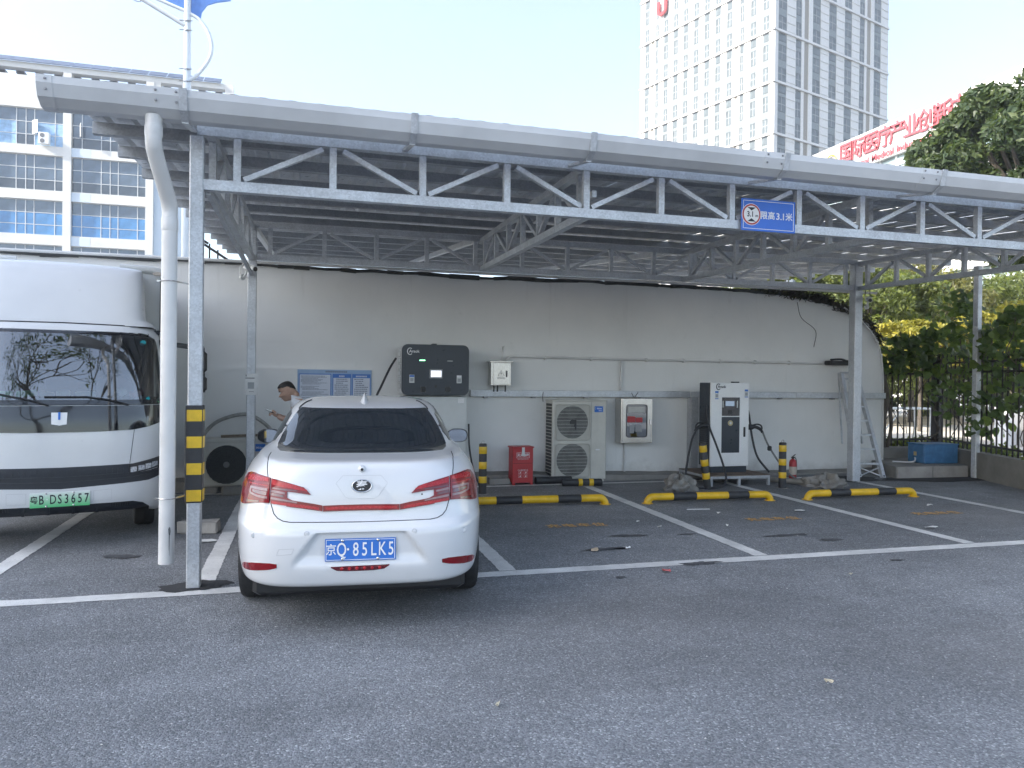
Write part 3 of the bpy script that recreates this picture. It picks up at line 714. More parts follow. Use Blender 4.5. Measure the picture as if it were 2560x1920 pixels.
M_BLUEBOX = mat('faded_blue_paint', (0.055, 0.17, 0.34), 0.55, var=0.18, vscale=9, dirt=0.5)
b = MB(); b.cbox(.0, 0, 0, .70, .42, .34, .012); b.build('body', M_BLUEBOX, bb)
b = MB(); b.cbox(-.012, .015, .012, 0.004, .40, .325, .006); b.build('door', M_BLUEBOX, bb)
b = MB(); b.box(-.016, .18, .13, -.0125, .25, .20); b.build('sticker', mat('ochre_label', (0.45, 0.36, 0.18), 0.7), bb)
b = MB(); b.cbox(-.012, -.012, .335, .712, .432, .352, .004); b.build('lid', M_BLUEBOX, bb)
# hose from the plinth
b = MB(); b.tube(spline([(10.2, 11.1, .24), (10.6, 11.05, .235), (10.78, 11.2, .33)], 6), .014, 8); tag(b.build('garden_hose', M_PVC, smooth=60), 'pale hose running over the plinth to the blue box', 'hose')
# white pipes climbing the rounded shoulder
b = MB(); b.tube(spline([(9.55, 11.62, 3.02), (9.95, 11.62, 2.78), (10.28, 11.62, 2.42), (10.42, 11.62, 1.9), (10.44, 11.62, 1.0), (10.45, 11.62, .1)], 6), .014, 8); tag(b.build('white_conduit', M_PVC, smooth=60), 'thin white conduit curving down the rounded right end of the wall', 'pipe')
# ------------------------------------------------------------------ things beyond the fence
def simple_box_thing(name, parts, label, cat, loc):
    e = empty(name, loc); tag(e, label, cat)
    for pn, m, args in parts:
        b = MB(); b.cbox(*args, .01); b.build(pn, m, e)
    return e
simple_box_thing('white_gatepost', [('pier', M_WHITE, (-.3,-.2,0,.3,.2,1.15)), ('cap', M_CONC, (-.36,-.26,1.152,.36,.26,1.25))], 'short white post standing in the yard beyond the fence', 'post', (18.3, 15.8, 0))
e = empty('red_flower_pot', (20.4, 16.2, 0)); tag(e, 'small red flower pot on the paving beyond the fence', 'flower pot')
b = MB(); b.lathe([(.14, 0), (.2, .34), (.24, .34), (.24, .42), (.19, .42), (.18, .38)], 16); b.build('pot', M_REDP, e); b = MB(); b.lathe([(.18, .35), (.17, .385)], 14); b.build('soil', M_PATCH, e)
e = empty('pale_yard_table', (16.2, 17.4, 0)); tag(e, 'pale table on thin legs in the yard beyond the fence', 'table')
b = MB(); b.cbox(-.9, -.35, .92, .9, .35, .97, .01); b.build('table_top', M_PALE, e)
for sx in (-.8, .8):
    for sy in (-.28, .28): b = MB(); b.cyl((sx, sy, 0), (sx, sy, .92), .03, 8); b.build('leg', M_PALE, e)
b = MB(); b.bar((-.8, -.28, .3), (-.2, -.28, .9), .03, .03); b.build('brace', M_PALE, e)
e = empty('play_frame', (25.0, 31.5, 0)); tag(e, 'pale turquoise slide frame far beyond the fence', 'play frame')
M_TURQ = mat('turquoise_paint', (0.18, 0.48, 0.46), 0.5)
for sx in (-.4, .4): b = MB(); b.cyl((sx, 0, 0), (sx, 0, 2.6), .08, 8); b.build('leg', M_PALE, e)
b = MB(); b.bar((.5, 0, 2.4), (2.2, -.2, .3), .5, .06); b.build('slide', M_TURQ, e); b = MB(); b.box(-.5, -.5, 1.6, .5, .5, 1.68); b.build('deck', M_TURQ, e)
e = empty('white_column_lamp', (27.9, 26.0, 0)); tag(e, 'white square column rising among the light green trees', 'column')
b = MB(); b.cbox(-.2, -.2, 0, .2, .2, 6.6, .02); b.build('shaft', M_WHITE, e); b = MB(); b.cbox(-.3, -.3, 6.6, .3, .3, 6.75, .02); b.build('cap', M_WHITE, e)
# ------------------------------------------------------------------ foliage
def leaf_mat(name, c, trans=0.35, var=0.35):
    t = NT(name)
    oi = t.new('ShaderNodeNewGeometry'); rp = oi.outputs['Random Per Island']
    col = t.ramp(rp, [(0.0, tuple(x*(1-var) for x in c)), (0.6, c), (1.0, (min(1, c[0]*(1+var*1.5)), min(1, c[1]*(1+var)), c[2]))])
    t.col(col); t.set(Roughness=0.45)
    tr = t.new('ShaderNodeBsdfTranslucent'); t.link(t.mix(1.0, col, (1.5, 1.5, 0.7), 'MULTIPLY'), tr.inputs['Color'])
    mx = t.new('ShaderNodeMixShader'); mx.inputs[0].default_value = trans
    t.link(t.b.outputs[0], mx.inputs[1]); t.link(tr.outputs[0], mx.inputs[2]); t.link(mx.outputs[0], t.out.inputs['Surface']); return t.m
M_BARK = mat('bark', (0.10, 0.085, 0.07), 0.9, var=0.3, bump=0.8, bscale=12)
M_LEAFD = leaf_mat('dark_ficus_leaf', (0.07, 0.105, 0.05)); M_LEAFL = leaf_mat('light_green_leaf', (0.15, 0.19, 0.075), 0.5)
M_LEAFO = leaf_mat('olive_leaf', (0.17, 0.18, 0.085), 0.5); M_LEAFY = leaf_mat('yellow_leaf', (0.30, 0.29, 0.06), 0.45); M_LEAFV = leaf_mat('vine_leaf', (0.095, 0.15, 0.06), 0.5)
def leaves(b, c, rad, n, size, rnd, flat=0.5, aspect=2.0):
    for _ in range(n):
        while True:
            q = Vector((rnd.uniform(-1, 1), rnd.uniform(-1, 1), rnd.uniform(-1, 1)))
            if 0.25 < q.length < 1: break
        p = Vector((c[0]+q.x*rad[0], c[1]+q.y*rad[1], c[2]+q.z*rad[2]))
        nrm = (q*0.6+Vector((rnd.gauss(0, 1), rnd.gauss(0, 1), rnd.gauss(0, 1)+flat))).normalized()
        x = nrm.cross(Vector((rnd.gauss(0, 1), rnd.gauss(0, 1), rnd.gauss(0, 1)))).normalized(); y = nrm.cross(x)
        s = size*rnd.uniform(.6, 1.3); l = s*aspect/2
        b.add([p-x*l, p-y*s*.42-x*l*.1, p+x*l+nrm*s*-.15, p+y*s*.42-x*l*.1], [(0,1,2,3)])
def tree(name, loc, h, crown_c, crown_r, m, label, nclump, per, size, seed, group=None, cat='tree', trunk_r=.18, cl=0.34, aspect=2.0, squash=.75):
    rnd = random.Random(seed); e = empty(name, loc); tag(e, label, cat, group)
    b = MB(); top = Vector(crown_c)
    b.tube(spline([(0,0,0), (rnd.uniform(-.1,.1), rnd.uniform(-.1,.1), crown_c[2]*.45), (crown_c[0]*.6, crown_c[1]*.6, crown_c[2]*.8), (crown_c[0], crown_c[1], crown_c[2]+crown_r[2]*.4)], 4), [trunk_r*(1-.075*i) for i in range(13)], 9)
    f = MB()
    for k in range(nclump):
        while True:
            q = Vector((rnd.uniform(-1,1), rnd.uniform(-1,1), rnd.uniform(-1,1)))
            if .3 < q.length < 1: break
        q = q.normalized()*(q.length**.6)
        c = Vector((crown_c[0]+q.x*crown_r[0], crown_c[1]+q.y*crown_r[1], crown_c[2]+q.z*crown_r[2]))
        rr = rnd.uniform(.6, 1.25)*cl; leaves(f, c, (rr*crown_r[0]*.75, rr*crown_r[1]*.75, rr*crown_r[2]*squash), per, size, rnd, aspect=aspect)
        if k % 3 == 0: b.tube(spline([(crown_c[0]*.5, crown_c[1]*.5, crown_c[2]*.72), (lerp(crown_c[0]*.5, c.x, .5), lerp(crown_c[1]*.5, c.y, .5), lerp(crown_c[2]*.72, c.z, .6)), c], 3), [trunk_r*.35, trunk_r*.28, trunk_r*.22, trunk_r*.18, trunk_r*.14, trunk_r*.1, trunk_r*.06], 5)
    b.build('trunk', M_BARK, e, smooth=60)
    me = bpy.data.meshes.new('crown'); me.from_pydata(f.v, [], f.f); me.materials.append(m); link('crown', me, e)
    return e
tree('ficus_tree', (18.6, 15.2, 0), 9, (-.3, 0, 7.05), (3.0, 2.8, 2.4), M_LEAFD, 'large dark evergreen tree overhanging the right end of the canopy', 120, 420, .115, 11, trunk_r=.3, cl=.24)
gT = 'light green trees beyond the fence'
for i, (x, y, h, rx, rz, m, lab) in enumerate((
    (20.8, 24.0, 6.1, 2.8, 2.3, M_LEAFL, 'fresh green bushy tree just right of the rounded wall end, beyond the fence'),
    (24.8, 26.0, 6.4, 3.0, 2.4, M_LEAFO, 'olive green tree at the middle of the row beyond the fence'),
    (27.6, 31.0, 8.2, 3.6, 2.6, M_LEAFO, 'tall olive tree behind the other trees beyond the fence'),
    (28.8, 25.5, 6.4, 3.0, 2.5, M_LEAFL, 'light green tree right behind the white column beyond the fence'),
    (32.0, 26.0, 6.8, 3.2, 2.6, M_LEAFL, 'wide green tree at the right picture edge under the canopy'),
    (19.0, 27.0, 7.2, 2.6, 2.3, M_LEAFL, 'green tree seen over the wall top between the truss struts'))):
    tree('yard_tree', (x, y, 0), h, (0, 0, h*.62), (rx, rx, rz), m, lab, 60, 330, .115, 30+i, gT, trunk_r=.14, cl=.34)
tree('yellow_bush', (21.2, 18.2, 0), 3.6, (0, 0, 3.15), (2.2, 1.6, .9), M_LEAFY, 'bright yellow leaved bush at the right picture edge behind the fence', 40, 220, .10, 60, cat='bush', trunk_r=.08)
tree('yellow_bush', (20.4, 21.0, 0), 3.2, (0, 0, 3.0), (2.8, 1.5, .75), M_LEAFY, 'yellow green bush top showing above the fence vine', 40, 200, .10, 61, cat='bush', trunk_r=.08)
for i, (x, y, w) in enumerate(((14.2, 30.6, 2.0), (17.5, 31.0, 2.4), (21.5, 31.2, 2.4), (26, 31.0, 2.4), (30.5, 30.5, 2.4), (35, 29, 3))):
    tree('clipped_hedge', (x, y, 0), 1.6, (0, 0, 1.0), (w, .9, .9), M_LEAFD if i % 2 else M_LEAFL, ['low hedge at the back of the yard nearest the white wall','low dark hedge behind the turquoise slide','second light hedge at the back of the yard','dark hedge at the back of the yard right of centre','light hedge at the back right of the yard','dark hedge at the far right back of the yard'][i], 26, 110, .2, 80+i, 'low hedges at the back of the yard', 'hedge', trunk_r=.06)
# big leaved vine on the fence
def big_leaf(b, p, x, nrm, s):
    y = nrm.cross(x); pts = []
    for (a, r) in ((0,.62),(35,.50),(75,.46),(120,.5),(165,.34),(195,.34),(240,.5),(285,.46),(325,.5)):
        pts.append(p+(x*math.cos(R(a))+y*math.sin(R(a)))*(r*s)+nrm*(-.12*s*(1 if a in (75,285,120,240) else 0)))
    b.add([p]+pts, [(0, i+1, (i+1) % 9+1) for i in range(9)])
vine = empty('fence_vine', (11.75, 11.4, .42)); tag(vine, 'dark large leaved vine draped over the bar fence', 'vine')
f = MB(); st = MB(); rnd = random.Random(21)
def vine_p(s): # along the fence: s<0 left run, s>0 right run
    return (FB[0]+s, FB[1]) if s < 0 else (FB[0]+d.x*s, FB[1]+d.y*s)
for k in range(1350):
    s = rnd.choice([rnd.uniform(-1.3, 0), rnd.uniform(-.4, 3.6), rnd.uniform(.3, 3.0), rnd.uniform(.3, 3.4)])
    q = vine_p(s); 
    lo = 1.35 if s < -.2 else (0.78 if s < .5 else .55+.25*math.sin(s*2.3+1)); hi = 2.25+.55*math.exp(-((s-.5)/.9)**2)+.25*math.sin(s*3)
    if s < 0: hi = 2.35+.25*s
    z = lo+(hi-lo)*(1-rnd.random()**1.5 if rnd.random() < .8 else rnd.random()); z += .42
    off = rnd.gauss(0, .16)+(.10 if z > 1.6 else .02)
    p = Vector((q[0]-d.y*off*1.0+rnd.gauss(0, .06), q[1]+d.x*off+rnd.gauss(0, .08), z))-Vector((11.75, 11.4, .42))
    nrm = Vector((rnd.gauss(-.15, .6), rnd.gauss(-.55, .6), abs(rnd.gauss(.6, .5)))).normalized(); x = nrm.cross(Vector((rnd.gauss(0,1), rnd.gauss(0,1), rnd.gauss(0,1)))).normalized()
    big_leaf(f, p, x, nrm, rnd.uniform(.10, .19))
me = bpy.data.meshes.new('foliage'); me.from_pydata(f.v, [], f.f); me.materials.append(M_LEAFV); link('foliage', me, vine)
for k in range(26):
    s = rnd.uniform(-1.5, 3.2); q = vine_p(s); z = rnd.uniform(.2, 1.2); pts = []
    for j in range(6): pts.append((q[0]-11.75+rnd.gauss(0, .10)+j*.03*rnd.uniform(-1, 1), q[1]-11.4+rnd.gauss(0, .06), z+j*.28-.3))
    st.tube(spline(pts, 3), .008, 5)
st.tube(spline([(10.75-11.75, .55, -.1), (10.7-11.75, .5, .5), (10.78-11.75, .5, 1.0), (10.62-11.75, .5, 1.5)], 5), .05, 8); st.tube(spline([(10.82-11.75, .55, -.1), (10.9-11.75, .52, .35), (10.85-11.75, .5, .7), (10.7-11.75, .5, 1.1)], 5), .035, 8)
loop = [(11.9-11.75+.0, .42, 1.1), (11.8-11.75, .4, .6), (11.95-11.75, .42, .3), (11.6-11.75, .4, .18), (11.45-11.75, .4, .22), (11.7-11.75, .4, .1), (11.75-11.75, .42, -.05), (11.55-11.75, .4, -.12)]
st.tube(spline(loop, 6), .012, 6); st.build('stems', M_BARK, vine, smooth=60)
# dry creeper along the wall top
cr = empty('dry_creeper', (9.2, 11.7, 3.0)); tag(cr, 'tangle of dry dark creeper stems along the wall top and rounded shoulder', 'creeper')
b = MB(); rnd = random.Random(5)
def shoulder(X):
    if X < 9.35: return 3.25-.1*max(0, X-8.2)
    a = min(1, (X-9.35)/1.10); return 2.15+.89*math.sqrt(max(0, 1-a*a))
for k in range(120):
    X = rnd.uniform(7.9, 10.3); pts = []; x_ = X
    for j in range(7):
        zz_ = shoulder(x_)+rnd.uniform(-.10, .12); pts.append((x_-9.2, rnd.uniform(-.16, .35), zz_-3.0)); x_ += rnd.uniform(.05, .22)
        if x_ > 10.43: break
    if len(pts) > 2: b.tube(spline(pts, 3), rnd.uniform(.003, .009), 4)
b.tube(spline([(8.55-9.2, -.08, .08), (8.65-9.2, -.07, -.2), (8.95-9.2, -.07, -.42), (8.92-9.2, -.07, -.72)], 5), .006, 5)
b.build('stems', mat('dry_stem', (0.06, 0.052, 0.045), 0.9), cr)
f = MB()
for k in range(420):
    X = 7.9+2.5*rnd.random()**1.3; leaves(f, (X-9.2, rnd.uniform(-.1, .3), shoulder(X)-3.0+rnd.uniform(-.06, .1)), (.08, .08, .05), 2, .05, rnd)
me = bpy.data.meshes.new('dry_leaves'); me.from_pydata(f.v, [], f.f); me.materials.append(leaf_mat('dry_leaf', (0.05, 0.05, 0.03), .2)); link('dry_leaves', me, cr)
# ground cover at the fence foot
gc = MB(); rnd = random.Random(9)
for k in range(1800):
    s = rnd.uniform(-1.5, 4.5); q = vine_p(s); off = rnd.uniform(.15, 1.1)
    leaves(gc, (q[0]-d.y*off, q[1]+abs(d.x)*off+.25, rnd.uniform(.15, .5)), (.06, .06, .08), 2, .07, rnd)
me = bpy.data.meshes.new('ground_cover'); me.from_pydata(gc.v, [], gc.f); me.materials.append(M_LEAFL); o = link('ground_cover', me); stuff(o); o['label'] = 'low green ground cover along the foot of the fence'; o['category'] = 'ground cover'
# ------------------------------------------------------------------ sedan body surface (car frame: x right, y forward from the rear bumper, z up)
CAR_LV = [(.285,.26,4.50,.74,5),(.292,.13,4.62,.82,5),(.312,.062,4.68,.85,5),(.36,.034,4.72,.862,5),(.46,.010,4.74,.874,5),(.56,0,4.74,.880,5),(.63,.0,4.73,.884,5),(.672,.010,4.71,.885,5),
 (.70,.040,4.69,.884,5),(.73,.068,4.67,.883,5),(.80,.080,4.62,.880,4.8),(.88,.088,4.50,.872,4.6),(.95,.098,4.28,.858,4.4),(1.01,.112,4.0,.832,4.2),(1.05,.130,3.72,.802,4.1),
 (1.076,.158,3.5,.780,4),(1.086,.23,3.42,.771,3.9),(1.094,.40,3.36,.763,3.8),(1.105,.60,3.32,.752,3.6),(1.125,.72,3.26,.738,3.4),(1.18,.86,3.12,.722,3.3),(1.25,1.02,2.95,.69,3.2),
 (1.32,1.20,2.79,.655,3.1),(1.38,1.38,2.64,.615,3),(1.414,1.56,2.52,.575,3),(1.438,1.74,2.42,.52,2.8),(1.455,1.92,2.34,.44,2.6),(1.464,2.05,2.28,.32,2.4),(1.468,2.14,2.24,.15,2)]
CAR_YC = 2.3
def car_levels(sub=5):
    P = [CAR_LV[0]]+CAR_LV+[CAR_LV[-1]]; out = []
    for i in range(1, len(P)-2):
        for k in range(sub):
            t = k/sub; r = []
            for a, b, c, d in zip(P[i-1], P[i], P[i+1], P[i+2]):
                m1 = (c-a)/2; m2 = (d-b)/2
                if (c-b)*m1 < 0: m1 = 0
                if (c-b)*m2 < 0: m2 = 0
                lim = abs(c-b)*3; m1 = max(-lim, min(lim, m1)); m2 = max(-lim, min(lim, m2))
                r.append((2*t**3-3*t*t+1)*b+(t**3-2*t*t+t)*m1+(-2*t**3+3*t*t)*c+(t**3-t*t)*m2)
            out.append(tuple(r))
    out.append(CAR_LV[-1]); return out
CAR_S = car_levels()
def car_dent(x, z):
    """number plate recess pressed into the bumper"""
    if z < .40 or z > .70: return 0.0
    hw = .27+(.655-z)*.75
    s = max(0, min(1, (hw-abs(x))/.034+.5)); s = s*s*(3-2*s)
    u = max(0, min(1, (.660-z)/.014)); u = u*u*(3-2*u); v = max(0, min(1, (z-.42)/.10)); v = v*v*(3-2*v)
    return .034*s*u*v
def car_at(z):
    S = CAR_S
    if z <= S[0][0]: return S[0]
    for a, b in zip(S, S[1:]):
        if a[0] <= z <= b[0]:
            t = (z-a[0])/max(1e-9, b[0]-a[0]); return tuple(p+(q-p)*t for p, q in zip(a, b))
    return S[-1]
def car_rear(x, z):
    _, yr, yf, w, n = car_at(z); k = min(.999, abs(x)/w)
    return CAR_YC-(CAR_YC-yr)*(1-k**n)**(1/n)+car_dent(x, z)
# ------------------------------------------------------------------ patches laid on a body surface, with real thickness
def surf_normal(S, a, b, e=.004):
    p = Vector(S(a, b)); u = Vector(S(a+e, b))-p; v = Vector(S(a, b+e))-p; n = u.cross(v)
    if n.length < 1e-12: return Vector((0, -1, 0))
    n.normalize(); return n
def patch_cols(S, cols, off, nz=4, thick=.006, out=-1, fine=3):
    """cols: list of (a, lo, hi): strip grid on surface S(a, b); returns MB with a raised, skirted patch. out: sign making the normal point outwards"""
    C = []
    for (a0, l0, h0), (a1, l1, h1) in zip(cols, cols[1:]):
        for k in range(fine): t = k/fine; C.append((lerp(a0, a1, t), lerp(l0, l1, t), lerp(h0, h1, t)))
    C.append(cols[-1]); m = MB(); top = []; bot = []
    for a, lo, hi in C:
        for j in range(nz+1):
            b = lerp(lo, hi, j/nz); p = Vector(S(a, b)); n = surf_normal(S, a, b)*out
            top.append(p+n*off); bot.append(p+n*(off-thick))
    N = len(C); W = nz+1; m.add(top, [(i*W+j, i*W+j+1, (i+1)*W+j+1, (i+1)*W+j) for i in range(N-1) for j in range(nz)])
    ring = [i*W for i in range(N)]+[(N-1)*W+j for j in range(1, W)]+[i*W+nz for i in range(N-2, -1, -1)]+[j for j in range(nz-1, 0, -1)]
    vs = [top[i] for i in ring]+[bot[i] for i in ring]; k = len(ring)
    m.add(vs, [(i, (i+1) % k, k+(i+1) % k, k+i) for i in range(k)]); return m
def ribbon(S, pts, w, off, out=-1, sub=6):
    m = MB(); P = []
    for p, q in zip(pts, pts[1:]):
        for k in range(sub): t = k/sub; P.append((lerp(p[0], q[0], t), lerp(p[1], q[1], t)))
    P.append(pts[-1]); L_ = []
    for a, b in P: L_.append(Vector(S(a, b))+surf_normal(S, a, b)*out*off)
    m.tube(L_, w/2, 5); return m
# ------------------------------------------------------------------ white sedan
t = NT('white_car_paint'); v = t.coord('Object')
t.col(t.ramp(t.noise(v, 1.2, 3, 0.5), [(0.3, (0.66,0.675,0.69)), (0.7, (0.69,0.70,0.71))])); t.set(Roughness=0.28, Coat_Weight=1.0, Coat_Roughness=0.03)
M_CARP = t.m
M_TINT = glass_mat('tinted_car_glass', (0.016, 0.021, 0.027), 0.03, 0.7)
M_LRED = mat('red_lamp_lens', (0.20, 0.005, 0.010), 0.15, var=0.15, vscale=20, coat=.4, spec=.3); M_LBRT = mat('bright_red_reflector', (0.40, 0.016, 0.022), 0.25, var=0.2, vscale=40, coat=.3, spec=.3)
M_LCLR = mat('clear_lamp_strip', (0.27, 0.16, 0.165), 0.2, var=0.2, vscale=30, coat=.4); M_LDRK = mat('dark_red_lens', (0.10, 0.004, 0.010), 0.08, coat=1.0)
M_CHROME = mat('chrome', (0.70, 0.71, 0.72), 0.12, metal=1.0, var=0.03); M_GAP = mat('panel_gap', (0.02, 0.02, 0.022), 0.8); M_TYRE = mat('tyre_rubber', (0.022, 0.023, 0.025), 0.75, var=0.2, vscale=20, bump=0.5, bscale=90)
car = empty('white_sedan', (0.365, 4.80, 0), R(-4.9)); tag(car, 'white four-door sedan parked nose-in, seen from behind, blue number plate', 'car')
N = 280
def ring_pts(lv):
    z, yr, yf, w, n = lv; D_ = []
    for k in range(721):
        a = -math.pi/2+2*math.pi*k/720; c, s = math.cos(a), math.sin(a)
        D_.append((math.copysign(abs(c)**(2/n), c)*w, CAR_YC+((yf-CAR_YC) if s > 0 else (CAR_YC-yr))*math.copysign(abs(s)**(2/n), s)))
    L_ = [0]
    for p, q in zip(D_, D_[1:]): L_.append(L_[-1]+math.hypot(p[0]-q[0], p[1]-q[1])*(4.0 if p[1] < 1.0 and abs(p[0]) < .62 else 1.0))
    out = []; j = 0
    for i in range(N):
        t_ = L_[-1]*i/N
        while L_[j+1] < t_: j += 1
        u = (t_-L_[j])/max(1e-9, L_[j+1]-L_[j]); x = lerp(D_[j][0], D_[j+1][0], u); y = lerp(D_[j][1], D_[j+1][1], u)
        if y < 1.0: y += car_dent(x, z)
        out.append((x, y, z))
    return out
m = MB(); vs = []
for lv in CAR_S: vs += ring_pts(lv)
nl = len(CAR_S); fs = [(i*N+k, i*N+(k+1) % N, (i+1)*N+(k+1) % N, (i+1)*N+k) for i in range(nl-1) for k in range(N)]
fs += [tuple(range(N-1, -1, -1)), tuple((nl-1)*N+k for k in range(N))]
m.add(vs, fs); body = m.build('body', M_CARP, car)
cut = MB()
for y in (1.03, 3.70): cut.lathe([(.365, -1.2), (.365, -.62), (.34, -.55), (.34, .55), (.365, .62), (.365, 1.2)], 40, (0, y, .33), 'X')
co = cut.build('cutter', M_GAP); 
md = body.modifiers.new('arches', 'BOOLEAN'); md.object = co; md.operation = 'DIFFERENCE'; md.solver = 'EXACT'
bpy.context.view_layer.update(); co.matrix_world = body.matrix_world
co.location = car.location; co.rotation_euler = car.rotation_euler
dg = bpy.context.evaluated_depsgraph_get(); me2 = bpy.data.meshes.new_from_object(body.evaluated_get(dg)); body.modifiers.clear(); body.data = me2
bpy.data.objects.remove(co); shade(me2, 38)
SR = lambda x, z: (x, car_rear(x, z), z)
def side_x(y, z):
    _, yr, yf, w, n = car_at(z); k = (y-CAR_YC)/((yf-CAR_YC) if y > CAR_YC else (CAR_YC-yr)); return w*(1-min(.999, abs(k))**n)**(1/n)
# underbody
m = MB(); m.cbox(-.70, .30, .19, .70, 4.4, .34, .03); m.cbox(-.78, 1.45, .20, .78, 3.3, .32, .03); m.build('underbody', M_BLACKP, car)
# rear window
gl = []
for z, hw in ((1.102, .585), (1.108, .622), (1.125, .634), (1.18, .618), (1.25, .588), (1.32, .553), (1.368, .523), (1.380, .505)): gl.append((z, -hw, hw))
SRz = lambda z, x: (x, car_rear(x, z), z)
m = patch_cols(SRz, gl, .004, nz=24, thick=.012, out=-1, fine=3); m.build('rear_window', M_TINT, car, smooth=60)
for s in (-1, 1):
    m = MB(); SS = lambda y, z, s=s: (s*side_x(y, z), y, z)
    cols = [(1.30, 1.13, 1.20), (1.6, 1.12, 1.33), (1.95, 1.11, 1.375), (2.3, 1.105, 1.38), (2.7, 1.10, 1.33), (3.0, 1.10, 1.17)]
    m = patch_cols(SS, cols, .004, nz=6, thick=.01, out=-s*-1 if False else (1 if s > 0 else -1)); m.build('side_window', M_TINT, car, smooth=60)
    # black roof ditch moulding from the window corner forward
    rp = [(.522, 1.376), (.512, 1.392), (.50, 1.404)]
    m = MB(); pts = [Vector((s*x, car_rear(x, z)-.002, z+.004)) for x, z in ((.528, 1.37), (.522, 1.383))]
    for x, z in ((.512, 1.395), (.498, 1.408), (.478, 1.422), (.45, 1.434)): pts.append(Vector((s*x, car_rear(x, z)-.001, z+.002)))
    m.tube(spline(pts, 4), .006, 6); m.build('roof_moulding', M_GAP, car, smooth=60)
    # tail lamp on the wing
    cl = [(.575, .828, .980), (.62, .826, .986), (.68, .818, .991), (.72, .806, .990), (.75, .796, .978), (.778, .790, .94), (.790, .796, .90)]
    cols = [(s*a, lo, hi) for a, lo, hi in cl]
    if s < 0: cols = cols[::-1]
    lamp = patch_cols(SR, cols, .010, nz=8, thick=.02, out=1).build('tail_lamp', M_LRED, car, smooth=60)
    def sub(cl_, mat_, off, nm='lamp_insert'):
        c_ = [(s*a, lo, hi) for a, lo, hi in cl_]; c_ = c_[::-1] if s < 0 else c_
        patch_cols(SR, c_, off, nz=3, thick=.004, out=1).build(nm, mat_, lamp, smooth=60)
    sub([(.582, .955, .974), (.64, .953, .978), (.70, .948, .980), (.735, .942, .968)], M_LBRT, .0125)
    sub([(.582, .928, .934), (.65, .928, .935), (.72, .926, .934)], M_LBRT, .012)
    sub([(.585, .898, .914), (.65, .90, .916), (.705, .902, .914)], M_LCLR, .0125, 'clear_strip')
    sub([(.585, .852, .866), (.65, .856, .868), (.705, .868, .880)], M_LCLR, .0125, 'clear_strip')
    sub([(.700, .872, .912), (.712, .872, .912)], M_LCLR, .0123, 'clear_strip')
    sub([(.59, .872, .894), (.645, .876, .897), (.69, .884, .896)], M_LDRK, .0123, 'dark_insert')
    sub([(.64, .826, .838), (.70, .818, .832), (.745, .808, .828)], M_LDRK, .0122, 'dark_insert')
    # lamp on the boot lid: hooked shape built from an upper arm, a shoulder and a lower arm
    up = [(.318, .884, .889), (.36, .890, .930), (.42, .899, .947), (.465, .902, .958)]
    sh = [(.463, .830, .958), (.50, .826, .966), (.54, .822, .973), (.566, .826, .977)]
    lo_ = [(.243, .781, .817), (.30, .789, .829), (.37, .799, .840), (.43, .806, .850), (.465, .811, .866)]
    lo2 = [(.463, .811, .833), (.52, .818, .833), (.566, .826, .833)]
    def cc(c): c_ = [(s*a, l, h) for a, l, h in c]; return c_[::-1] if s < 0 else c_
    m = MB()
    for c in (up, sh, lo_): q = patch_cols(SR, cc(c), .009, nz=4, thick=.016, out=1); m.add(q.v, q.f)
    il = m.build('boot_lamp', M_LRED, car, smooth=60); lamp = il
    sub([(.34, .905, .915), (.40, .915, .940), (.47, .925, .951), (.56, .940, .970)], M_LBRT, .0115)
    sub([(.40, .905, .912), (.47, .908, .917), (.56, .915, .925)], M_LDRK, .0113, 'dark_insert')
    sub([(.475, .885, .897), (.52, .890, .904), (.562, .895, .910)], M_LCLR, .0115, 'clear_strip')
    sub([(.40, .832, .842), (.45, .840, .850), (.50, .846, .858), (.562, .852, .866)], M_LCLR, .0115, 'clear_strip')
    sub([(.265, .790, .806), (.36, .803, .822), (.46, .815, .832), (.558, .826, .842)], M_LBRT, .0114)
    sub([(.485, .866, .880), (.53, .872, .888), (.562, .876, .892)], M_LDRK, .0114, 'dark_insert')
    # reflectors low in the bumper
    rf = [(.515, .438, .462), (.56, .424, .466), (.62, .412, .462), (.68, .398, .452), (.74, .385, .432), (.765, .385, .41)]
    b_ = patch_cols(SR, cc([(a, l-.008, h+.006) for a, l, h in rf]), .002, nz=4, thick=.01, out=1).build('reflector_bezel', M_CARP, car, smooth=60)
    patch_cols(SR, cc(rf), .004, nz=4, thick=.008, out=1).build('bumper_reflector', M_LRED, car, smooth=60)
    for sx, sz in ((.665, .630), (.333, .654)):
        m = MB(); p = Vector(SR(s*sx, sz)); m.lathe([(.014, 0), (.014, -.003), (.010, -.0045), (.0095, -.003), (.007, -.003), (.006, -.0045)], 16, (p.x, p.y+.001, p.z), 'Y'); m.build('parking_sensor', M_CARP, car, smooth=40)
        m = MB(); m.tube([(p.x+.0145*math.cos(R(a)), p.y-.001, p.z+.0145*math.sin(R(a))) for a in range(0, 361, 24)], .0012, 4); m.build('sensor_gap', mat('grey_gap', (.2, .2, .21), .7), car)
    # boot seam
    q = [(.640, 1.094), (.618, 1.075), (.606, 1.02), (.592, .972), (.568, .83), (.545, .765), (.52, .738), (.485, .722), (.44, .716), (.0, .712)]
    ribbon(SR, [(s*a, b) for a, b in q], .006, .0005, out=1).build('boot_seam', M_GAP, car)
    # mirrors
    mr = MB(); mx, my, mz = s*.955, 3.05, 1.035
    rings = []
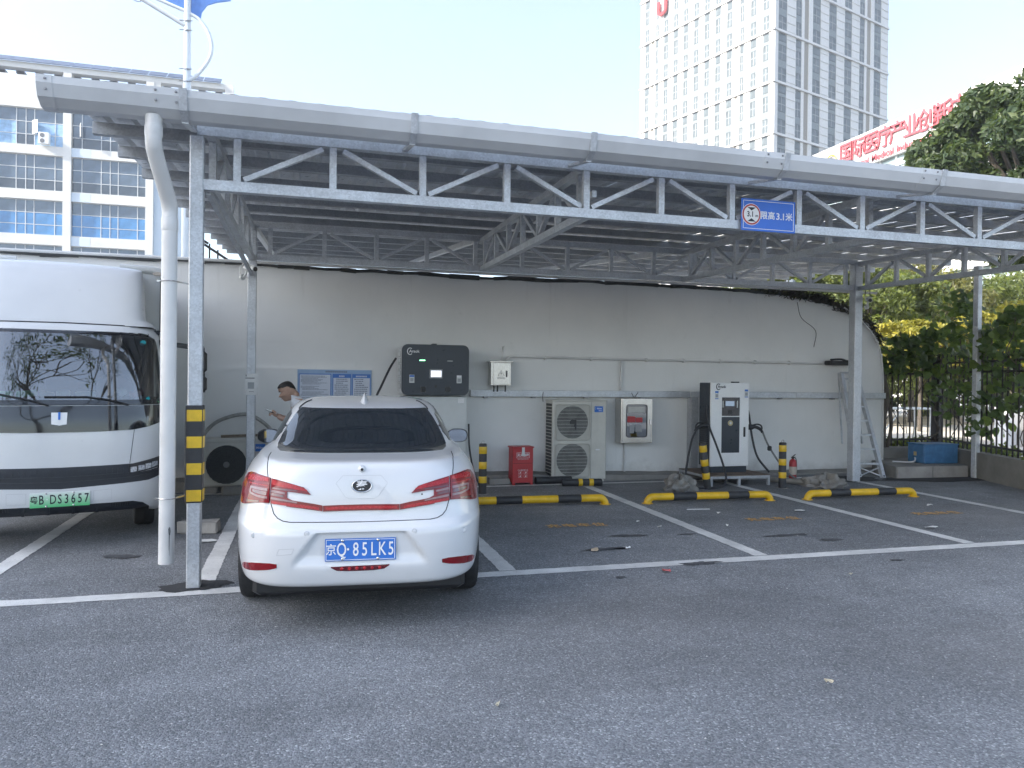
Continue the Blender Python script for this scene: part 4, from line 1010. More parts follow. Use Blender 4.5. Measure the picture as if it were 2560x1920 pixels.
    for k, (dy, sc_) in enumerate(((0.0, .92), (.02, 1.0), (.07, .95), (.12, .7), (.15, .35))):
        for j in range(20):
            a = 2*math.pi*j/20; cx_, sz_ = math.cos(a), math.sin(a)
            rings.append((mx+s*.11*sc_*math.copysign(abs(cx_)**.7, cx_), my+dy, mz+.072*sc_*math.copysign(abs(sz_)**.7, sz_)*(1 if cx_*s > -.5 else .9)))
    mr.add(rings, [(i*20+j, i*20+(j+1) % 20, (i+1)*20+(j+1) % 20, (i+1)*20+j) for i in range(4) for j in range(20)]+[tuple(range(80, 100))]); mr.m(0)
    mr.bar((mx-s*.08, my+.06, mz-.05), (s*.80, my+.10, 1.0), .06, .035); mo = mr.build('door_mirror', M_BLACKP, car, smooth=50)
    mg = MB(); mg.add([(mx+s*.098*math.copysign(abs(math.cos(a))**.7, math.cos(a)), my+.004, mz+.064*math.copysign(abs(math.sin(a))**.7, math.sin(a))) for a in [2*math.pi*j/24 for j in range(24)]], [tuple(range(24))]); mg.build('mirror_glass', mat('mirror_silver', (.6, .65, .7), .03, metal=1.0, var=.02), mo)
    # door handle
    m = MB(); m.cbox(s*.875-.012, 1.75, .86, s*.875+.012, 1.95, .885, .008); m.build('door_handle', M_CARP, car)
# full-width light strip
m = patch_cols(SR, [(-.24, .779, .816), (-.12, .781, .819), (0, .782, .820), (.12, .781, .819), (.24, .781, .817)], .009, nz=4, thick=.016, out=1, fine=6); ls = m.build('light_strip', M_LRED, car, smooth=60)
patch_cols(SR, [(-.225, .789, .806), (0, .792, .810), (.225, .791, .806)], .0115, nz=3, thick=.004, out=1, fine=8).build('lamp_insert', M_LBRT, ls, smooth=60)
# centre lamp in the bumper
cf = [(-.185, .434, .440), (-.15, .416, .440), (-.08, .411, .442), (0, .411, .443), (.08, .412, .444), (.145, .420, .445), (.178, .440, .446)]
patch_cols(SR, [(a*1.12, l-.012, h+.008) for a, l, h in cf], .002, nz=4, thick=.012, out=1).build('centre_lamp_bezel', M_CARP, car, smooth=60)
fo = patch_cols(SR, cf, .005, nz=4, thick=.01, out=1).build('centre_fog_lamp', M_LDRK, car, smooth=60)
for i in range(6):
    x = -.118+i*.047; p = Vector(SR(x, .428)); m = MB(); m.lathe([(.0105, -.004), (.006, -.009)], 10, (p.x, p.y-.003, p.z), 'Y'); m.build('fog_diode', M_LBRT, fo)
# plate
ply = car_rear(0, .545)-.014
pe = MB(); pe.cbox(-.22, 0, -.07, .22, .006, .07, .002); plate = pe.build('number_plate', M_BLUEP, car, loc=(-.003, ply-.004, .545), rot=(R(-3), 0, 0))
MATS['blue_print'].node_tree.nodes['Principled BSDF'].inputs['Roughness'].default_value = .35
m = MB()
for x0, z0, x1, z1 in ((-.214, -.064, .214, -.061), (-.214, .061, .214, .064), (-.214, -.064, -.211, .064), (.211, -.064, .214, .064)): m.box(x0, -.0012, z0, x1, .001, z1)
m.build('plate_border', M_WHITE, plate)
for ch, x, w in (('京', -.182, .9), ('Q', -.118, .78), ('·', -.078, 1.), ('8', -.030, .78), ('5', .025, .78), ('L', .080, .78), ('K', .134, .78), ('5', .190, .78)):
    text(ch, .120 if ch != '京' else .074, M_WHITE, plate, (x, -.0015, -.002), sx=w*.82 if ch != '京' else w, bold=.0008, name='plate_character', extrude=.0006)
for x in (-.112, .108):
    for z in (.058, -.058): m = MB(); m.lathe([(.0085, 0), (.0085, -.006), (.004, -.009)], 12, (x, 0, z), 'Y'); m.build('plate_bolt', M_CHROME, plate)
# emblem
ey_ = car_rear(0, .936)
m = MB(); m.tube([(.061*math.cos(R(a)), 0, .039*math.sin(R(a))) for a in range(0, 361, 10)], .004, 8); em = m.build('emblem', M_CHROME, car, smooth=60, loc=(0, ey_-.006, .936), rot=(R(-6), 0, 0))
m = MB(); m.prism([(.059*math.cos(R(a)), .037*math.sin(R(a))) for a in range(0, 360, 10)], -.002, .004); m.build('emblem_field', M_BLACKP, em)
text('秦', .062, M_WHITE, em, (0, -.0032, .001), bold=.0012, extrude=.001, name='emblem_character', sx=1.15)
ribbon(SR, [(-.163, .953), (-.121, 1.001), (.121, 1.001), (.163, .953), (.104, .868), (.075, .855), (-.075, .855), (-.104, .868), (-.163, .953)], .0016, .0004, out=1).build('emblem_panel_seam', mat('soft_gap', (.42, .43, .44), .6), car)
# reversing camera
p = Vector(SR(0, 1.042)); m = MB(); m.lathe([(.023, .004), (.022, -.010), (.015, -.020), (.014, -.021)], 20, (0, p.y, 1.042), 'Y'); cm = m.build('reversing_camera', M_CARP, car, smooth=50)
m = MB(); m.lathe([(.010, -.020), (.008, -.0235)], 14, (0, p.y, 1.040), 'Y'); m.build('camera_lens', M_BLACKP, cm)
p = Vector(SR(.385, .876)); m = MB(); m.lathe([(.006, .0), (.006, -.0015)], 12, (p.x, p.y, p.z), 'Y'); m.build('key_hole', M_BLACKP, car)
# tow-eye cover outline
ribbon(SR, [(-.517, .518), (-.502, .556), (-.410, .562), (-.424, .527), (-.517, .518)], .0018, .0003, out=1).build('tow_eye_cover_seam', mat('soft_gap', (.42, .43, .44), .6), car)
# shark fin
m = MB(); fin = []
for yy, hw, hz in ((1.50, .006, .0), (1.56, .030, .022), (1.63, .042, .040), (1.72, .036, .066), (1.78, .026, .078), (1.82, .012, .072)):
    zb = 1.395+.14*(yy-1.5); fin.append([(-hw, yy, zb), (-hw*.35, yy, zb+hz*.75), (0, yy, zb+hz), (hw*.35, yy, zb+hz*.75), (hw, yy, zb)])
vs = [p for r_ in fin for p in r_]; m.add(vs, [(i*5+j, i*5+j+1, (i+1)*5+j+1, (i+1)*5+j) for i in range(5) for j in range(4)]+[tuple(range(25, 30))]); m.build('roof_aerial', M_CARP, car, smooth=50)
# wheels
def wheel(par, x, y, r, wd, s, nm='wheel'):
    m = MB(); m.lathe([(r*.66, -wd*.46), (r*.80, -wd*.50), (r*.95, -wd*.47), (r*.985, -wd*.40), (r, -wd*.3), (r, -wd*.02), (r-.006, -wd*.015), (r-.006, wd*.015), (r, wd*.02), (r, wd*.3), (r*.985, wd*.40), (r*.95, wd*.47), (r*.80, wd*.50), (r*.66, wd*.46)], 48, (0, 0, 0), 'X')
    w_ = m.build(nm, M_TYRE, par, smooth=40, loc=(x, y, r))
    m = MB(); m.lathe([(r*.66, s*wd*.30), (r*.64, s*wd*.44), (r*.58, s*wd*.36), (r*.2, s*wd*.34), (r*.17, s*wd*.42), (.01, s*wd*.42)], 30, (0, 0, 0), 'X')
    for k in range(5):
        a = 2*math.pi*k/5; m.bar((s*wd*.40, math.cos(a)*r*.15, math.sin(a)*r*.15), (s*wd*.42, math.cos(a)*r*.62, math.sin(a)*r*.62), .06, .02, up=(1, 0, 0))
    m.build('rim', M_CHROME, w_, smooth=40)
for s in (-1, 1):
    for y in (1.03, 3.70): wheel(car, s*.760, y, .322, .205, s)
# ------------------------------------------------------------------ light truck cab surface (truck frame: x to the viewer's right, y backwards from the bumper, z up)
TR_LV = [(.28,.10,.88),(.34,.03,.905),(.46,0,.92),(.60,0,.925),(.80,.01,.925),(1.0,.02,.925),(1.2,.035,.92),(1.35,.06,.915),(1.6,.115,.90),(1.85,.175,.885),(2.04,.23,.87),(2.09,.28,.855),(2.13,.36,.82)]
TR_N, TR_L = 4.0, 0.85
def tr_at(z):
    S = TR_LV
    if z <= S[0][0]: return S[0]
    for a, b in zip(S, S[1:]):
        if a[0] <= z <= b[0]:
            t = (z-a[0])/(b[0]-a[0]); return tuple(p+(q-p)*t for p, q in zip(a, b))
    return S[-1]
def tr_front(x, z):
    _, y0, w = tr_at(z); k = min(.9995, abs(x)/w)
    return y0+TR_L*(1-(1-k**TR_N)**(1/TR_N))
# ------------------------------------------------------------------ white light truck
tr = empty('white_box_truck', (-2.16, 7.84, 0), R(13)); tag(tr, 'white light box truck facing the camera at left, green number plate', 'truck')
M_TRW = mat('white_truck_paint', (0.64, 0.655, 0.66), 0.33, var=0.04, vscale=2, coat=.5, dirt=0.08)
M_TGLASS = NT('windscreen_glass'); tg = M_TGLASS
tg.col((0.03, 0.04, 0.05)); tg.set(Roughness=0.02); tg.b.inputs['Specular IOR Level'].default_value = 0.9
tp = tg.new('ShaderNodeBsdfTransparent'); tp.inputs['Color'].default_value = (0.55, 0.66, 0.66, 1)
gs = tg.new('ShaderNodeBsdfGlossy'); gs.inputs['Roughness'].default_value = 0.015; gs.inputs['Color'].default_value = (1, 1, 1, 1)
fr_ = tg.new('ShaderNodeFresnel'); fr_.inputs['IOR'].default_value = 2.9
mx = tg.new('ShaderNodeMixShader'); tg.link(fr_.outputs[0], mx.inputs[0]); tg.link(tp.outputs[0], mx.inputs[1]); tg.link(gs.outputs[0], mx.inputs[2]); tg.link(mx.outputs[0], tg.out.inputs['Surface']); M_WSG = tg.m
M_GLOSSBLK = mat('gloss_black_panel', (0.010, 0.011, 0.013), 0.06, var=0.05, coat=1.0)
SF = lambda x, z: (x, tr_front(x, z), z)
SFz = lambda z, x: (x, tr_front(x, z), z)
def sub_lv(S, n=5):
    out = []
    for a, b in zip(S, S[1:]):
        for k in range(n): out.append(tuple(lerp(p, q, k/n) for p, q in zip(a, b)))
    return out+[S[-1]]
def cab_ring(z, y0, w, NB=72):
    P = []
    for i in range(NB+1):
        u = -1+2*i/NB; x = w*math.sin(u*math.pi/2)*.9995; k = abs(x)/w
        P.append((x, y0+TR_L*(1-(1-k**TR_N)**(1/TR_N)), z))
    P += [(w, 1.62, z), (-w, 1.62, z)]; return P
def cab_shell(z0, z1, name, m, extra=()):
    zs = sorted(set([z0, z1]+[l[0] for l in sub_lv(TR_LV, 3) if z0 < l[0] < z1])); mb = MB(); rs = [cab_ring(*tr_at(z)) for z in zs]
    rs = [[(p[0], p[1], z) for p in r_] for r_, z in zip(rs, zs)]; n = len(rs[0]); vs = [p for r_ in rs for p in r_]
    fs = [(i*n+k, i*n+(k+1) % n, (i+1)*n+(k+1) % n, (i+1)*n+k) for i in range(len(rs)-1) for k in range(n)]+[tuple(range(n-1, -1, -1)), tuple((len(rs)-1)*n+k for k in range(n))]
    mb.add(vs, fs); return mb.build(name, m, tr, smooth=40)
# lower cab: bumper, black band, nose; upper cab is pillars + roof around the glass
cab_shell(.58, 1.34, 'cab', M_TRW)
def front_patch(nm, cols, m, off, par=tr, nz=4, fine=4, thick=.012): return patch_cols(SF, cols, off, nz=nz, thick=thick, out=1, fine=fine).build(nm, m, par, smooth=50)
xs_ = [-.905, -.85, -.74, -.6, -.3, 0, .3, .6, .74, .85, .905]
bandlo = {.905: 1.195, .85: 1.16, .74: 1.125, .6: 1.10, .3: 1.09, 0: 1.088}
front_patch('black_nose_band', [(x, bandlo[abs(x)], 1.335) for x in xs_], M_GLOSSBLK, .006, nz=6)
gt = {.905: .838, .85: .82, .74: .798, .6: .772, .3: .766, 0: .762}; gb = {.905: .652, .85: .640, .74: .605, .6: .585, .3: .572, 0: .562}
M_GRILLE = mat('dark_grille_plastic', (0.022, 0.026, 0.034), 0.45, var=0.15)
gr = front_patch('grille', [(x, gb[abs(x)]-.01, gt[abs(x)]) for x in xs_], M_GRILLE, .004, nz=6)
front_patch('grille_bar', [(x, lerp(gb[abs(x)], gt[abs(x)], .50), lerp(gb[abs(x)], gt[abs(x)], .56)) for x in xs_], M_GRILLE, .022, gr, nz=2, thick=.02)
front_patch('grille_bar', [(x, lerp(gb[abs(x)], gt[abs(x)], .26), lerp(gb[abs(x)], gt[abs(x)], .32)) for x in xs_], M_GRILLE, .018, gr, nz=2, thick=.02)
for i in range(25):
    x = -.57+i*.0475; front_patch('grille_rib', [(x-.004, .665, .735), (x+.004, .665, .735)], M_GRILLE, .012, gr, nz=2, fine=1)
M_HEAD = mat('headlamp_glass', (0.42, 0.44, 0.47), 0.12, var=0.5, vscale=60, coat=1.0)
for s in (-1, 1):
    hl = front_patch('headlamp', [(s*a, l, h) for a, l, h in ((.565, .672, .765), (.65, .678, .778), (.74, .69, .792), (.82, .705, .81), (.88, .73, .83))][::s], M_BLACKP, .010)
    for a0, a1, l, h in ((.578, .632, .683, .742), (.645, .70, .686, .752), (.708, .76, .692, .764), (.768, .815, .702, .776)):
        front_patch('lamp_lens', [(s*a0, l, h-.004), (s*a1, l+.004, h)][::s], M_HEAD, .014, hl, fine=2)
    ribbon(SF, [(s*.612, 1.10), (s*.574, .775)], .005, .001, out=1).build('panel_seam', M_GAP, tr)
# bumper: white, with wheel-side drops
bl = {.905: .27, .85: .265, .80: .275, .74: .343, .69: .385, .6: .412, .3: .412, 0: .405}
xb = [-.915, -.85, -.80, -.74, -.69, -.6, -.3, 0, .3, .6, .69, .74, .80, .85, .915]
bt = lambda x: lerp(.562, .600, min(1, abs(x)/.75)) if abs(x) < .75 else lerp(.600, .652, (abs(x)-.75)/.165)
front_patch('bumper', [(x, bl[min(bl, key=lambda k: abs(k-abs(x)))], bt(x)) for x in xb], M_TRW, .012, nz=8, fine=5, thick=.06)
sk = front_patch('bumper_skirt', [(x, .285, .42) for x in (-.8, -.6, -.3, 0, .3, .6, .8)], M_GRILLE, -.035, thick=.03)
for x in (-.30, -.1, .1, .30): front_patch('skirt_post', [(x-.012, .30, .41), (x+.012, .30, .41)], M_GRILLE, -.015, sk, fine=1)
for sx in (-1, 1):
    for k in range(9): x = sx*(.42+.022*k); front_patch('skirt_slot', [(x-.005, .352, .392), (x+.005, .352, .392)], M_BLACKP, -.030, sk, fine=1)
    x0, x1 = sx*.27, sx*.42; q = [(x0, .535), (x1, .54), (x1, .445), (x0, .44), (x0, .535)]; ribbon(SF, q, .002, .0125, out=1).build('bumper_panel_seam', mat('soft_gap', (.42, .43, .44), .6), tr)
# number plate (green fading to white)
t = NT('green_plate'); tc = t.new('ShaderNodeTexCoord'); sp_ = t.new('ShaderNodeSeparateXYZ'); t.link(tc.outputs['Generated'], sp_.inputs[0])
t.col(t.ramp(sp_.outputs[2], [(0.05, (.10, .52, .20)), (.55, (.42, .70, .48)), (.95, (.74, .80, .76))])); t.set(Roughness=.35)
pe = MB(); pe.cbox(-.24, 0, -.07, .24, .006, .07, .002); plate = pe.build('number_plate', t.m, tr, loc=(0, -.022, .472))
M_DKTXT = mat('dark_print', (.008, .012, .02), .5)
for ch, x, w in (('粤', -.207, .85), ('B', -.150, .74), ('D', -.058, .74), ('S', -.004, .74), ('3', .050, .74), ('6', .104, .74), ('5', .158, .74), ('7', .212, .74)):
    text(ch, .120 if ch != '粤' else .074, M_DKTXT, plate, (x, -.0015, -.002), sx=w*.84 if ch != '粤' else w, bold=.0012, name='plate_character', extrude=.0006)
text('·', .09, M_WHITE, plate, (-.105, -.0015, .0), name='plate_dot', extrude=.0006)
for x in (-.112, .108):
    for z in (.058, -.058): m = MB(); m.lathe([(.0085, 0), (.0085, -.006), (.004, -.009)], 12, (x, 0, z), 'Y'); m.build('plate_bolt', M_CHROME, plate)
# shield badge
e_ = front_patch('badge', [(-.080, 1.262, 1.272), (-.078, 1.165, 1.272), (-.015, 1.153, 1.272), (.045, 1.163, 1.272), (.049, 1.262, 1.272)], M_WHITEP, .016, nz=4)
front_patch('badge_bar', [(-.024, 1.205, 1.275), (-.006, 1.205, 1.275)], M_BLUEP, .020, e_, fine=2)
# windscreen surround: roof header, pillars
gw = [(1.352, .868), (1.45, .862), (1.6, .852), (1.75, .842), (1.9, .830), (1.98, .812), (2.02, .785), (2.05, .735)]
M_HDR = M_TRW
front_patch('roof_header', [(x, 2.045-.065*max(0, (abs(x)-.72)/.12) if abs(x) > .72 else 2.045, 2.125) for x in (-.835, -.80, -.76, -.72, -.4, 0, .4, .72, .76, .80, .835)], M_TRW, .006, nz=5, thick=.04)
for s in (-1, 1):
    def pil(u, v, s=s): # u along height, v across from glass edge to cab side
        hw = 0
        for (z0, h0), (z1, h1) in zip(gw, gw[1:]):
            if z0 <= u <= z1: hw = lerp(h0, h1, (u-z0)/(z1-z0)); break
        else: hw = gw[-1][1] if u > gw[-1][0] else gw[0][1]
        w_ = tr_at(u)[2]*.9985; x = lerp(hw, w_, v); return (s*x, tr_front(x, u), u)
    patch_cols(pil, [(z, 0, 1) for z in (1.34, 1.45, 1.6, 1.75, 1.9, 1.98, 2.02, 2.05, 2.09)], .004, nz=4, thick=.04, out=-s).build('pillar', M_TRW, tr, smooth=50)
    m = MB(); m.box(s*.895-.02, .80, 1.34, s*.895+.0, 1.62, 2.1) ; m.build('door', M_TRW, tr)
    # mirror arm and housings
    m = MB(); m.bar((s*.84, .62, 1.98), (s*1.30, .72, 1.93), .05, .05); m.bar((s*1.30, .72, 1.94), (s*1.31, .72, 1.45), .03, .03)
    mo = m.build('mirror_bracket', M_BLACKP, tr)
    for z0, z1 in ((1.665, 1.905), (1.455, 1.635)): m = MB(); m.cbox(s*1.25-.09, .66, z0, s*1.25+.09, .75, z1, .03); m.build('mirror', M_BLACKP, mo)
    m = MB(); m.cbox(s*.96-.05, .62, 1.17, s*.96+.05, .80, 1.34, .02); m.build('corner_mirror', M_BLACKP, tr)
front_patch('glass_mask', [(x, 1.345, 1.39) for x in (-.86, -.6, -.3, 0, .3, .6, .86)], M_GLOSSBLK, .007, nz=2)
front_patch('header_mask', [(x, 2.02, 2.05) for x in (-.74, -.4, 0, .4, .74)], M_GLOSSBLK, .007, nz=2)
ws = patch_cols(SFz, [(z, -hw, hw) for z, hw in gw], .005, nz=36, thick=.004, out=-1, fine=2).build('windscreen', M_WSG, tr, smooth=60)
# interior: dashboard, seats, wheel, clutter
M_INT = mat('dark_interior', (0.035, 0.04, 0.045), 0.8)
m = MB(); m.prism([(.30, .95), (.30, 1.36), (.52, 1.41), (.80, 1.38), (.86, 1.15), (.86, .95)], -.84, .84, 'YZ'); m.build('dashboard', M_INT, tr)
m = MB(); m.box(-.86, 1.55, .9, .86, 1.60, 2.1); m.box(-.86, .55, 2.06, .86, 1.6, 2.10); m.build('cab_lining', M_INT, tr)
for x in (-.45, .45): m = MB(); m.cbox(x-.25, 1.2, 1.0, x+.25, 1.42, 1.75, .06); m.cbox(x-.13, 1.24, 1.76, x+.13, 1.38, 1.95, .04); m.build('seat', mat('seat_fabric', (.06, .065, .07), .9), tr)
m = MB(); m.tube([(.45+.19*math.cos(R(a)), .88+.08*math.sin(R(a)), 1.47+.17*math.sin(R(a))) for a in range(0, 361, 15)], .014, 8); m.build('steering_wheel', M_BLACKP, tr, smooth=60)
M_GRN = mat('green_packet', (.12, .42, .22), .6); M_PAPER = mat('white_paper', (.72, .72, .70), .8, var=.08, vscale=20); M_KRAFT = mat('kraft_paper', (.5, .40, .28), .8); M_TISS = mat('red_white_packet', (.55, .12, .12), .6)
for nm, mm, x0, x1, z, ry in (('paper_packet', M_GRN, -.56, -.42, 1.405, 0), ('paper_packet', M_GRN, -.39, -.22, 1.405, 4), ('paper_sheet', M_KRAFT, -.2, -.08, 1.41, -8), ('paper_sheet', M_PAPER, -.06, .06, 1.405, 5), ('paper_sheet', M_PAPER, .1, .28, 1.405, 0), ('tissue_packet', M_TISS, .60, .72, 1.40, 14), ('crumpled_tissue', M_PAPER, .48, .58, 1.40, 25)):
    m = MB(); m.cbox(0, -.04, 0, x1-x0, .04, .06, .01); o = m.build(nm, mm, tr, loc=(x0, .50, z), rot=(0, R(-ry), R(ry*2)))
m = MB(); m.lathe([(.03, -.002), (.03, .002)], 20, (0, 0, 0), 'Y'); p = Vector(SF(.70, 1.955)); m.build('round_sticker', mat('teal_sticker', (.02, .36, .42), .5), tr, loc=(p.x-.01, p.y-.012, p.z), rot=(R(24), 0, R(22)))
p = Vector(SF(.735, 1.40)); m = MB(); m.lathe([(.018, -.002), (.018, .002)], 16, (0, 0, 0), 'Y'); m.build('round_sticker', mat('teal_sticker', (.02, .36, .42), .5), tr, loc=(p.x, p.y-.014, p.z), rot=(R(24), 0, R(20)))
# wipers
for pts in ([(-.62, 1.47), (-.466, 1.435), (-.25, 1.385), (-.10, 1.335)], [(-.137, 1.415), (.205, 1.415), (.40, 1.385), (.555, 1.338)]):
    ribbon(SF, pts, .016, .024, out=1).build('wiper', M_BLACKP, tr)
# roof fairing
fr_r = []
for z, y0, w in ((2.125, .36, .815), (2.16, .38, .805), (2.20, .42, .74), (2.30, .50, .735), (2.5, .68, .735), (2.68, .86, .73), (2.77, .98, .72), (2.81, 1.08, .71), (2.825, 1.4, .70)):
    ring = []
    for i in range(49):
        u = -1+2*i/48; x = w*math.sin(u*math.pi/2); k = abs(x)/w; ring.append((x, y0+(1.62-y0)*.75*(1-(1-min(.999, k)**9)**(1/9)), z-.02*k**2*(1 if z > 2.6 else 0)))
    ring += [(w, 1.66, z), (-w, 1.66, z)]; fr_r.append(ring)
n = len(fr_r[0]); m = MB(); m.add([p for r_ in fr_r for p in r_], [(i*n+k, i*n+(k+1) % n, (i+1)*n+(k+1) % n, (i+1)*n+k) for i in range(len(fr_r)-1) for k in range(n)]+[tuple(range(n-1, -1, -1)), tuple((len(fr_r)-1)*n+k for k in range(n))])
fa = m.build('roof_fairing', M_TRW, tr, smooth=45)
m = MB(); ribbon(SF, [(-.82, 2.110), (-.5, 2.118), (0, 2.124), (.5, 2.118), (.82, 2.108)], .014, .008, out=1).build('roof_seam', M_GAP, tr)
# cargo box
M_BOXW = mat('box_white_panel', (.60, .62, .62), .4, var=.05, vscale=1.5, dirt=.15)
m = MB(); m.cbox(-1.0, 1.71, .82, 1.0, 6.0, 2.84, .02); bx_ = m.build('cargo_box', M_BOXW, tr)
for s in (-1, 1):
    m = MB(); m.tube([(s*.99, 1.72, .82), (s*.99, 1.72, 2.74)], .04, 14); m.build('corner_post', M_BOXW, bx_, smooth=50)
    m = MB(); m.tube([(s*.99, 1.72, 2.74), (s*.99, 1.72, 2.80), (s*.95, 1.72, 2.85), (s*.85, 1.72, 2.875), (s*.5, 1.72, 2.88)], .045, 12); m.build('corner_cap', M_BOXW, bx_, smooth=60)
    m = MB(); m.lathe([(.05, -.012), (.042, -.02)], 18, (0, 0, 0), 'Y'); o = m.build('marker_lamp', mat('amber_marker', (.5, .45, .4), .2), bx_, loc=(s*.90, 1.69, 2.83)); o.scale = (1.1, 1, .45)
    m = MB(); m.box(s*.93-.004, 1.695, .85, s*.93+.004, 1.71, 2.78); m.build('panel_joint', M_GAP, bx_)
m = MB(); m.cbox(-.45, 1.2, .40, .45, 5.9, .78, .03); m.build('chassis', M_BLACKP, tr)
for s in (-1, 1):
    wheel(tr, s*.74, 1.05, .36, .20, s)
    wheel(tr, s*.72, 4.4, .36, .26, s)
# ------------------------------------------------------------------ blue height-limit sign on the truss
sg = empty('height_limit_sign', (4.20, 6.155, 3.195)); tag(sg, 'blue height limit sign with a red ringed 3.1 m disc on the front truss', 'sign')
M_SIGNB = mat('sign_blue', (0.035, 0.15, 0.60), 0.35, var=0.08, vscale=3)
b = MB(); b.cbox(-.29, -.006, -.15, .29, .006, .148, .002); b.build('panel', M_SIGNB, sg)
b = MB()
for x0, z0, x1, z1 in ((-.272, -.132, .272, -.127), (-.272, .126, .272, .131), (-.272, -.132, -.267, .131), (.267, -.132, .272, .131)): b.box(x0, -.0075, z0, x1, -.0055, z1)
b.build('border', M_WHITE, sg)
def disc(r, y0, y1, n=40): return [(r*math.cos(2*math.pi*i/n), r*math.sin(2*math.pi*i/n)) for i in range(n)]
for r, m_, y0, nm in ((.101, M_WHITE, -.0075, 'disc_rim'), (.096, M_REDP, -.0085, 'red_ring'), (.081, M_WHITE, -.0095, 'disc_field')):
    b = MB(); b.prism(disc(r, 0, 0), y0, -.005); b.build(nm, m_, sg, loc=(-.185, 0, 0))
for s in (-1, 1):
    b = MB(); b.prism([(-.045, s*.066), (.045, s*.066), (0, s*.036)], -.0105, -.009); b.build('arrow_mark', M_DKTXT, sg, loc=(-.185, 0, 0))
text('3.1', .068, M_DKTXT, sg, (-.197, -.0108, 0), bold=.0015, sx=.9, extrude=.0004); text('m', .040, M_DKTXT, sg, (-.130, -.0108, -.010), bold=.0008, extrude=.0004)
for ch, x, s_ in (('限', -.050, .078), ('高', .030, .078), ('3', .101, .088), ('.', .134, .088), ('1', .160, .088), ('米', .221, .078)):
    text(ch, s_, M_WHITE, sg, (x, -.0065, -.004), bold=.0012, extrude=.0006, name='character')
# ------------------------------------------------------------------ notice board
nb = empty('notice_board', (.47, 11.64, 1.30)); tag(nb, 'pale blue notice board with white text panels on the wall behind the car', 'notice board')
M_NB = mat('notice_blue', (.30, .43, .62), .5, var=.05); M_NBW = mat('notice_white', (.62, .66, .74), .6, var=.03); M_NBH = mat('notice_header', (.06, .18, .52), .5); M_NBT = mat('notice_text', (.20, .23, .30), .7)
b = MB(); b.cbox(-.545, -.012, -.42, .545, 0, .447, .003); b.build('panel', M_NB, nb)
rnd = random.Random(4)
def lines(x0, x1, z1, z0, dz, par):
    b = MB(); z = z1
    while z > z0:
        if rnd.random() < .9:
            x = x0+rnd.choice([0, 0, .02]); xe = lerp(x, x1, rnd.uniform(.45, 1))
            while x < xe: w = rnd.uniform(.012, .05); b.box(x, -.0185, z, min(x+w, xe), -.0172, z+dz*.42); x += w+.005
        z -= dz
    stuff(b.build('text_lines', M_NBT, par))
for x0, x1, head in ((-.525, -.055, 0), (-.035, .240, 1), (.255, .53, 1)):
    b = MB(); b.box(x0, -.0145, -.40, x1, -.011, .385); f = b.build('text_panel_frame', M_NBH, nb)
    b = MB(); b.box(x0+.012, -.017, -.39, x1-.012, -.0143, .372 if not head else .325); p_ = b.build('text_panel', M_NBW, f)
    lines(x0+.03, x1-.03, .345 if not head else .30, -.37, .017 if not head else .03, f)
b = MB(); b.box(.258, -.0175, .04, .527, -.0171, .052); b.build('panel_rule', M_NBH, nb)
b = MB(); x = -.14
while x < .16: b.box(x, -.0138, .405, x+.022, -.0118, .43); x += .027
b.build('title_marks', M_NBT, nb)
b = MB(); x = .06
while x < .14: b.box(x, -.0165, .34, x+.016, -.0142, .362); x += .021
x = .31
while x < .47: b.box(x, -.0165, .34, x+.016, -.0142, .362); x += .021
stuff(b.build('header_marks', M_NBW, nb))
# ------------------------------------------------------------------ wall charging unit
ch_ = empty('wall_charging_unit', (1.905, 11.05, 1.38)); tag(ch_, 'charcoal fronted wall charging unit with a lit screen above the car', 'charging unit')
def rrect(w, h, r, n=6):
    P = []
    for cx, cz, a0 in ((w/2-r, h/2-r, 0), (-w/2+r, h/2-r, 90), (-w/2+r, -h/2+r, 180), (w/2-r, -h/2+r, 270)):
        for k in range(n+1): a = R(a0+90*k/n); P.append((cx+r*math.cos(a), cz+r*math.sin(a)))
    return P
b = MB(); b.prism([(p[0], p[1]+.378) for p in rrect(1.0, .745, .085)], .035, .56); bd = b.build('cabinet', M_PALE, ch_, smooth=35)
b = MB(); b.prism([(p[0], p[1]+.378) for p in rrect(1.01, .755, .09)], 0, .034); fp = b.build('front_panel', M_DKNAVY, ch_, smooth=35)
b = MB(); b.prism([(p[0], p[1]+.378) for p in rrect(.95, .70, .07)], -.006, .002); b.build('raised_face', M_DKNAVY, fp, smooth=35)
for i in range(6):
    b = MB(); z = .10+i*.095; b.box(-.506, .14, z, -.499, .40, z+.075); b.build('side_vent', mat('vent_grey', (.28, .28, .27), .7), bd)
    b = MB()
    for k in range(6): b.box(-.509, .15+k*.042, z+.005, -.505, .17+k*.042, z+.07)
    b.build('vent_slats', M_PALE, bd)
def logo(par, x, y, z, s, m):
    b = MB(); b.tube([(x+.034*s*math.cos(R(a)), y, z+.042*s*math.sin(R(a))) for a in range(50, 316, 12)], .0055*s, 6); b.build('logo_ring', m, par)
    text('Araok', .052*s, m, par, (x-.012*s, y-.002, z), align='LEFT', bold=.001*s, name='logo_lettering', extrude=.0008)
logo(fp, -.385, -.009, .65, 1.15, M_WHITE)
b = MB(); b.cbox(-.245, -.014, .512, -.16, -.004, .527, .004); b.build('status_light', emit('green_light', (.25, 1.0, .45), 1.6), fp)
b = MB(); b.cbox(.17, -.014, .508, .255, -.004, .523, .004); b.build('status_light', mat('unlit_light', (.6, .62, .62), .3), fp)
b = MB(); b.cbox(-.095, -.016, .25, .105, -.004, .392, .006); sc_ = b.build('screen_bezel', mat('bezel_grey', (.30, .31, .32), .5), fp)
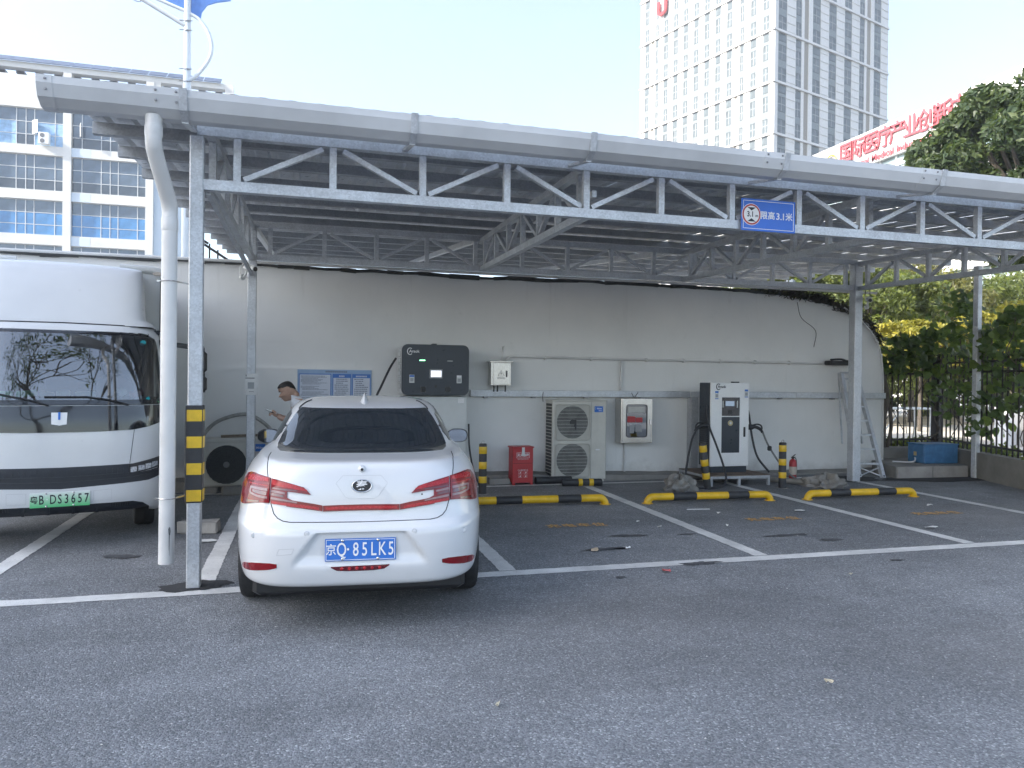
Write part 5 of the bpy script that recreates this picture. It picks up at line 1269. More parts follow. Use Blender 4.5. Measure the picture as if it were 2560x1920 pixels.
b = MB(); b.box(-.072, -.0185, .276, .082, -.0155, .368); b.build('screen', emit('lit_screen', (.85, .9, 1.0), .62), sc_)
for x, hd in ((-.355, M_BLUEP), (.355, M_WHITE)):
    b = MB(); b.cbox(x-.038, -.011, .185, x+.038, -.005, .305, .003); s_ = b.build('sticker', M_PALE, fp)
    b = MB(); b.box(x-.034, -.0125, .272, x+.034, -.0108, .298); b.build('sticker_header', hd, s_); b = MB(); b.box(x-.024, -.0125, .205, x+.024, -.0108, .255); b.build('sticker_field', mat('sticker_grey', (.32, .34, .35), .6), s_)
for x in (-.185, .185):
    b = MB(); b.cbox(x-.040, -.012, .05, x+.040, -.005, .13, .004); k_ = b.build('socket_plate', M_BLACKP, fp)
    b = MB(); b.lathe([(.028, -.012), (.028, -.022), (.02, -.024)], 20, (x, 0, .09), 'Y'); b.build('socket_knob', M_BLACKP, k_)
    for sx in (-.034, .034):
        for sz in (-.034, .034): b = MB(); b.lathe([(.005, -.012), (.004, -.015)], 8, (x+sx, 0, .09+sz), 'Y'); b.build('screw', M_CHROME, k_)
b = MB(); b.lathe([(.022, -.006), (.02, -.008)], 16, (0, 0, .135), 'Y'); b.build('card_reader', M_BLACKP, fp)
b = MB(); b.cbox(-.04, .1, .753, .03, .2, .775, .004); b.build('antenna', M_BLACKP, ch_)
b = MB(); b.tube(spline([(1.35, 11.35, 1.93), (1.25, 11.25, 1.78), (1.12, 11.15, 1.52), (1.02, 11.05, 1.30), (.95, 10.9, .9), (1.0, 10.6, .3), (1.2, 10.2, .03)], 6), .017, 10); tag(b.build('charging_cable', M_BLK, smooth=60), 'thick black cable sloping from the wall charging unit to behind the car', 'cable')
b = MB(); b.tube(spline([(2.43, 11.12, .95), (2.43, 11.05, .6), (2.48, 10.95, .25), (2.55, 10.8, .02), (2.45, 10.4, .02)], 6), .014, 10); tag(b.build('charging_cable', M_BLK, smooth=60), 'black cable hanging beside the pale cabinet, right of the car', 'cable')
pc = empty('pale_cabinet', (1.93, 11.14, 0)); tag(pc, 'pale steel cabinet standing under the wall charging unit', 'cabinet')
b = MB(); b.cbox(-.48, 0, .0, .475, .48, 1.365, .012); b.build('body', M_PALE, pc)
b = MB(); b.box(.335, -.004, 1.265, .43, .001, 1.335); b.build('label', M_WHITE, pc); b = MB(); b.cbox(.30, -.014, .70, .335, .001, .86, .003); b.build('latch', M_STEEL, pc)
# ------------------------------------------------------------------ small distribution box, conduits and cable tray
db = empty('distribution_box', (3.015, 11.45, 1.535)); tag(db, 'small stainless box with a lightning warning triangle on the wall', 'electrical box')
b = MB(); b.cbox(-.165, 0, 0, .165, .195, .365, .004); b.build('body', M_STEEL, db); b = MB(); b.cbox(-.19, -.03, .366, .19, .20, .386, .004); b.build('rain_hood', M_STEEL, db)
b = MB(); b.cbox(-.125, -.010, .012, .15, .001, .35, .003); d_ = b.build('door', M_STEEL, db)
tri = [(-.052, -.040), (.052, -.040), (0, .050)]; b = MB(); b.tube([(p[0], -.0115, p[1]+.19) for p in tri+tri[:1]], .0035, 5); b.build('warning_triangle', M_BLACKP, d_)
b = MB(); b.prism([(.004, .218), (-.012, .183), (0, .183), (-.006, .160), (.014, .192), (.002, .192)], -.0125, -.0098); b.build('lightning_mark', M_BLACKP, d_)
text('有电危险', .034, M_DKTXT, d_, (0, -.0112, .115), name='warning_lettering', extrude=.0004); b = MB(); b.cbox(.078, -.03, .135, .098, -.008, .235, .003); b.build('handle', M_BLACKP, d_)
for x in (-.09, -.03, .1): b = MB(); b.cyl((x, .1, -.10), (x, .1, 0), .012, 8); b.build('cable_gland', M_BLK, db)
b = MB(); b.tube([(3.14, 11.58, 1.92), (3.145, 11.59, 1.955), (3.165, 11.60, 1.98), (3.20, 11.61, 1.995), (3.26, 11.612, 2.0), (5.5, 11.612, 1.99), (9.2, 11.612, 1.985)], .021, 10); cd = b.build('wall_conduit', M_PVC, smooth=50); tag(cd, 'white conduit running along the wall from the small stainless box', 'pipe')
b = MB(); b.cyl((5.14, 11.615, 1.965), (5.14, 11.615, 1.47), .02, 10); b.build('drop_pipe', M_PVC, cd); b = MB(); b.cyl((5.22, 11.62, .60), (5.22, 11.62, .05), .016, 8); b.build('lower_drop_pipe', M_PVC, cd)
for x in (3.8, 4.6, 5.6, 6.3, 7.0, 7.7, 8.4): b = MB(); b.box(x-.012, 11.59, 1.955, x+.012, 11.645, 2.02); b.build('pipe_clip', M_PVC, cd)
ty = empty('cable_tray', (6.5, 11.6, 1.41)); tag(ty, 'long galvanised cable tray fixed level along the white wall', 'cable tray')
for x0, x1 in ((-3.95, -.1), (-.095, 2.0), (2.005, 3.94)): b = MB(); b.cbox(x0, -.05, -.055, x1, .045, .05, .004); b.build('tray_length', M_GALV, ty)
for x in (-3.7, -2.9, -2.0, -1.0, .9, 1.7, 2.8): b = MB(); b.box(x-.03, -.04, -.075, x+.03, .045, -.056); b.build('bracket', M_BOLT, ty)
b = MB(); b.tube(spline([(-2.75, -.055, .02), (-2.76, -.06, -.06), (-2.75, -.05, -.13)], 3), .006, 6); b.tube(spline([(-1.2, -.055, .02), (-1.15, -.06, -.05), (-1.08, -.06, .03)], 4), .005, 6); b.build('cable_tie', M_BLK, ty)
b = MB(); b.cbox(6.39, 11.50, .05, 6.53, 11.645, 1.355, .006); tag(b.build('vertical_cable_duct', M_GALVD), 'upright galvanised cable duct left of the pedestal charger', 'cable duct')
# charred bit of trunking at the right end
b = MB(); b.cbox(9.12, 11.42, 1.955, 9.75, 11.6, 2.035, .012); b.tube(spline([(9.1, 11.4, 2.05), (9.3, 11.38, 2.06), (9.45, 11.38, 2.03), (9.6, 11.38, 2.06)], 4), .02, 6); tag(b.build('open_cable_trunk', M_DKSTEEL), 'short dark open trunking with loose cable near the ladder top', 'trunking')
# ------------------------------------------------------------------ meter cabinet with glazed door
mc = empty('meter_cabinet', (5.33, 11.38, .605)); tag(mc, 'stainless meter cabinet with a round-cornered glazed door on the wall', 'electrical box')
b = MB(); b.cbox(-.28, .012, 0, .28, .265, .735, .005); b.build('body', M_STEEL, mc)
outer = [(-.255, .012), (.275, .012), (.275, .722), (-.255, .722)]
inner = [(p[0]-.005, p[1]+.365) for p in rrect(.375, .535, .045, 4)]
b = MB(); cx, cz = .01, .367; n = len(inner); og = []
for p in inner:     # outer rectangle sampled to match the window
    dx, dz = p[0]-cx, p[1]-cz; k = min(.265/max(1e-6, abs(dx)), .355/max(1e-6, abs(dz))); og.append((cx+dx*k, cz+dz*k))
vs = [(p[0], 0, p[1]) for p in og]+[(p[0], 0, p[1]) for p in inner]+[(p[0], .014, p[1]) for p in og]+[(p[0], .014, p[1]) for p in inner]
fs = []
for i in range(n): j = (i+1) % n; fs += [(i, j, n+j, n+i), (2*n+i, 3*n+i, 3*n+j, 2*n+j), (i, 2*n+i, 2*n+j, j), (n+i, n+j, 3*n+j, 3*n+i)]
b.add(vs, fs); dr_ = b.build('door', M_STEEL, mc)
b = MB(); b.prism(inner, .008, .0105); b.build('door_glass', M_WSG, dr_)
b = MB(); b.tube([(p[0], -.001, p[1]) for p in inner+inner[:1]], .006, 6); b.build('window_gasket', M_BLK, dr_)
b = MB(); b.box(-.2, .010, .09, .18, .0115, .64); b.build('back_board', mat('dim_board', (.10, .11, .115), .8), mc)
b = MB(); b.cbox(-.16, -.0, .50, .14, .008, .60, .003); b.build('meter', mat('meter_white', (.5, .5, .48), .6), mc); b = MB(); b.cbox(-.17, -.0, .34, -.03, .008, .44, .003); b.cbox(-.02, -.0, .34, .10, .008, .42, .003); b.build('red_breaker', M_REDP, mc); b = MB(); b.cbox(-.13, 0, .16, -.05, .008, .30, .003); b.cbox(-.03, 0, .18, .09, .008, .31, .003); b.build('switch', mat('switch_grey', (.3, .31, .32), .6), mc)
b = MB(); b.cbox(.226, -.03, .30, .248, .0, .39, .004); b.build('handle', M_CHROME, mc)
# ------------------------------------------------------------------ large two-fan outdoor unit
def grille(cx, cz, r, y, par, m, rings=0, bars=24, spoke=True):
    b = MB()
    if rings:
        for k in range(1, rings+1): rr = r*k/rings; b.tube([(cx+rr*math.cos(R(a)), y, cz+rr*math.sin(R(a))) for a in range(0, 361, 15)], .0022, 4, cap=False)
        for k in range(16): a = 2*math.pi*k/16+.1; b.bar((cx+r*.14*math.cos(a), y, cz+r*.14*math.sin(a)), (cx+r*math.cos(a+.35), y, cz+r*math.sin(a+.35)), .004, .004)
    return b.build('fan_grille', m, par)
ac = empty('two_fan_air_conditioner', (4.28, 11.28, 0)); tag(ac, 'tall cream outdoor air conditioner with two stacked fans on the wall', 'air conditioner')
b = MB(); b.cbox(-.46, 0, .03, .465, .33, 1.30, .014); b.build('casing', M_ACW, ac)
b = MB(); b.cbox(-.47, -.012, 1.295, .475, .34, 1.315, .004); b.build('top_plate', M_ACW, ac)
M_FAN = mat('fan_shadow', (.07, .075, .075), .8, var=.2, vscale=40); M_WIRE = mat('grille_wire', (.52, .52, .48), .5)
for cz, z0, z1 in ((.96, .675, 1.24), (.35, .075, .615)):
    b = MB(); b.prism([(-.12+.262*math.cos(R(a)), cz+.262*math.sin(R(a))) for a in range(0, 360, 9)], -.004, .001); fo_ = b.build('fan_opening', M_FAN, ac)
    b = MB(); b.prism([(-.12+.05*math.cos(R(a)), cz+.05*math.sin(R(a))) for a in range(0, 360, 15)], -.012, -.004); b.build('fan_hub', M_BLACKP, fo_)
    for k in range(3):
        a = 2*math.pi*k/3+.6; b = MB(); b.add([(-.12+.05*math.cos(a-.4), -.008, cz+.05*math.sin(a-.4)), (-.12+.24*math.cos(a-.5), -.006, cz+.24*math.sin(a-.5)), (-.12+.25*math.cos(a+.35), -.014, cz+.25*math.sin(a+.35)), (-.12+.05*math.cos(a+.5), -.012, cz+.05*math.sin(a+.5))], [(0,1,2,3),(3,2,1,0)]); b.build('fan_blade', M_BLACKP, fo_)
    b = MB(); q = [(p[0]-.115, p[1]+(z0+z1)/2) for p in rrect(.58, z1-z0, .05, 4)]; b.tube([(p[0], -.016, p[1]) for p in q+q[:1]], .009, 6); b.build('grille_frame', M_ACW, ac, smooth=60)
    b = MB()
    for k in range(30): x = -.115-.27+k*.0186; b.bar((x, -.018, z0+.01), (x, -.018, z1-.01), .0025, .0025)
    b.build('grille_uprights', M_WIRE, ac)
    for k in range(10): z = lerp(z0+.03, z1-.03, k/9); b = MB(); b.bar((-.39, -.021, z), (.16, -.021, z), .005, .005); b.build('grille_bar', M_WIRE, ac)
for r_ in range(3):
    for k in range(22): b = MB(); b.box(-.468, .03+r_*.095, .10+k*.053, -.459, .105+r_*.095, .14+k*.053); b.build('coil_slot', M_FAN, ac)
b = MB(); b.box(.198, -.003, .05, .203, .001, 1.28); b.build('panel_joint', mat('ac_shadow_line', (.25, .25, .22), .8), ac)
b = MB(); b.cbox(.255, -.006, 1.12, .40, .001, 1.215, .006); lbp = b.build('maker_badge', M_BLUEP, ac); text('Midea', .034, M_WHITE, lbp, (.335, -.0068, 1.178), name='badge_lettering', extrude=.0003, bold=.0006); text('美的', .028, M_WHITE, lbp, (.352, -.0068, 1.142), name='badge_lettering', extrude=.0003)
b = MB(); b.tube([(.272+.012*math.cos(R(a)), -.0065, 1.18+.014*math.sin(R(a))) for a in range(60, 320, 20)], .0015, 4); b.build('badge_ring', M_WHITE, lbp)
b = MB(); b.cbox(.28, -.006, .505, .35, .001, .525, .002); b.build('small_label', M_WHITE, ac)
b = MB(); b.prism([(-.17, .93), (-.06, .93), (-.06, .98), (-.07, 1.0), (-.15, 1.0), (-.17, .97)], -.026, -.022); b.prism([(-.085, .84), (-.06, .84), (-.06, .93), (-.095, .93)], -.026, -.022); b.build('stuck_leaf_litter', M_BLACKP, ac)
for x in (-.38, .38): b = MB(); b.cbox(x-.05, .0, 0, x+.05, .33, .03, .004); b.build('foot', M_ACW, ac)
# ------------------------------------------------------------------ small outdoor unit on the left
sa = empty('single_fan_air_conditioner', (-.92, 11.1, .10)); tag(sa, 'cream outdoor air conditioner with one big round fan behind the left posts', 'air conditioner')
b = MB(); b.cbox(-.42, 0, 0, .46, .34, .63, .02); b.build('casing', M_ACW, sa); b = MB(); b.cbox(-.43, -.008, .612, .47, .35, .665, .008); b.build('top_plate', M_ACW, sa)
b = MB(); b.prism([(-.09+.27*math.cos(R(a)), .302+.27*math.sin(R(a))) for a in range(0, 360, 8)], -.006, .001); fo_ = b.build('fan_opening', M_FAN, sa)
grille(-.09, .302, .27, -.012, sa, M_BLK, rings=9)
b = MB(); b.lathe([(.042, -.005), (.042, -.018), (.03, -.022)], 20, (-.09, 0, .302), 'Y'); b.build('fan_hub', mat('hub_grey', (.22, .22, .22), .6), sa)
b = MB(); b.tube([(-.09+.275*math.cos(R(a)), -.008, .302+.275*math.sin(R(a))) for a in range(0, 361, 10)], .009, 6); b.build('fan_ring', M_ACW, sa, smooth=60)
b = MB(); b.cbox(.27, -.006, .48, .42, .001, .585, .004); lbp = b.build('maker_badge', M_BLUEP, sa); text('Midea', .042, M_WHITE, lbp, (.352, -.0068, .532), name='badge_lettering', extrude=.0003, bold=.0006)
b = MB(); b.bar((-1.10, 11.25, .785), (-.35, 11.32, .80), .05, .035); tag(b.build('wooden_batten', mat('weathered_wood', (.20, .16, .12), .85, var=.2, vscale=20)), 'weathered wooden batten lying on the single-fan air conditioner', 'batten')
b = MB(); b.tube(spline([(-1.5, 11.45, .45), (-1.36, 11.5, .78), (-1.2, 11.5, .96), (-1.0, 11.5, 1.05), (-.80, 11.5, 1.085), (-.66, 11.5, 1.04), (-.52, 11.5, .94), (-.42, 11.48, .83), (-.3, 11.45, .65), (-.2, 11.5, .3)], 6), .026, 10); tag(b.build('lagged_pipe', mat('grey_lagging', (.36, .36, .34), .85, var=.2, vscale=15, bump=.6, bscale=30), smooth=60), 'grey lagged refrigerant pipe arching over the single-fan air conditioner', 'pipe')
def rubble(name, x, y, sx, sy, sz, seed, m, label, cat='concrete block'):
    rnd = random.Random(seed); b = MB(); b.cbox(-sx/2, -sy/2, 0, sx/2, sy/2, sz, .015)
    b.v = [(p[0]+rnd.uniform(-.012, .012), p[1]+rnd.uniform(-.012, .012), max(0, p[2]+rnd.uniform(-.012, .012))) for p in b.v]
    return tag(b.build(name, m, loc=(x, y, 0), rot=(0, 0, rnd.uniform(-.2, .2))), label, cat)
rubble('concrete_block', -.93, 10.98, .26, .2, .11, 3, M_CONC, 'rough concrete block in front of the single-fan air conditioner')
rubble('concrete_block', -1.2, 11.2, .16, .16, .10, 4, M_CONC, 'small concrete block propping the left of the single-fan air conditioner')
rubble('concrete_block', -.62, 11.2, .16, .16, .10, 5, M_CONC, 'small concrete block propping the right of the single-fan air conditioner')
rubble('concrete_block', -1.02, 8.38, .40, .16, .13, 6, M_SLAB, 'broken concrete kerb block behind the striped front post')
rubble('concrete_block', 2.95, 11.25, .34, .16, .10, 7, M_CONC, 'concrete block against the wall left of the red box')
# ------------------------------------------------------------------ red extinguisher box
fb = empty('fire_extinguisher_box', (3.29, 11.10, 0), R(2)); tag(fb, 'red metal fire extinguisher box with white lettering by the wall', 'extinguisher box')
b = MB(); b.cbox(-.165, 0, .035, .165, .22, .575, .006); b.build('body', M_REDP, fb); b = MB(); b.cbox(-.178, -.012, .573, .178, .235, .595, .004); b.build('lid', M_REDP, fb)
for x in (-.145, .145): b = MB(); b.box(x-.02, .0, 0, x+.02, .03, .036); b.build('foot', M_REDP, fb)
b = MB(); b.box(-.16, -.002, .335, .16, .001, .342); b.build('door_joint', mat('dark_red_gap', (.12, .01, .012), .7), fb)
b = MB()
for x0, z0, x1, z1 in ((-.105, .42, .105, .424), (-.105, .50, .105, .504), (-.105, .42, -.101, .504), (.101, .42, .105, .504)): b.box(x0, -.003, z0, x1, .0, z1)
b.build('lettering_frame', M_WHITE, fb); text('灭火器箱', .048, M_WHITE, fb, (0, -.0025, .462), name='lettering', extrude=.0004, bold=.001)
text('FIRE EXTINGUISHER BOX', .016, M_WHITE, fb, (0, -.0025, .402), name='lettering', extrude=.0004); text('灭火器使用方法', .024, M_WHITE, fb, (0, -.0025, .232), name='lettering', extrude=.0004)
for x in (-.045, .045):
    for z in (.195, .14):
        b = MB(); q = [(x-.028, z-.02), (x+.028, z-.02), (x+.028, z+.02), (x-.028, z+.02)]; b.tube([(p[0], -.002, p[1]) for p in q+q[:1]], .0016, 4); b.prism([(x-.012, z-.012), (x+.008, z-.012), (x+.014, z+.006), (x, z+.012)], -.0022, -.0005); b.build('instruction_pictogram', M_WHITE, fb)
b = MB(); b.box(-.022, -.0155, .455, .022, -.0125, .585); b.build('paper_seal', M_PALE, fb)
# ------------------------------------------------------------------ pedestal charger on its platform
pf_ = empty('steel_platform', (6.65, 10.38, 0)); tag(pf_, 'low steel framed platform with a rusty plate under the pedestal charger', 'platform')
M_RUST = mat('rusty_plate', (.15, .11, .08), .85, var=.35, vscale=6)
b = MB(); b.box(-.53, .0, .115, .53, .04, .155); b.box(-.53, .98, .115, .53, 1.02, .155); b.box(-.53, .041, .115, -.49, .979, .155); b.box(.49, .041, .115, .53, .979, .155); b.build('frame', M_GALVD, pf_)
b = MB(); b.box(-.53, .002, .156, .53, 1.02, .166); b.build('deck_plate', M_RUST, pf_)
for x in (-.51, -.02, .51):
    for y in (.02, 1.0): b = MB(); b.box(x-.02, y-.02, 0, x+.02, y+.02, .114); b.build('leg', M_GALVD, pf_)
pc2 = empty('pedestal_charger', (6.655, 10.72, .167)); tag(pc2, 'white pedestal charger with a dark centre panel on the steel platform', 'charging unit')
b = MB(); b.cbox(-.33, .02, 0, .33, .33, .10, .006); b.build('base', M_DKNAVY, pc2)
b = MB(); b.cbox(-.35, .03, .10, .35, .36, 1.45, .008); bd = b.build('cabinet', M_DKNAVY, pc2)
b = MB(); b.cbox(-.35, 0, .10, .35, .032, 1.45, .008); fp = b.build('front_door', M_WHITEP, pc2)
for k in range(22): b = MB(); b.box(-.358, .08, .22+k*.034, -.349, .31, .238+k*.034); b.build('vent_slat', M_BLACKP, bd)
b = MB(); b.box(-.148, -.004, .915, .175, .001, 1.215); up_ = b.build('display_window', M_GLOSSBLK, fp); b = MB(); b.box(-.15, -.004, .32, .175, .001, .90); b.build('lower_panel', M_DKNAVY, fp)
b = MB(); b.box(-.085, -.007, 1.075, .075, -.0035, 1.155); b.build('display', emit('dim_display', (.45, .6, .8), .18), up_)
for x in (-.13, .13): b = MB(); b.cbox(x-.008, -.008, 1.05, x+.008, -.003, 1.16, .002); b.build('status_light', M_PALE, up_)
b = MB(); b.cbox(-.035, -.009, .94, .04, -.003, 1.01, .004); b.build('card_reader', M_BLACKP, up_)
b = MB(); b.lathe([(.045, -.003), (.045, -.010), (.03, -.013)], 24, (.005, 0, .80), 'Y'); b.build('stop_button_ring', mat('brass_tone', (.42, .36, .20), .5), fp); b = MB(); b.lathe([(.022, -.012), (.018, -.018)], 16, (.005, 0, .80), 'Y'); b.build('stop_button', M_PALE, fp)
b = MB(); b.cbox(.25, -.010, .575, .285, .001, .735, .004); b.build('door_handle', M_BLACKP, fp)
logo(fp, -.215, -.003, 1.385, 1.1, M_DKTXT)
for x, z in ((-.245, 1.25), (.295, 1.28)):
    b = MB(); b.box(x-.03, -.003, z-.065, x+.03, .0005, z+.065); s_ = b.build('sticker', M_PALE, fp)
    b = MB(); b.box(x-.03, -.0045, z+.035, x+.03, -.0025, z+.064); b.box(x-.03, -.0045, z-.064, x+.03, -.0025, z-.052); b.build('sticker_header', M_BLUEP, s_); b = MB(); b.box(x-.022, -.0045, z-.035, x+.022, -.0025, z+.015); b.build('sticker_field', mat('sticker_grey', (.32, .34, .35), .6), s_)
b = MB(); b.cbox(.10, .05, 1.45, .20, .15, 1.47, .004); b.build('antenna', M_BLACKP, pc2)
def gun(name, loc, rz, label, s=1):
    e = empty(name, loc, rz); tag(e, label, 'charging plug')
    b = MB(); b.tube(spline([(0, 0, 0), (-.05*s, -.01, .005), (-.11*s, -.015, -.01), (-.17*s, -.02, -.045), (-.2*s, -.02, -.09)], 5), [.034]*6+[.027]*10+[.022]*5, 12); b.build('body', M_BLACKP, e, smooth=60)
    b = MB(); b.tube(spline([(-.03*s, -.01, .03), (-.10*s, -.015, .045), (-.17*s, -.02, .025), (-.19*s, -.02, -.03), (-.16*s, -.02, -.06)], 5), .013, 8); b.build('grip', M_BLACKP, e, smooth=60)
    b = MB(); b.lathe([(.045, -.02*s), (.045, .05*s)], 16, (0, 0, 0), 'X'); b.build('collar', M_BLACKP, e); return e
gun('charging_plug', (6.22, 10.72, .93), 0, 'black charging plug holstered on the left side of the pedestal charger', 1)
gun('charging_plug', (7.06, 10.74, .90), 0, 'black charging plug holstered on the right side of the pedestal charger', -1)
def cable(pts, label, r=.017, m=M_BLK): b = MB(); b.tube(spline(pts, 7), r, 10); return tag(b.build('charging_cable', m, smooth=60), label, 'cable')
cable([(6.03, 10.70, .84), (5.93, 10.64, .70), (5.84, 10.58, .46), (5.76, 10.52, .18), (5.73, 10.46, .03)], 'black cable from the left plug down to the bag on the ground')
cable([(6.27, 10.80, 1.25), (6.25, 10.70, .97), (6.30, 10.52, .62), (6.33, 10.36, .32), (6.29, 10.22, .12), (6.12, 10.14, .03), (5.8, 10.2, .02), (5.55, 10.25, .03)], 'black cable looping past the leaning bollard on the left of the pedestal charger')
cable([(7.02, 10.85, 1.30), (7.03, 10.76, 1.10), (7.06, 10.70, .72), (7.12, 10.64, .42), (7.28, 10.55, .18)], 'black cable hanging down the right side of the pedestal charger')
cable([(7.25, 10.70, .82), (7.30, 10.66, .66), (7.33, 10.6, .55), (7.43, 10.5, .34), (7.58, 10.4, .14), (7.72, 10.2, .04), (7.9, 10.05, .03)], 'grey sleeved cable from the right plug to the tarpaulin', .015, mat('grey_sleeve', (.16, .165, .16), .6))
b = MB(); b.cbox(7.285, 10.57, .52, 7.345, 10.63, .60, .012); tag(b.build('cable_clamp_block', M_BLACKP), 'black clamp block on the right cable of the pedestal charger', 'clamp')
# ------------------------------------------------------------------ bollards
def bollard(loc, h, rot, label, r=.056, ring=True, bands=((.06, .20), (.36, .50), (.65, .78))):
    e = empty('striped_bollard', loc, rot=rot); tag(e, label, 'bollard', 'striped bollards by the chargers')
    b = MB(); b.lathe([(r, 0), (r, h-.012), (r-.010, h), (.002, h)], 22); b.build('tube', M_BLK, e, smooth=40)
    for a0, a1 in bands: b = MB(); b.lathe([(r+.0005, h*(1-a1)), (r+.0018, h*(1-a1)+.002), (r+.0018, h*(1-a0)-.002), (r+.0005, h*(1-a0))], 22); b.build('reflective_band', M_YEL, e, smooth=40)
    if ring: b = MB(); b.tube([(.02*math.cos(R(a)), 0, h+.018+.02*math.sin(R(a))) for a in range(0, 361, 20)], .004, 6); b.build('lifting_ring', M_STEEL, e)
    b = MB(); b.lathe([(r*1.7, 0), (r*1.7, .004)], 22); b.build('base_plate', M_CONC, e) if rot[0] == 0 and rot[1] == 0 else None
    return e
bollard((2.48, 10.38, 0), .715, (0, 0, 0), 'upright yellow and black bollard between the car and the red box')
bollard((7.17, 10.05, 0), .705, (0, 0, 0), 'upright yellow and black bollard right of the pedestal charger')
bollard((5.95, 10.18, 0), .72, (R(2), R(-9), 0), 'leaning yellow and black bollard left of the pedestal charger', ring=False)
bollard((3.86, 10.88, .057), .62, (R(90), 0, R(82)), 'fallen bollard with two yellow bands lying in front of the two-fan unit', ring=False, bands=((.22, .33), (.50, .60)))
bollard((3.52, 11.17, .057), .60, (R(90), 0, R(92)), 'fallen plain black bollard lying behind the banded one at the two-fan unit', ring=False, bands=())
# ------------------------------------------------------------------ wheel stops
M_STOPY = mat('wheel_stop_yellow', (.74, .45, .015), .38, var=.12, vscale=9, dirt=.3)
def wheel_stop(xa, ya, xb, yb, label):
    e = empty('wheel_stop', ((xa+xb)/2, (ya+yb)/2, 0), math.atan2(yb-ya, xb-xa)); tag(e, label, 'wheel stop', 'tubular wheel stops'); Ln = math.hypot(xb-xa, yb-ya); h = Ln/2; r = .05; zc = .085
    b = MB(); b.tube(spline([(-h, 0, 0), (-h+.012, 0, .04), (-h+.05, 0, .078), (-h+.10, 0, zc), (-h+.16, 0, zc)], 4)+[Vector((0, 0, zc)), Vector((h-.16, 0, zc))]+spline([(h-.10, 0, zc), (h-.05, 0, .078), (h-.012, 0, .04), (h, 0, 0)], 4), r, 16); b.build('tube', M_STOPY, e, smooth=50)
    for f0, f1 in ((-.30, -.115), (.145, .315)):
        b = MB(); b.lathe([(r+.001, f0*Ln*1.0), (r+.003, f0*Ln+.004), (r+.003, f1*Ln-.004), (r+.001, f1*Ln)], 16, (0, 0, zc), 'X'); b.build('black_band', M_BLK, e, smooth=40)
    for s in (-1, 1): b = MB(); b.lathe([(.075, 0), (.075, .006)], 16, (s*h, 0, 0)); b.build('foot_flange', M_STOPY, e)
wheel_stop(2.02, 9.27, 3.86, 9.19, 'yellow and black wheel stop nearest the white car')
wheel_stop(4.44, 9.13, 6.24, 9.02, 'yellow and black wheel stop in front of the pedestal charger')
wheel_stop(6.80, 8.96, 8.55, 8.90, 'yellow and black wheel stop farthest right, by the ladder post')
# ------------------------------------------------------------------ bag, tarpaulin, extinguisher, ladder, cameras, paper notice
def crumple(name, c, rad, seed, m, label, cat, fold=.28, freq=7, n=40):
    rnd = random.Random(seed); b = MB(); vs = []; ph = [rnd.uniform(0, 6.28) for _ in range(12)]
    for i in range(n//2+1):
        th = math.pi*.5*i/(n//2)
        for j in range(n):
            a = 2*math.pi*j/n; k = 1+fold*(.45*math.sin(3*a+ph[0]+2*th)+.35*math.sin(freq*a+ph[1]+5*th)+.3*math.sin((freq+5)*a-7*th+ph[2])+.3*math.sin(9*th+2*a+ph[3]))*(1-.3*math.cos(th))
            vs.append((c[0]+rad[0]*k*math.sin(th)*math.cos(a), c[1]+rad[1]*k*math.sin(th)*math.sin(a), max(.003, c[2]+rad[2]*k*math.cos(th)*(1-.15*math.sin(5*a+ph[4])))))
    b.add(vs, [(i*n+j, i*n+(j+1) % n, (i+1)*n+(j+1) % n, (i+1)*n+j) for i in range(n//2) for j in range(n)]); o = b.build(name, m, smooth=28); return tag(o, label, cat)
M_BAG = mat('grey_plastic_sack', (.20, .19, .17), .35, var=.35, vscale=8, bump=.8, bscale=25); M_TARP = mat('grey_tarpaulin', (.24, .225, .20), .6, var=.3, vscale=5, bump=.8, bscale=18)
crumple('plastic_sack', (5.46, 10.14, 0), (.25, .20, .20), 2, M_BAG, 'crumpled grey plastic sack on the asphalt by the leaning bollard', 'sack')
crumple('tarpaulin', (7.95, 10.02, 0), (.34, .24, .17), 5, M_TARP, 'crumpled grey tarpaulin heap at the foot of the ladder post', 'tarpaulin', .35, 9)
b = MB(); b.tube(spline([(7.35, 10.7, .05), (7.55, 10.4, .05), (7.75, 10.15, .06), (7.9, 10.0, .06)], 5), .045, 8); b.v = [(x, y, max(.002, z)) for x, y, z in b.v]; tag(b.build('rolled_sheet', M_TARP, smooth=50), 'rolled grey sheet running from the platform to the tarpaulin heap', 'tarpaulin')
ex = empty('fire_extinguisher', (8.05, 11.0, 0)); tag(ex, 'red fire extinguisher standing behind the right bollard', 'fire extinguisher')
b = MB(); b.lathe([(.058, 0), (.062, .01), (.062, .27), (.05, .31), (.02, .335), (.018, .35)], 22); b.build('cylinder', M_REDP, ex, smooth=40)
b = MB(); b.lathe([(.0628, .07), (.0632, .075), (.0632, .2), (.0628, .205)], 22); b.build('label_band', mat('label_cream', (.55, .48, .40), .6), ex); b = MB(); b.bar((-.03, 0, .355), (.05, 0, .41), .018, .01); b.bar((-.03, 0, .35), (.05, 0, .365), .018, .01); b.cyl((0, 0, .33), (0, 0, .37), .02, 12); b.build('valve_handle', M_BLACKP, ex); b = MB(); b.tube(spline([(.02, 0, .355), (.06, 0, .33), (.075, .0, .22), (.07, 0, .1)], 5), .008, 8); b.build('hose', M_BLACKP, ex)
ld = empty('step_ladder', (9.5, 10.9, 0)); tag(ld, 'aluminium step ladder propped against the wall behind the right post', 'ladder')
M_ALU = galv_mat('ladder_aluminium', .55, .45, True, .35)
lt, rt, lbm, rbm = Vector((-.13, .56, 1.82)), Vector((.17, .54, 1.82)), Vector((-.17, .02, .0)), Vector((.19, -.14, .0))
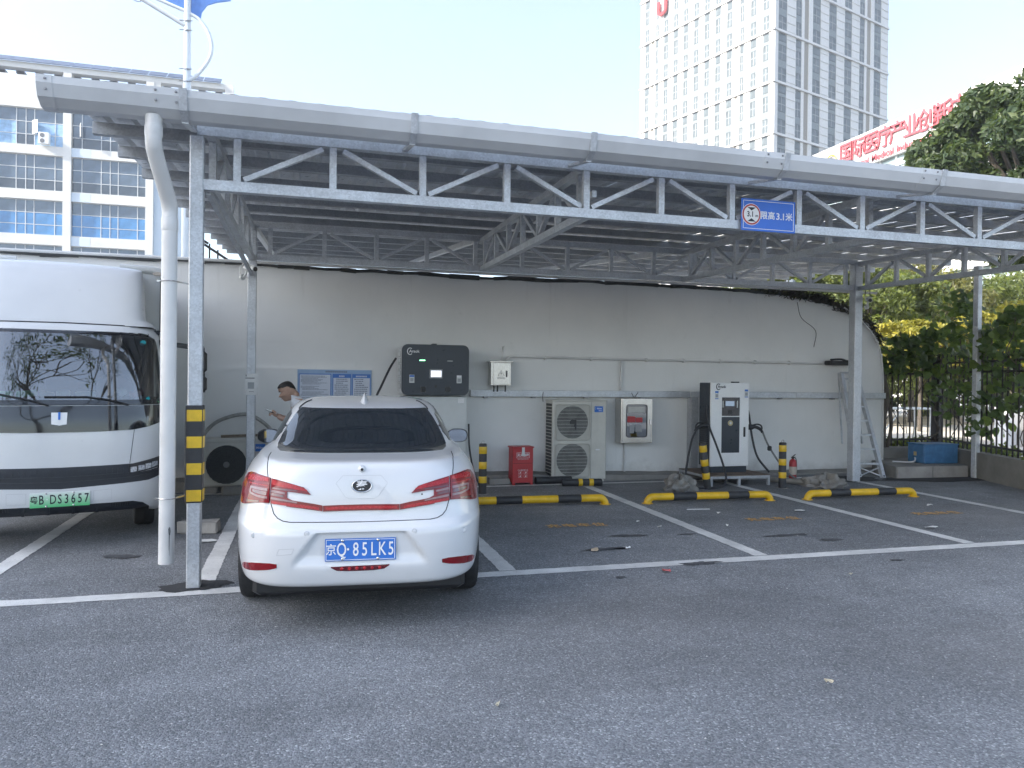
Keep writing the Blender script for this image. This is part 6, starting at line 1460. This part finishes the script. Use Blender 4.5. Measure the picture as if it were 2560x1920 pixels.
for a, c in ((lt, lbm), (rt, rbm)): b = MB(); b.bar(a, c, .062, .075, up=(0, 1, .3)); b.build('side_rail', M_ALU, ld)
for k in range(7): t_ = .06+k*.135; b = MB(); b.bar(lt.lerp(lbm, t_), rt.lerp(rbm, t_), .07, .032); b.build('tread', M_ALU, ld)
for a, c in ((lt+Vector((-.01, .05, 0)), Vector((-.20, .42, .55))), (rt+Vector((0, .05, 0)), Vector((.21, .40, .55)))): b = MB(); b.bar(a, c, .02, .035); b.build('rear_rail', M_ALU, ld)
b = MB(); b.bar(lt.lerp(lbm, .9), rt.lerp(rbm, .99), .01, .02); b.bar(rt.lerp(rbm, .9), lt.lerp(lbm, .99), .01, .02); b.build('bottom_brace', M_ALU, ld); b = MB(); b.cbox(-.13, .50, 1.81, .18, .60, 1.84, .008); b.build('ladder_cap', M_ALU, ld)
for q in (lbm, rbm): b = MB(); b.cbox(q.x-.02, q.y-.03, 0, q.x+.02, q.y+.03, .05, .006); b.build('rubber_foot', M_BLK, ld)
def cctv(loc, rz, label):
    e = empty('security_camera', loc, rz); tag(e, label, 'security camera', 'bullet cameras on the canopy posts')
    b = MB(); b.cyl((0, 0, 0), (0, -.20, -.035), .036, 16); b.build('housing', M_PALE, e, smooth=40); b = MB(); b.cyl((0, -.199, -.035), (0, -.206, -.036), .030, 16); b.build('lens', M_BLACKP, e); b = MB(); b.bar((0, .02, .045), (0, -.22, .003), .08, .006); b.build('sun_shield', M_PALE, e)
    b = MB(); b.tube(spline([(0, -.03, -.03), (0, .0, -.09), (0, .05, -.12)], 4), .014, 8); b.cyl((0, .05, -.12), (0, .075, -.12), .04, 14); b.build('bracket', M_PALE, e); return e
cctv((-.73, 10.36, 3.05), R(40), 'white bullet security camera on the left rear post'); c2 = cctv((8.97, 10.36, 3.02), R(-30), 'white bullet security camera with twin aerials on the right rear post')
for x in (-.03, .04): b = MB(); b.cyl((x, .02, .03), (x, .03, .16), .006, 6); b.build('aerial', M_BLACKP, c2)
b = MB(); b.tube(spline([(-.74, 10.40, 3.12), (-.80, 10.38, 3.05), (-.78, 10.36, 2.93), (-.70, 10.40, 2.93)], 5), .006, 6); tag(b.build('camera_cable', M_PALE, smooth=60), 'loop of white cable at the left security camera', 'cable')
pn = empty('paper_notice', (-.65, 10.437, 1.53)); tag(pn, 'white paper notice wrapped on the left rear post', 'notice'); b = MB(); b.box(-.085, -.003, -.14, .085, .0, .14); b.build('sheet', M_PAPER, pn)
b = MB(); b.box(-.075, -.0042, .075, .04, -.003, .085); b.box(-.072, -.0042, .10, -.06, -.003, .125); b.box(-.03, -.0042, -.10, .03, -.003, -.095); b.build('printed_lines', M_DKTXT, pn); b = MB(); b.box(-.045, -.0042, -.06, .035, -.003, .025); b.build('grey_printed_square', mat('sticker_grey', (.32, .34, .35), .6), pn)
b = MB(); b.box(-.02, -.12, -.03, .02, .12, .03); tag(b.build('hollow_tube_stub', M_GALV, loc=(2.5, 6.40, 3.30)), 'short stub of galvanised box tube on the front truss', 'tube stub')
# ------------------------------------------------------------------ litter on the asphalt
rnd = random.Random(77)
def scrap(name, x, y, sx, sy, m, label, rz=0, cat='litter', group=None):
    b = MB(); n = 9; vs = []
    for i in range(n):
        a = 2*math.pi*i/n; k = rnd.uniform(.65, 1.1); vs.append((sx*k*math.cos(a), sy*k*math.sin(a), .012+rnd.uniform(0, .022)))
    vs2 = [(p[0], p[1], p[2]-.003) for p in vs]; b.add(vs+vs2, [tuple(range(n)), tuple(range(2*n-1, n-1, -1))]+[(i, (i+1) % n, n+(i+1) % n, n+i) for i in range(n)])
    return tag(b.build(name, m, loc=(x, y, 0), rot=(0, 0, rz)), label, cat, group)
scrap('paper_scrap', 6.04, 8.11, .085, .06, M_PAPER, 'white paper scrap in front of the middle wheel stop'); scrap('paper_scrap', 6.84, 6.87, .10, .05, M_PAPER, 'white paper scrap between the last two bay lines near the front line'); scrap('paper_scrap', 8.09, 8.14, .05, .03, M_PAPER, 'small white paper scrap in front of the right wheel stop')
scrap('red_wrapper', 3.0, 5.79, .045, .035, M_TISS, 'small red wrapper beside the oil stain on the front line'); scrap('tissue_scrap', 2.70, 6.66, .045, .035, M_KRAFT, 'cream tissue scrap left of the oil stain in the first empty bay'); scrap('paper_strip', -.90, 7.86, .11, .035, M_PAPER, 'white paper strip behind the striped front post', .3)
b = MB(); b.bar((4.72, 8.57, .006), (5.02, 8.53, .006), .012, .008); tag(b.build('white_stick', M_PAPER), 'thin white stick lying in the bay before the pedestal charger', 'stick')
for i, (x, y, lab) in enumerate(((3.73, 7.91, 'white chip right of the first orange lettering'), (3.82, 7.54, 'white chip left of the second bay line'), (4.62, 7.47, 'pale chip right of the second bay line'), (3.05, 6.68, 'pale chip right of the oil stain in the first empty bay'), (4.95, 8.2, 'pale chip before the white stick'))):
    scrap('litter_chip', x, y, .028, .015, M_PAPER, lab, rnd.uniform(0, 3))
M_GRIT = mat('pale_grit', (.45, .44, .42), .9, var=.3, vscale=30); g = MB()
for k in range(700):
    y = .9+6.5*rnd.random()**1.2; x = rnd.uniform(-.75*y-.3, 1.15*y+.6); s = rnd.uniform(.0025, .007)*(1.5 if rnd.random() < .06 else 1)
    a = rnd.uniform(0, 3); dx, dy = math.cos(a)*s, math.sin(a)*s; g.add([(x-dx, y-dy, .001), (x+dy, y-dx*.6, .001), (x+dx, y+dy, .001), (x-dy, y+dx*.6, .001), (x, y, s*.9)], [(0,1,4),(1,2,4),(2,3,4),(3,0,4)])
o = stuff(g.build('asphalt_grit', M_GRIT)); o['label'] = 'loose pale grit scattered over the foreground asphalt'; o['category'] = 'grit'
# dry leaves
M_DLEAF = mat('dry_leaf_pale', (.50, .45, .33), .7)
for i, (x, y, lab) in enumerate(((2.75, 3.42, 'pale dry leaf on the foreground asphalt, right of centre'), (.95, 3.6, 'small dry leaf on the asphalt in front of the car'), (4.5, 5.35, 'pale curled leaf just in front of the front line'), (.55, 2.95, 'tiny pale leaf in the left foreground'))):
    scrap('dry_leaf', x, y, .03, .011, M_DLEAF, lab, rnd.uniform(0, 3), 'leaf')
# ------------------------------------------------------------------ bare tree behind the camera (mirrored in the truck windscreen)
e = empty('bare_street_tree', (0.2, -6.5, 0)); tag(e, 'sparse street tree behind the camera, mirrored in the truck windscreen', 'tree')
b = MB(); f = MB(); rnd = random.Random(12)
def branch(p, d, ln, r, depth):
    pts = [p]; 
    for k in range(3): d = (d+Vector((rnd.gauss(0, .12), rnd.gauss(0, .12), rnd.gauss(.04, .08)))).normalized(); p = p+d*ln/3; pts.append(p)
    b.tube(pts, [r, r*.88, r*.76, r*.62], 6)
    if depth == 0: leaves(f, p, (.5, .5, .35), 14, .12, rnd); return
    for k in range(3 if depth > 1 else 2):
        nd = (d*.75+Vector((rnd.gauss(0, .6), rnd.gauss(0, .6), rnd.gauss(.15, .35)))).normalized(); branch(p, nd, ln*.72, r*.58, depth-1)
branch(Vector((0, 0, 0)), Vector((.02, 0, 1)), 4.0, .20, 5)
b.build('trunk', M_BARK, e, smooth=60); me = bpy.data.meshes.new('crown'); me.from_pydata(f.v, [], f.f); me.materials.append(M_LEAFD); link('crown', me, e)
# ------------------------------------------------------------------ man with a phone behind the car
pp = empty('person', (-0.06, 10.2, 0)); tag(pp, 'man in a white T-shirt looking down at a phone behind the car', 'person')
M_SKIN = mat('skin', (0.46, 0.29, 0.21), 0.55, var=0.08, vscale=12); M_HAIR = mat('black_hair', (0.014, 0.012, 0.011), 0.6, var=0.3, vscale=50, bump=.6, bscale=120)
M_TEE = mat('white_cotton', (0.66, 0.67, 0.69), 0.85, var=0.04, vscale=5, bump=.25, bscale=14); M_TROU = mat('dark_trousers', (0.035, 0.038, 0.045), 0.85)
def skin(name, verts, edges, radii, m, root=0, sub=2):
    me = bpy.data.meshes.new(name); me.from_pydata(verts, edges, []); o = link(name, me)
    sk_ = o.modifiers.new('skin', 'SKIN'); sk_.use_smooth_shade = True; sk_.branch_smoothing = .6
    if not me.skin_vertices: 
        bpy.context.view_layer.objects.active = o
        me.attributes.new if False else None
    lay = me.skin_vertices[0].data if me.skin_vertices else None
    if lay is None:
        bm = bmesh.new(); bm.from_mesh(me); bm.verts.layers.skin.verify(); bm.to_mesh(me); bm.free(); lay = me.skin_vertices[0].data
    for i, r_ in enumerate(radii): lay[i].radius = (r_, r_) if not isinstance(r_, tuple) else r_; lay[i].use_root = (i == root)
    ss = o.modifiers.new('sub', 'SUBSURF'); ss.levels = sub; ss.render_levels = sub
    dg = bpy.context.evaluated_depsgraph_get(); me2 = bpy.data.meshes.new_from_object(o.evaluated_get(dg)); bpy.data.objects.remove(o)
    me2.materials.clear(); me2.materials.append(m); me2.polygons.foreach_set('use_smooth', [True]*len(me2.polygons)); me2.name = name
    return me2
# facing -x. Skin figure: legs, trunk, neck, arms in one continuous surface
V = [(0.03,0,.92),(0.03,0,1.05),(0.01,0,1.18),(-.005,0,1.30),(-.02,0,1.365),(-.045,0,1.415),            # 0-5 pelvis..neck base
     (-.09,0,1.46),                                                                                     # 6 skull base
     (0.03,.10,.86),(0.0,.11,.48),(0.03,.11,.09),(-.12,.12,.035),                                         # 7-10 leg
     (0.03,-.10,.86),(0.0,-.11,.48),(0.03,-.11,.09),(-.12,-.12,.035),                                     # 11-14
     (-.01,.13,1.335),(0.0,.20,1.315),(.0,.23,1.06),(-.19,.135,1.095),(-.245,.085,1.13),                   # 15-19 arm
     (-.01,-.13,1.335),(0.0,-.20,1.315),(.0,-.23,1.06),(-.19,-.135,1.09),(-.245,-.075,1.12)]               # 20-24
E_ = [(0,1),(1,2),(2,3),(3,4),(4,5),(5,6),(0,7),(7,8),(8,9),(9,10),(0,11),(11,12),(12,13),(13,14),(3,15),(15,16),(16,17),(17,18),(18,19),(3,20),(20,21),(21,22),(22,23),(23,24)]
Rr = [(.14,.12),(.135,.115),(.14,.12),(.13,.11),(.085,.075),(.056,.056),.05,.095,.062,.045,.035,.095,.062,.045,.035,.082,.06,.046,.032,.028,.082,.06,.046,.032,.028]
body_me = skin('body', V, E_, Rr, M_SKIN); bo = link('body', body_me, pp)
# T-shirt: same trunk a little larger, short sleeves
V2 = [(0.03,0,.86),(0.03,0,.98),(0.01,0,1.12),(0.0,0,1.26),(-.012,0,1.335),(-.03,0,1.375),(-.008,.125,1.330),(0.005,.215,1.30),(.005,.235,1.13),(-.008,-.125,1.330),(0.005,-.215,1.30),(.005,-.235,1.13)]
ts = link('t_shirt', skin('t_shirt', V2, [(0,1),(1,2),(2,3),(3,4),(4,5),(3,6),(6,7),(7,8),(3,9),(9,10),(10,11)], [(.165,.15),(.16,.14),(.16,.14),(.15,.13),(.10,.09),(.066,.066),.10,.085,.078,.10,.085,.078], M_TEE), pp)
V3 = [(0.03,0,.95),(0.03,.10,.86),(0.0,.11,.48),(0.03,.11,.11),(0.03,-.10,.86),(0.0,-.11,.48),(0.03,-.11,.11)]
link('trousers', skin('trousers', V3, [(0,1),(1,2),(2,3),(0,4),(4,5),(5,6)], [(.155,.14),.115,.085,.075,.115,.085,.075], M_TROU), pp)
# head: profile-shaped egg (face towards -x), tilted down
def head_mesh():
    n, mrow = 40, 34; vs = []
    prof_front = [(0,-.118,.0),(.05,-.112,-.045),(.10,-.105,-.068),(.14,-.100,-.072),(.18,-.088,-.080),(.21,-.080,-.084),(.245,-.070,-.082),(.275,-.063,-.090),(.31,-.050,-.091),(.355,-.040,-.104),(.385,-.030,-.121),(.41,-.020,-.117),(.45,-.004,-.098),(.50,.015,-.084),(.56,.032,-.094),(.64,.058,-.096),(.74,.088,-.086),(.85,.112,-.058),(.94,.124,-.025),(1,.127,.012)]
    def fx(t):
        for a, b in zip(prof_front, prof_front[1:]):
            if a[0] <= t <= b[0]: u = (t-a[0])/(b[0]-a[0]); return lerp(a[1], b[1], u), lerp(a[2], b[2], u)
        return prof_front[-1][1:]
    for i in range(mrow+1):
        t = i/mrow; z, xf = fx(t)
        back = .012+.098*math.sin(math.pi*min(1, max(0, (t*.93+.09))))**.55 if t < 1 else .012; back = back*(.62+.38*min(1, t*2.4)); w = .079*math.sin(math.pi*min(.995, max(.02, t*.90+.075)))**.5*(.72+.28*min(1, t*2.0))
        if t == 1: w = .004; back = .016
        if t == 0: w = .02; back = .03
        xc = (back+xf)*.5+.008
        for j in range(n):
            a = 2*math.pi*j/n; c, s = math.cos(a), math.sin(a)
            ex_ = .85
            x = xc+(back-xc)*abs(c)**ex_ if c > 0 else xc-(xc-xf)*abs(c)**(1.25 if .2 < t < .47 else .95)
            vs.append((x, w*math.copysign(abs(s)**.9, s), z))
    fs = [(i*n+j, i*n+(j+1) % n, (i+1)*n+(j+1) % n, (i+1)*n+j) for i in range(mrow) for j in range(n)]+[tuple(range(n-1, -1, -1)), tuple(mrow*n+j for j in range(n))]
    b = MB(); b.add(vs, fs); return b
hd = head_mesh(); ho = hd.build('head', M_SKIN, pp, smooth=70, loc=(-.135, 0, 1.435), rot=(0, R(-20), 0)); ho.scale = (1.0, 1.0, 1.0)
# hair cap: offset copy of the upper/back skull
hv = []; hf = []; n, mrow = 40, 34; keep = {}
for i in range(mrow+1):
    for j in range(n):
        p = Vector(hd.v[i*n+j]); a = 2*math.pi*j/n; c = math.cos(a)
        lim = .058-.052*max(0, c)-.0*abs(c) if c < .2 else .052-.075*c
        if c < -.55: lim = .068
        hv.append((p+Vector((p.x*.035, p.y*.05, .004)) if True else p, p.z > lim))
b = MB(); vs = [tuple(p*1.035+Vector((.001, 0, .002))) for p, k in hv]; fs = [(i*n+j, i*n+(j+1) % n, (i+1)*n+(j+1) % n, (i+1)*n+j) for i in range(mrow) for j in range(n) if all(hv[q][1] for q in (i*n+j, i*n+(j+1) % n, (i+1)*n+(j+1) % n, (i+1)*n+j))]+[tuple(mrow*n+j for j in range(n))]
b.add(vs, fs); b.build('hair', M_HAIR, ho, smooth=70)
for s in (-1, 1):
    b = MB(); pts = [(.018*math.cos(R(a)), 0, .032*math.sin(R(a))) for a in range(0, 361, 24)]
    b.tube(pts, .007, 6); b.prism([(.015*math.cos(R(a)), .028*math.sin(R(a))) for a in range(0, 360, 24)], -.004, .002); b.build('ear', M_SKIN, ho, smooth=70, loc=(.018, s*.078, .0), rot=(0, R(10), R(18*s)))
    b = MB(); b.lathe([(.001, -.011), (.008, -.008), (.011, 0), (.008, .008), (.001, .011)], 12, (0, 0, 0), 'X'); b.build('eye', mat('eye_white', (.6, .58, .55), .3), ho, smooth=70, loc=(-.076, s*.032, .016))
    b = MB(); b.tube([(-.094, s*.012, .034), (-.092, s*.032, .039), (-.080, s*.05, .035)], .0045, 6); b.build('eyebrow', M_HAIR, ho, smooth=70)
b = MB(); b.tube([(-.089, -.022, -.067), (-.093, 0, -.066), (-.089, .022, -.067)], .005, 6); b.build('lips', mat('lip', (.30, .14, .12), .5), ho, smooth=70)
# hands: palm and five fingers each, curled round the phone
def hand(s, wrist, tip):
    w = Vector(wrist); d = (Vector(tip)-w).normalized(); side = Vector((0, s, 0)); up = d.cross(side).normalized()
    if up.z < 0: up = -up
    V = [w, w+d*.045, w+d*.085]; E = [(0, 1), (1, 2)]; Rd = [.024, (.034, .020), (.036, .018)]
    b_me = skin('palm', [tuple(p) for p in V], E, Rd, M_SKIN, sub=2); h = link('hand', b_me, pp)
    for k, (off, ln) in enumerate(((-.027, .062), (-.009, .072), (.009, .068), (.026, .052))):
        q = V[2]+side*off-d*.012; pts = [q, q+d*ln*.42-up*.004, q+d*ln*.66-up*.022-side*s*.004, q+d*ln*.58-up*.040-side*s*.01]
        link('finger', skin('finger', [tuple(p) for p in pts], [(0, 1), (1, 2), (2, 3)], [.0095, .009, .0085, .007], M_SKIN, sub=2), h)
    q = w+d*.035-side*s*.026+up*.006; pts = [q, q+d*.025-side*s*.018+up*.018, q+d*.055-side*s*.016+up*.026, q+d*.075-side*s*.008+up*.026]
    link('thumb', skin('thumb', [tuple(p) for p in pts], [(0, 1), (1, 2), (2, 3)], [.012, .011, .010, .008], M_SKIN, sub=2), h)
hand(1, (-.235, .082, 1.128), (-.34, .045, 1.172)); hand(-1, (-.235, -.072, 1.118), (-.335, -.035, 1.165))
ph_ = empty('mobile_phone', (-.335, 10.2, 1.190), rot=(0, R(22), 0)); ph_.location = (-.06-.325, 10.2, 1.178); tag(ph_, 'dark mobile phone held in the man\'s hands', 'phone')
b = MB(); b.cbox(-.078, -.038, -.004, .078, .038, .004, .003); b.build('body', M_BLACKP, ph_); b = MB(); b.box(-.072, -.034, .0042, .072, .034, .0052); b.build('screen', emit('phone_screen', (.6, .7, .8), .25), ph_)
# ------------------------------------------------------------------ thin city haze round the whole scene
hz = MB(); hz.box(-182, -92, -1.0, 136, 202, OH+2.0)
hm = bpy.data.materials.new('haze_air'); hm.use_nodes = True; hn = hm.node_tree.nodes; hn.clear()
ho_ = hn.new('ShaderNodeOutputMaterial'); pv = hn.new('ShaderNodeVolumePrincipled'); pv.inputs['Color'].default_value = (.93, .96, 1.0, 1); pv.inputs['Density'].default_value = 0.0012; pv.inputs['Anisotropy'].default_value = 0.3
hm.node_tree.links.new(pv.outputs[0], ho_.inputs['Volume'])
o = stuff(hz.build('haze', hm)); o['label'] = 'thin pale haze in the air'; o['category'] = 'haze'
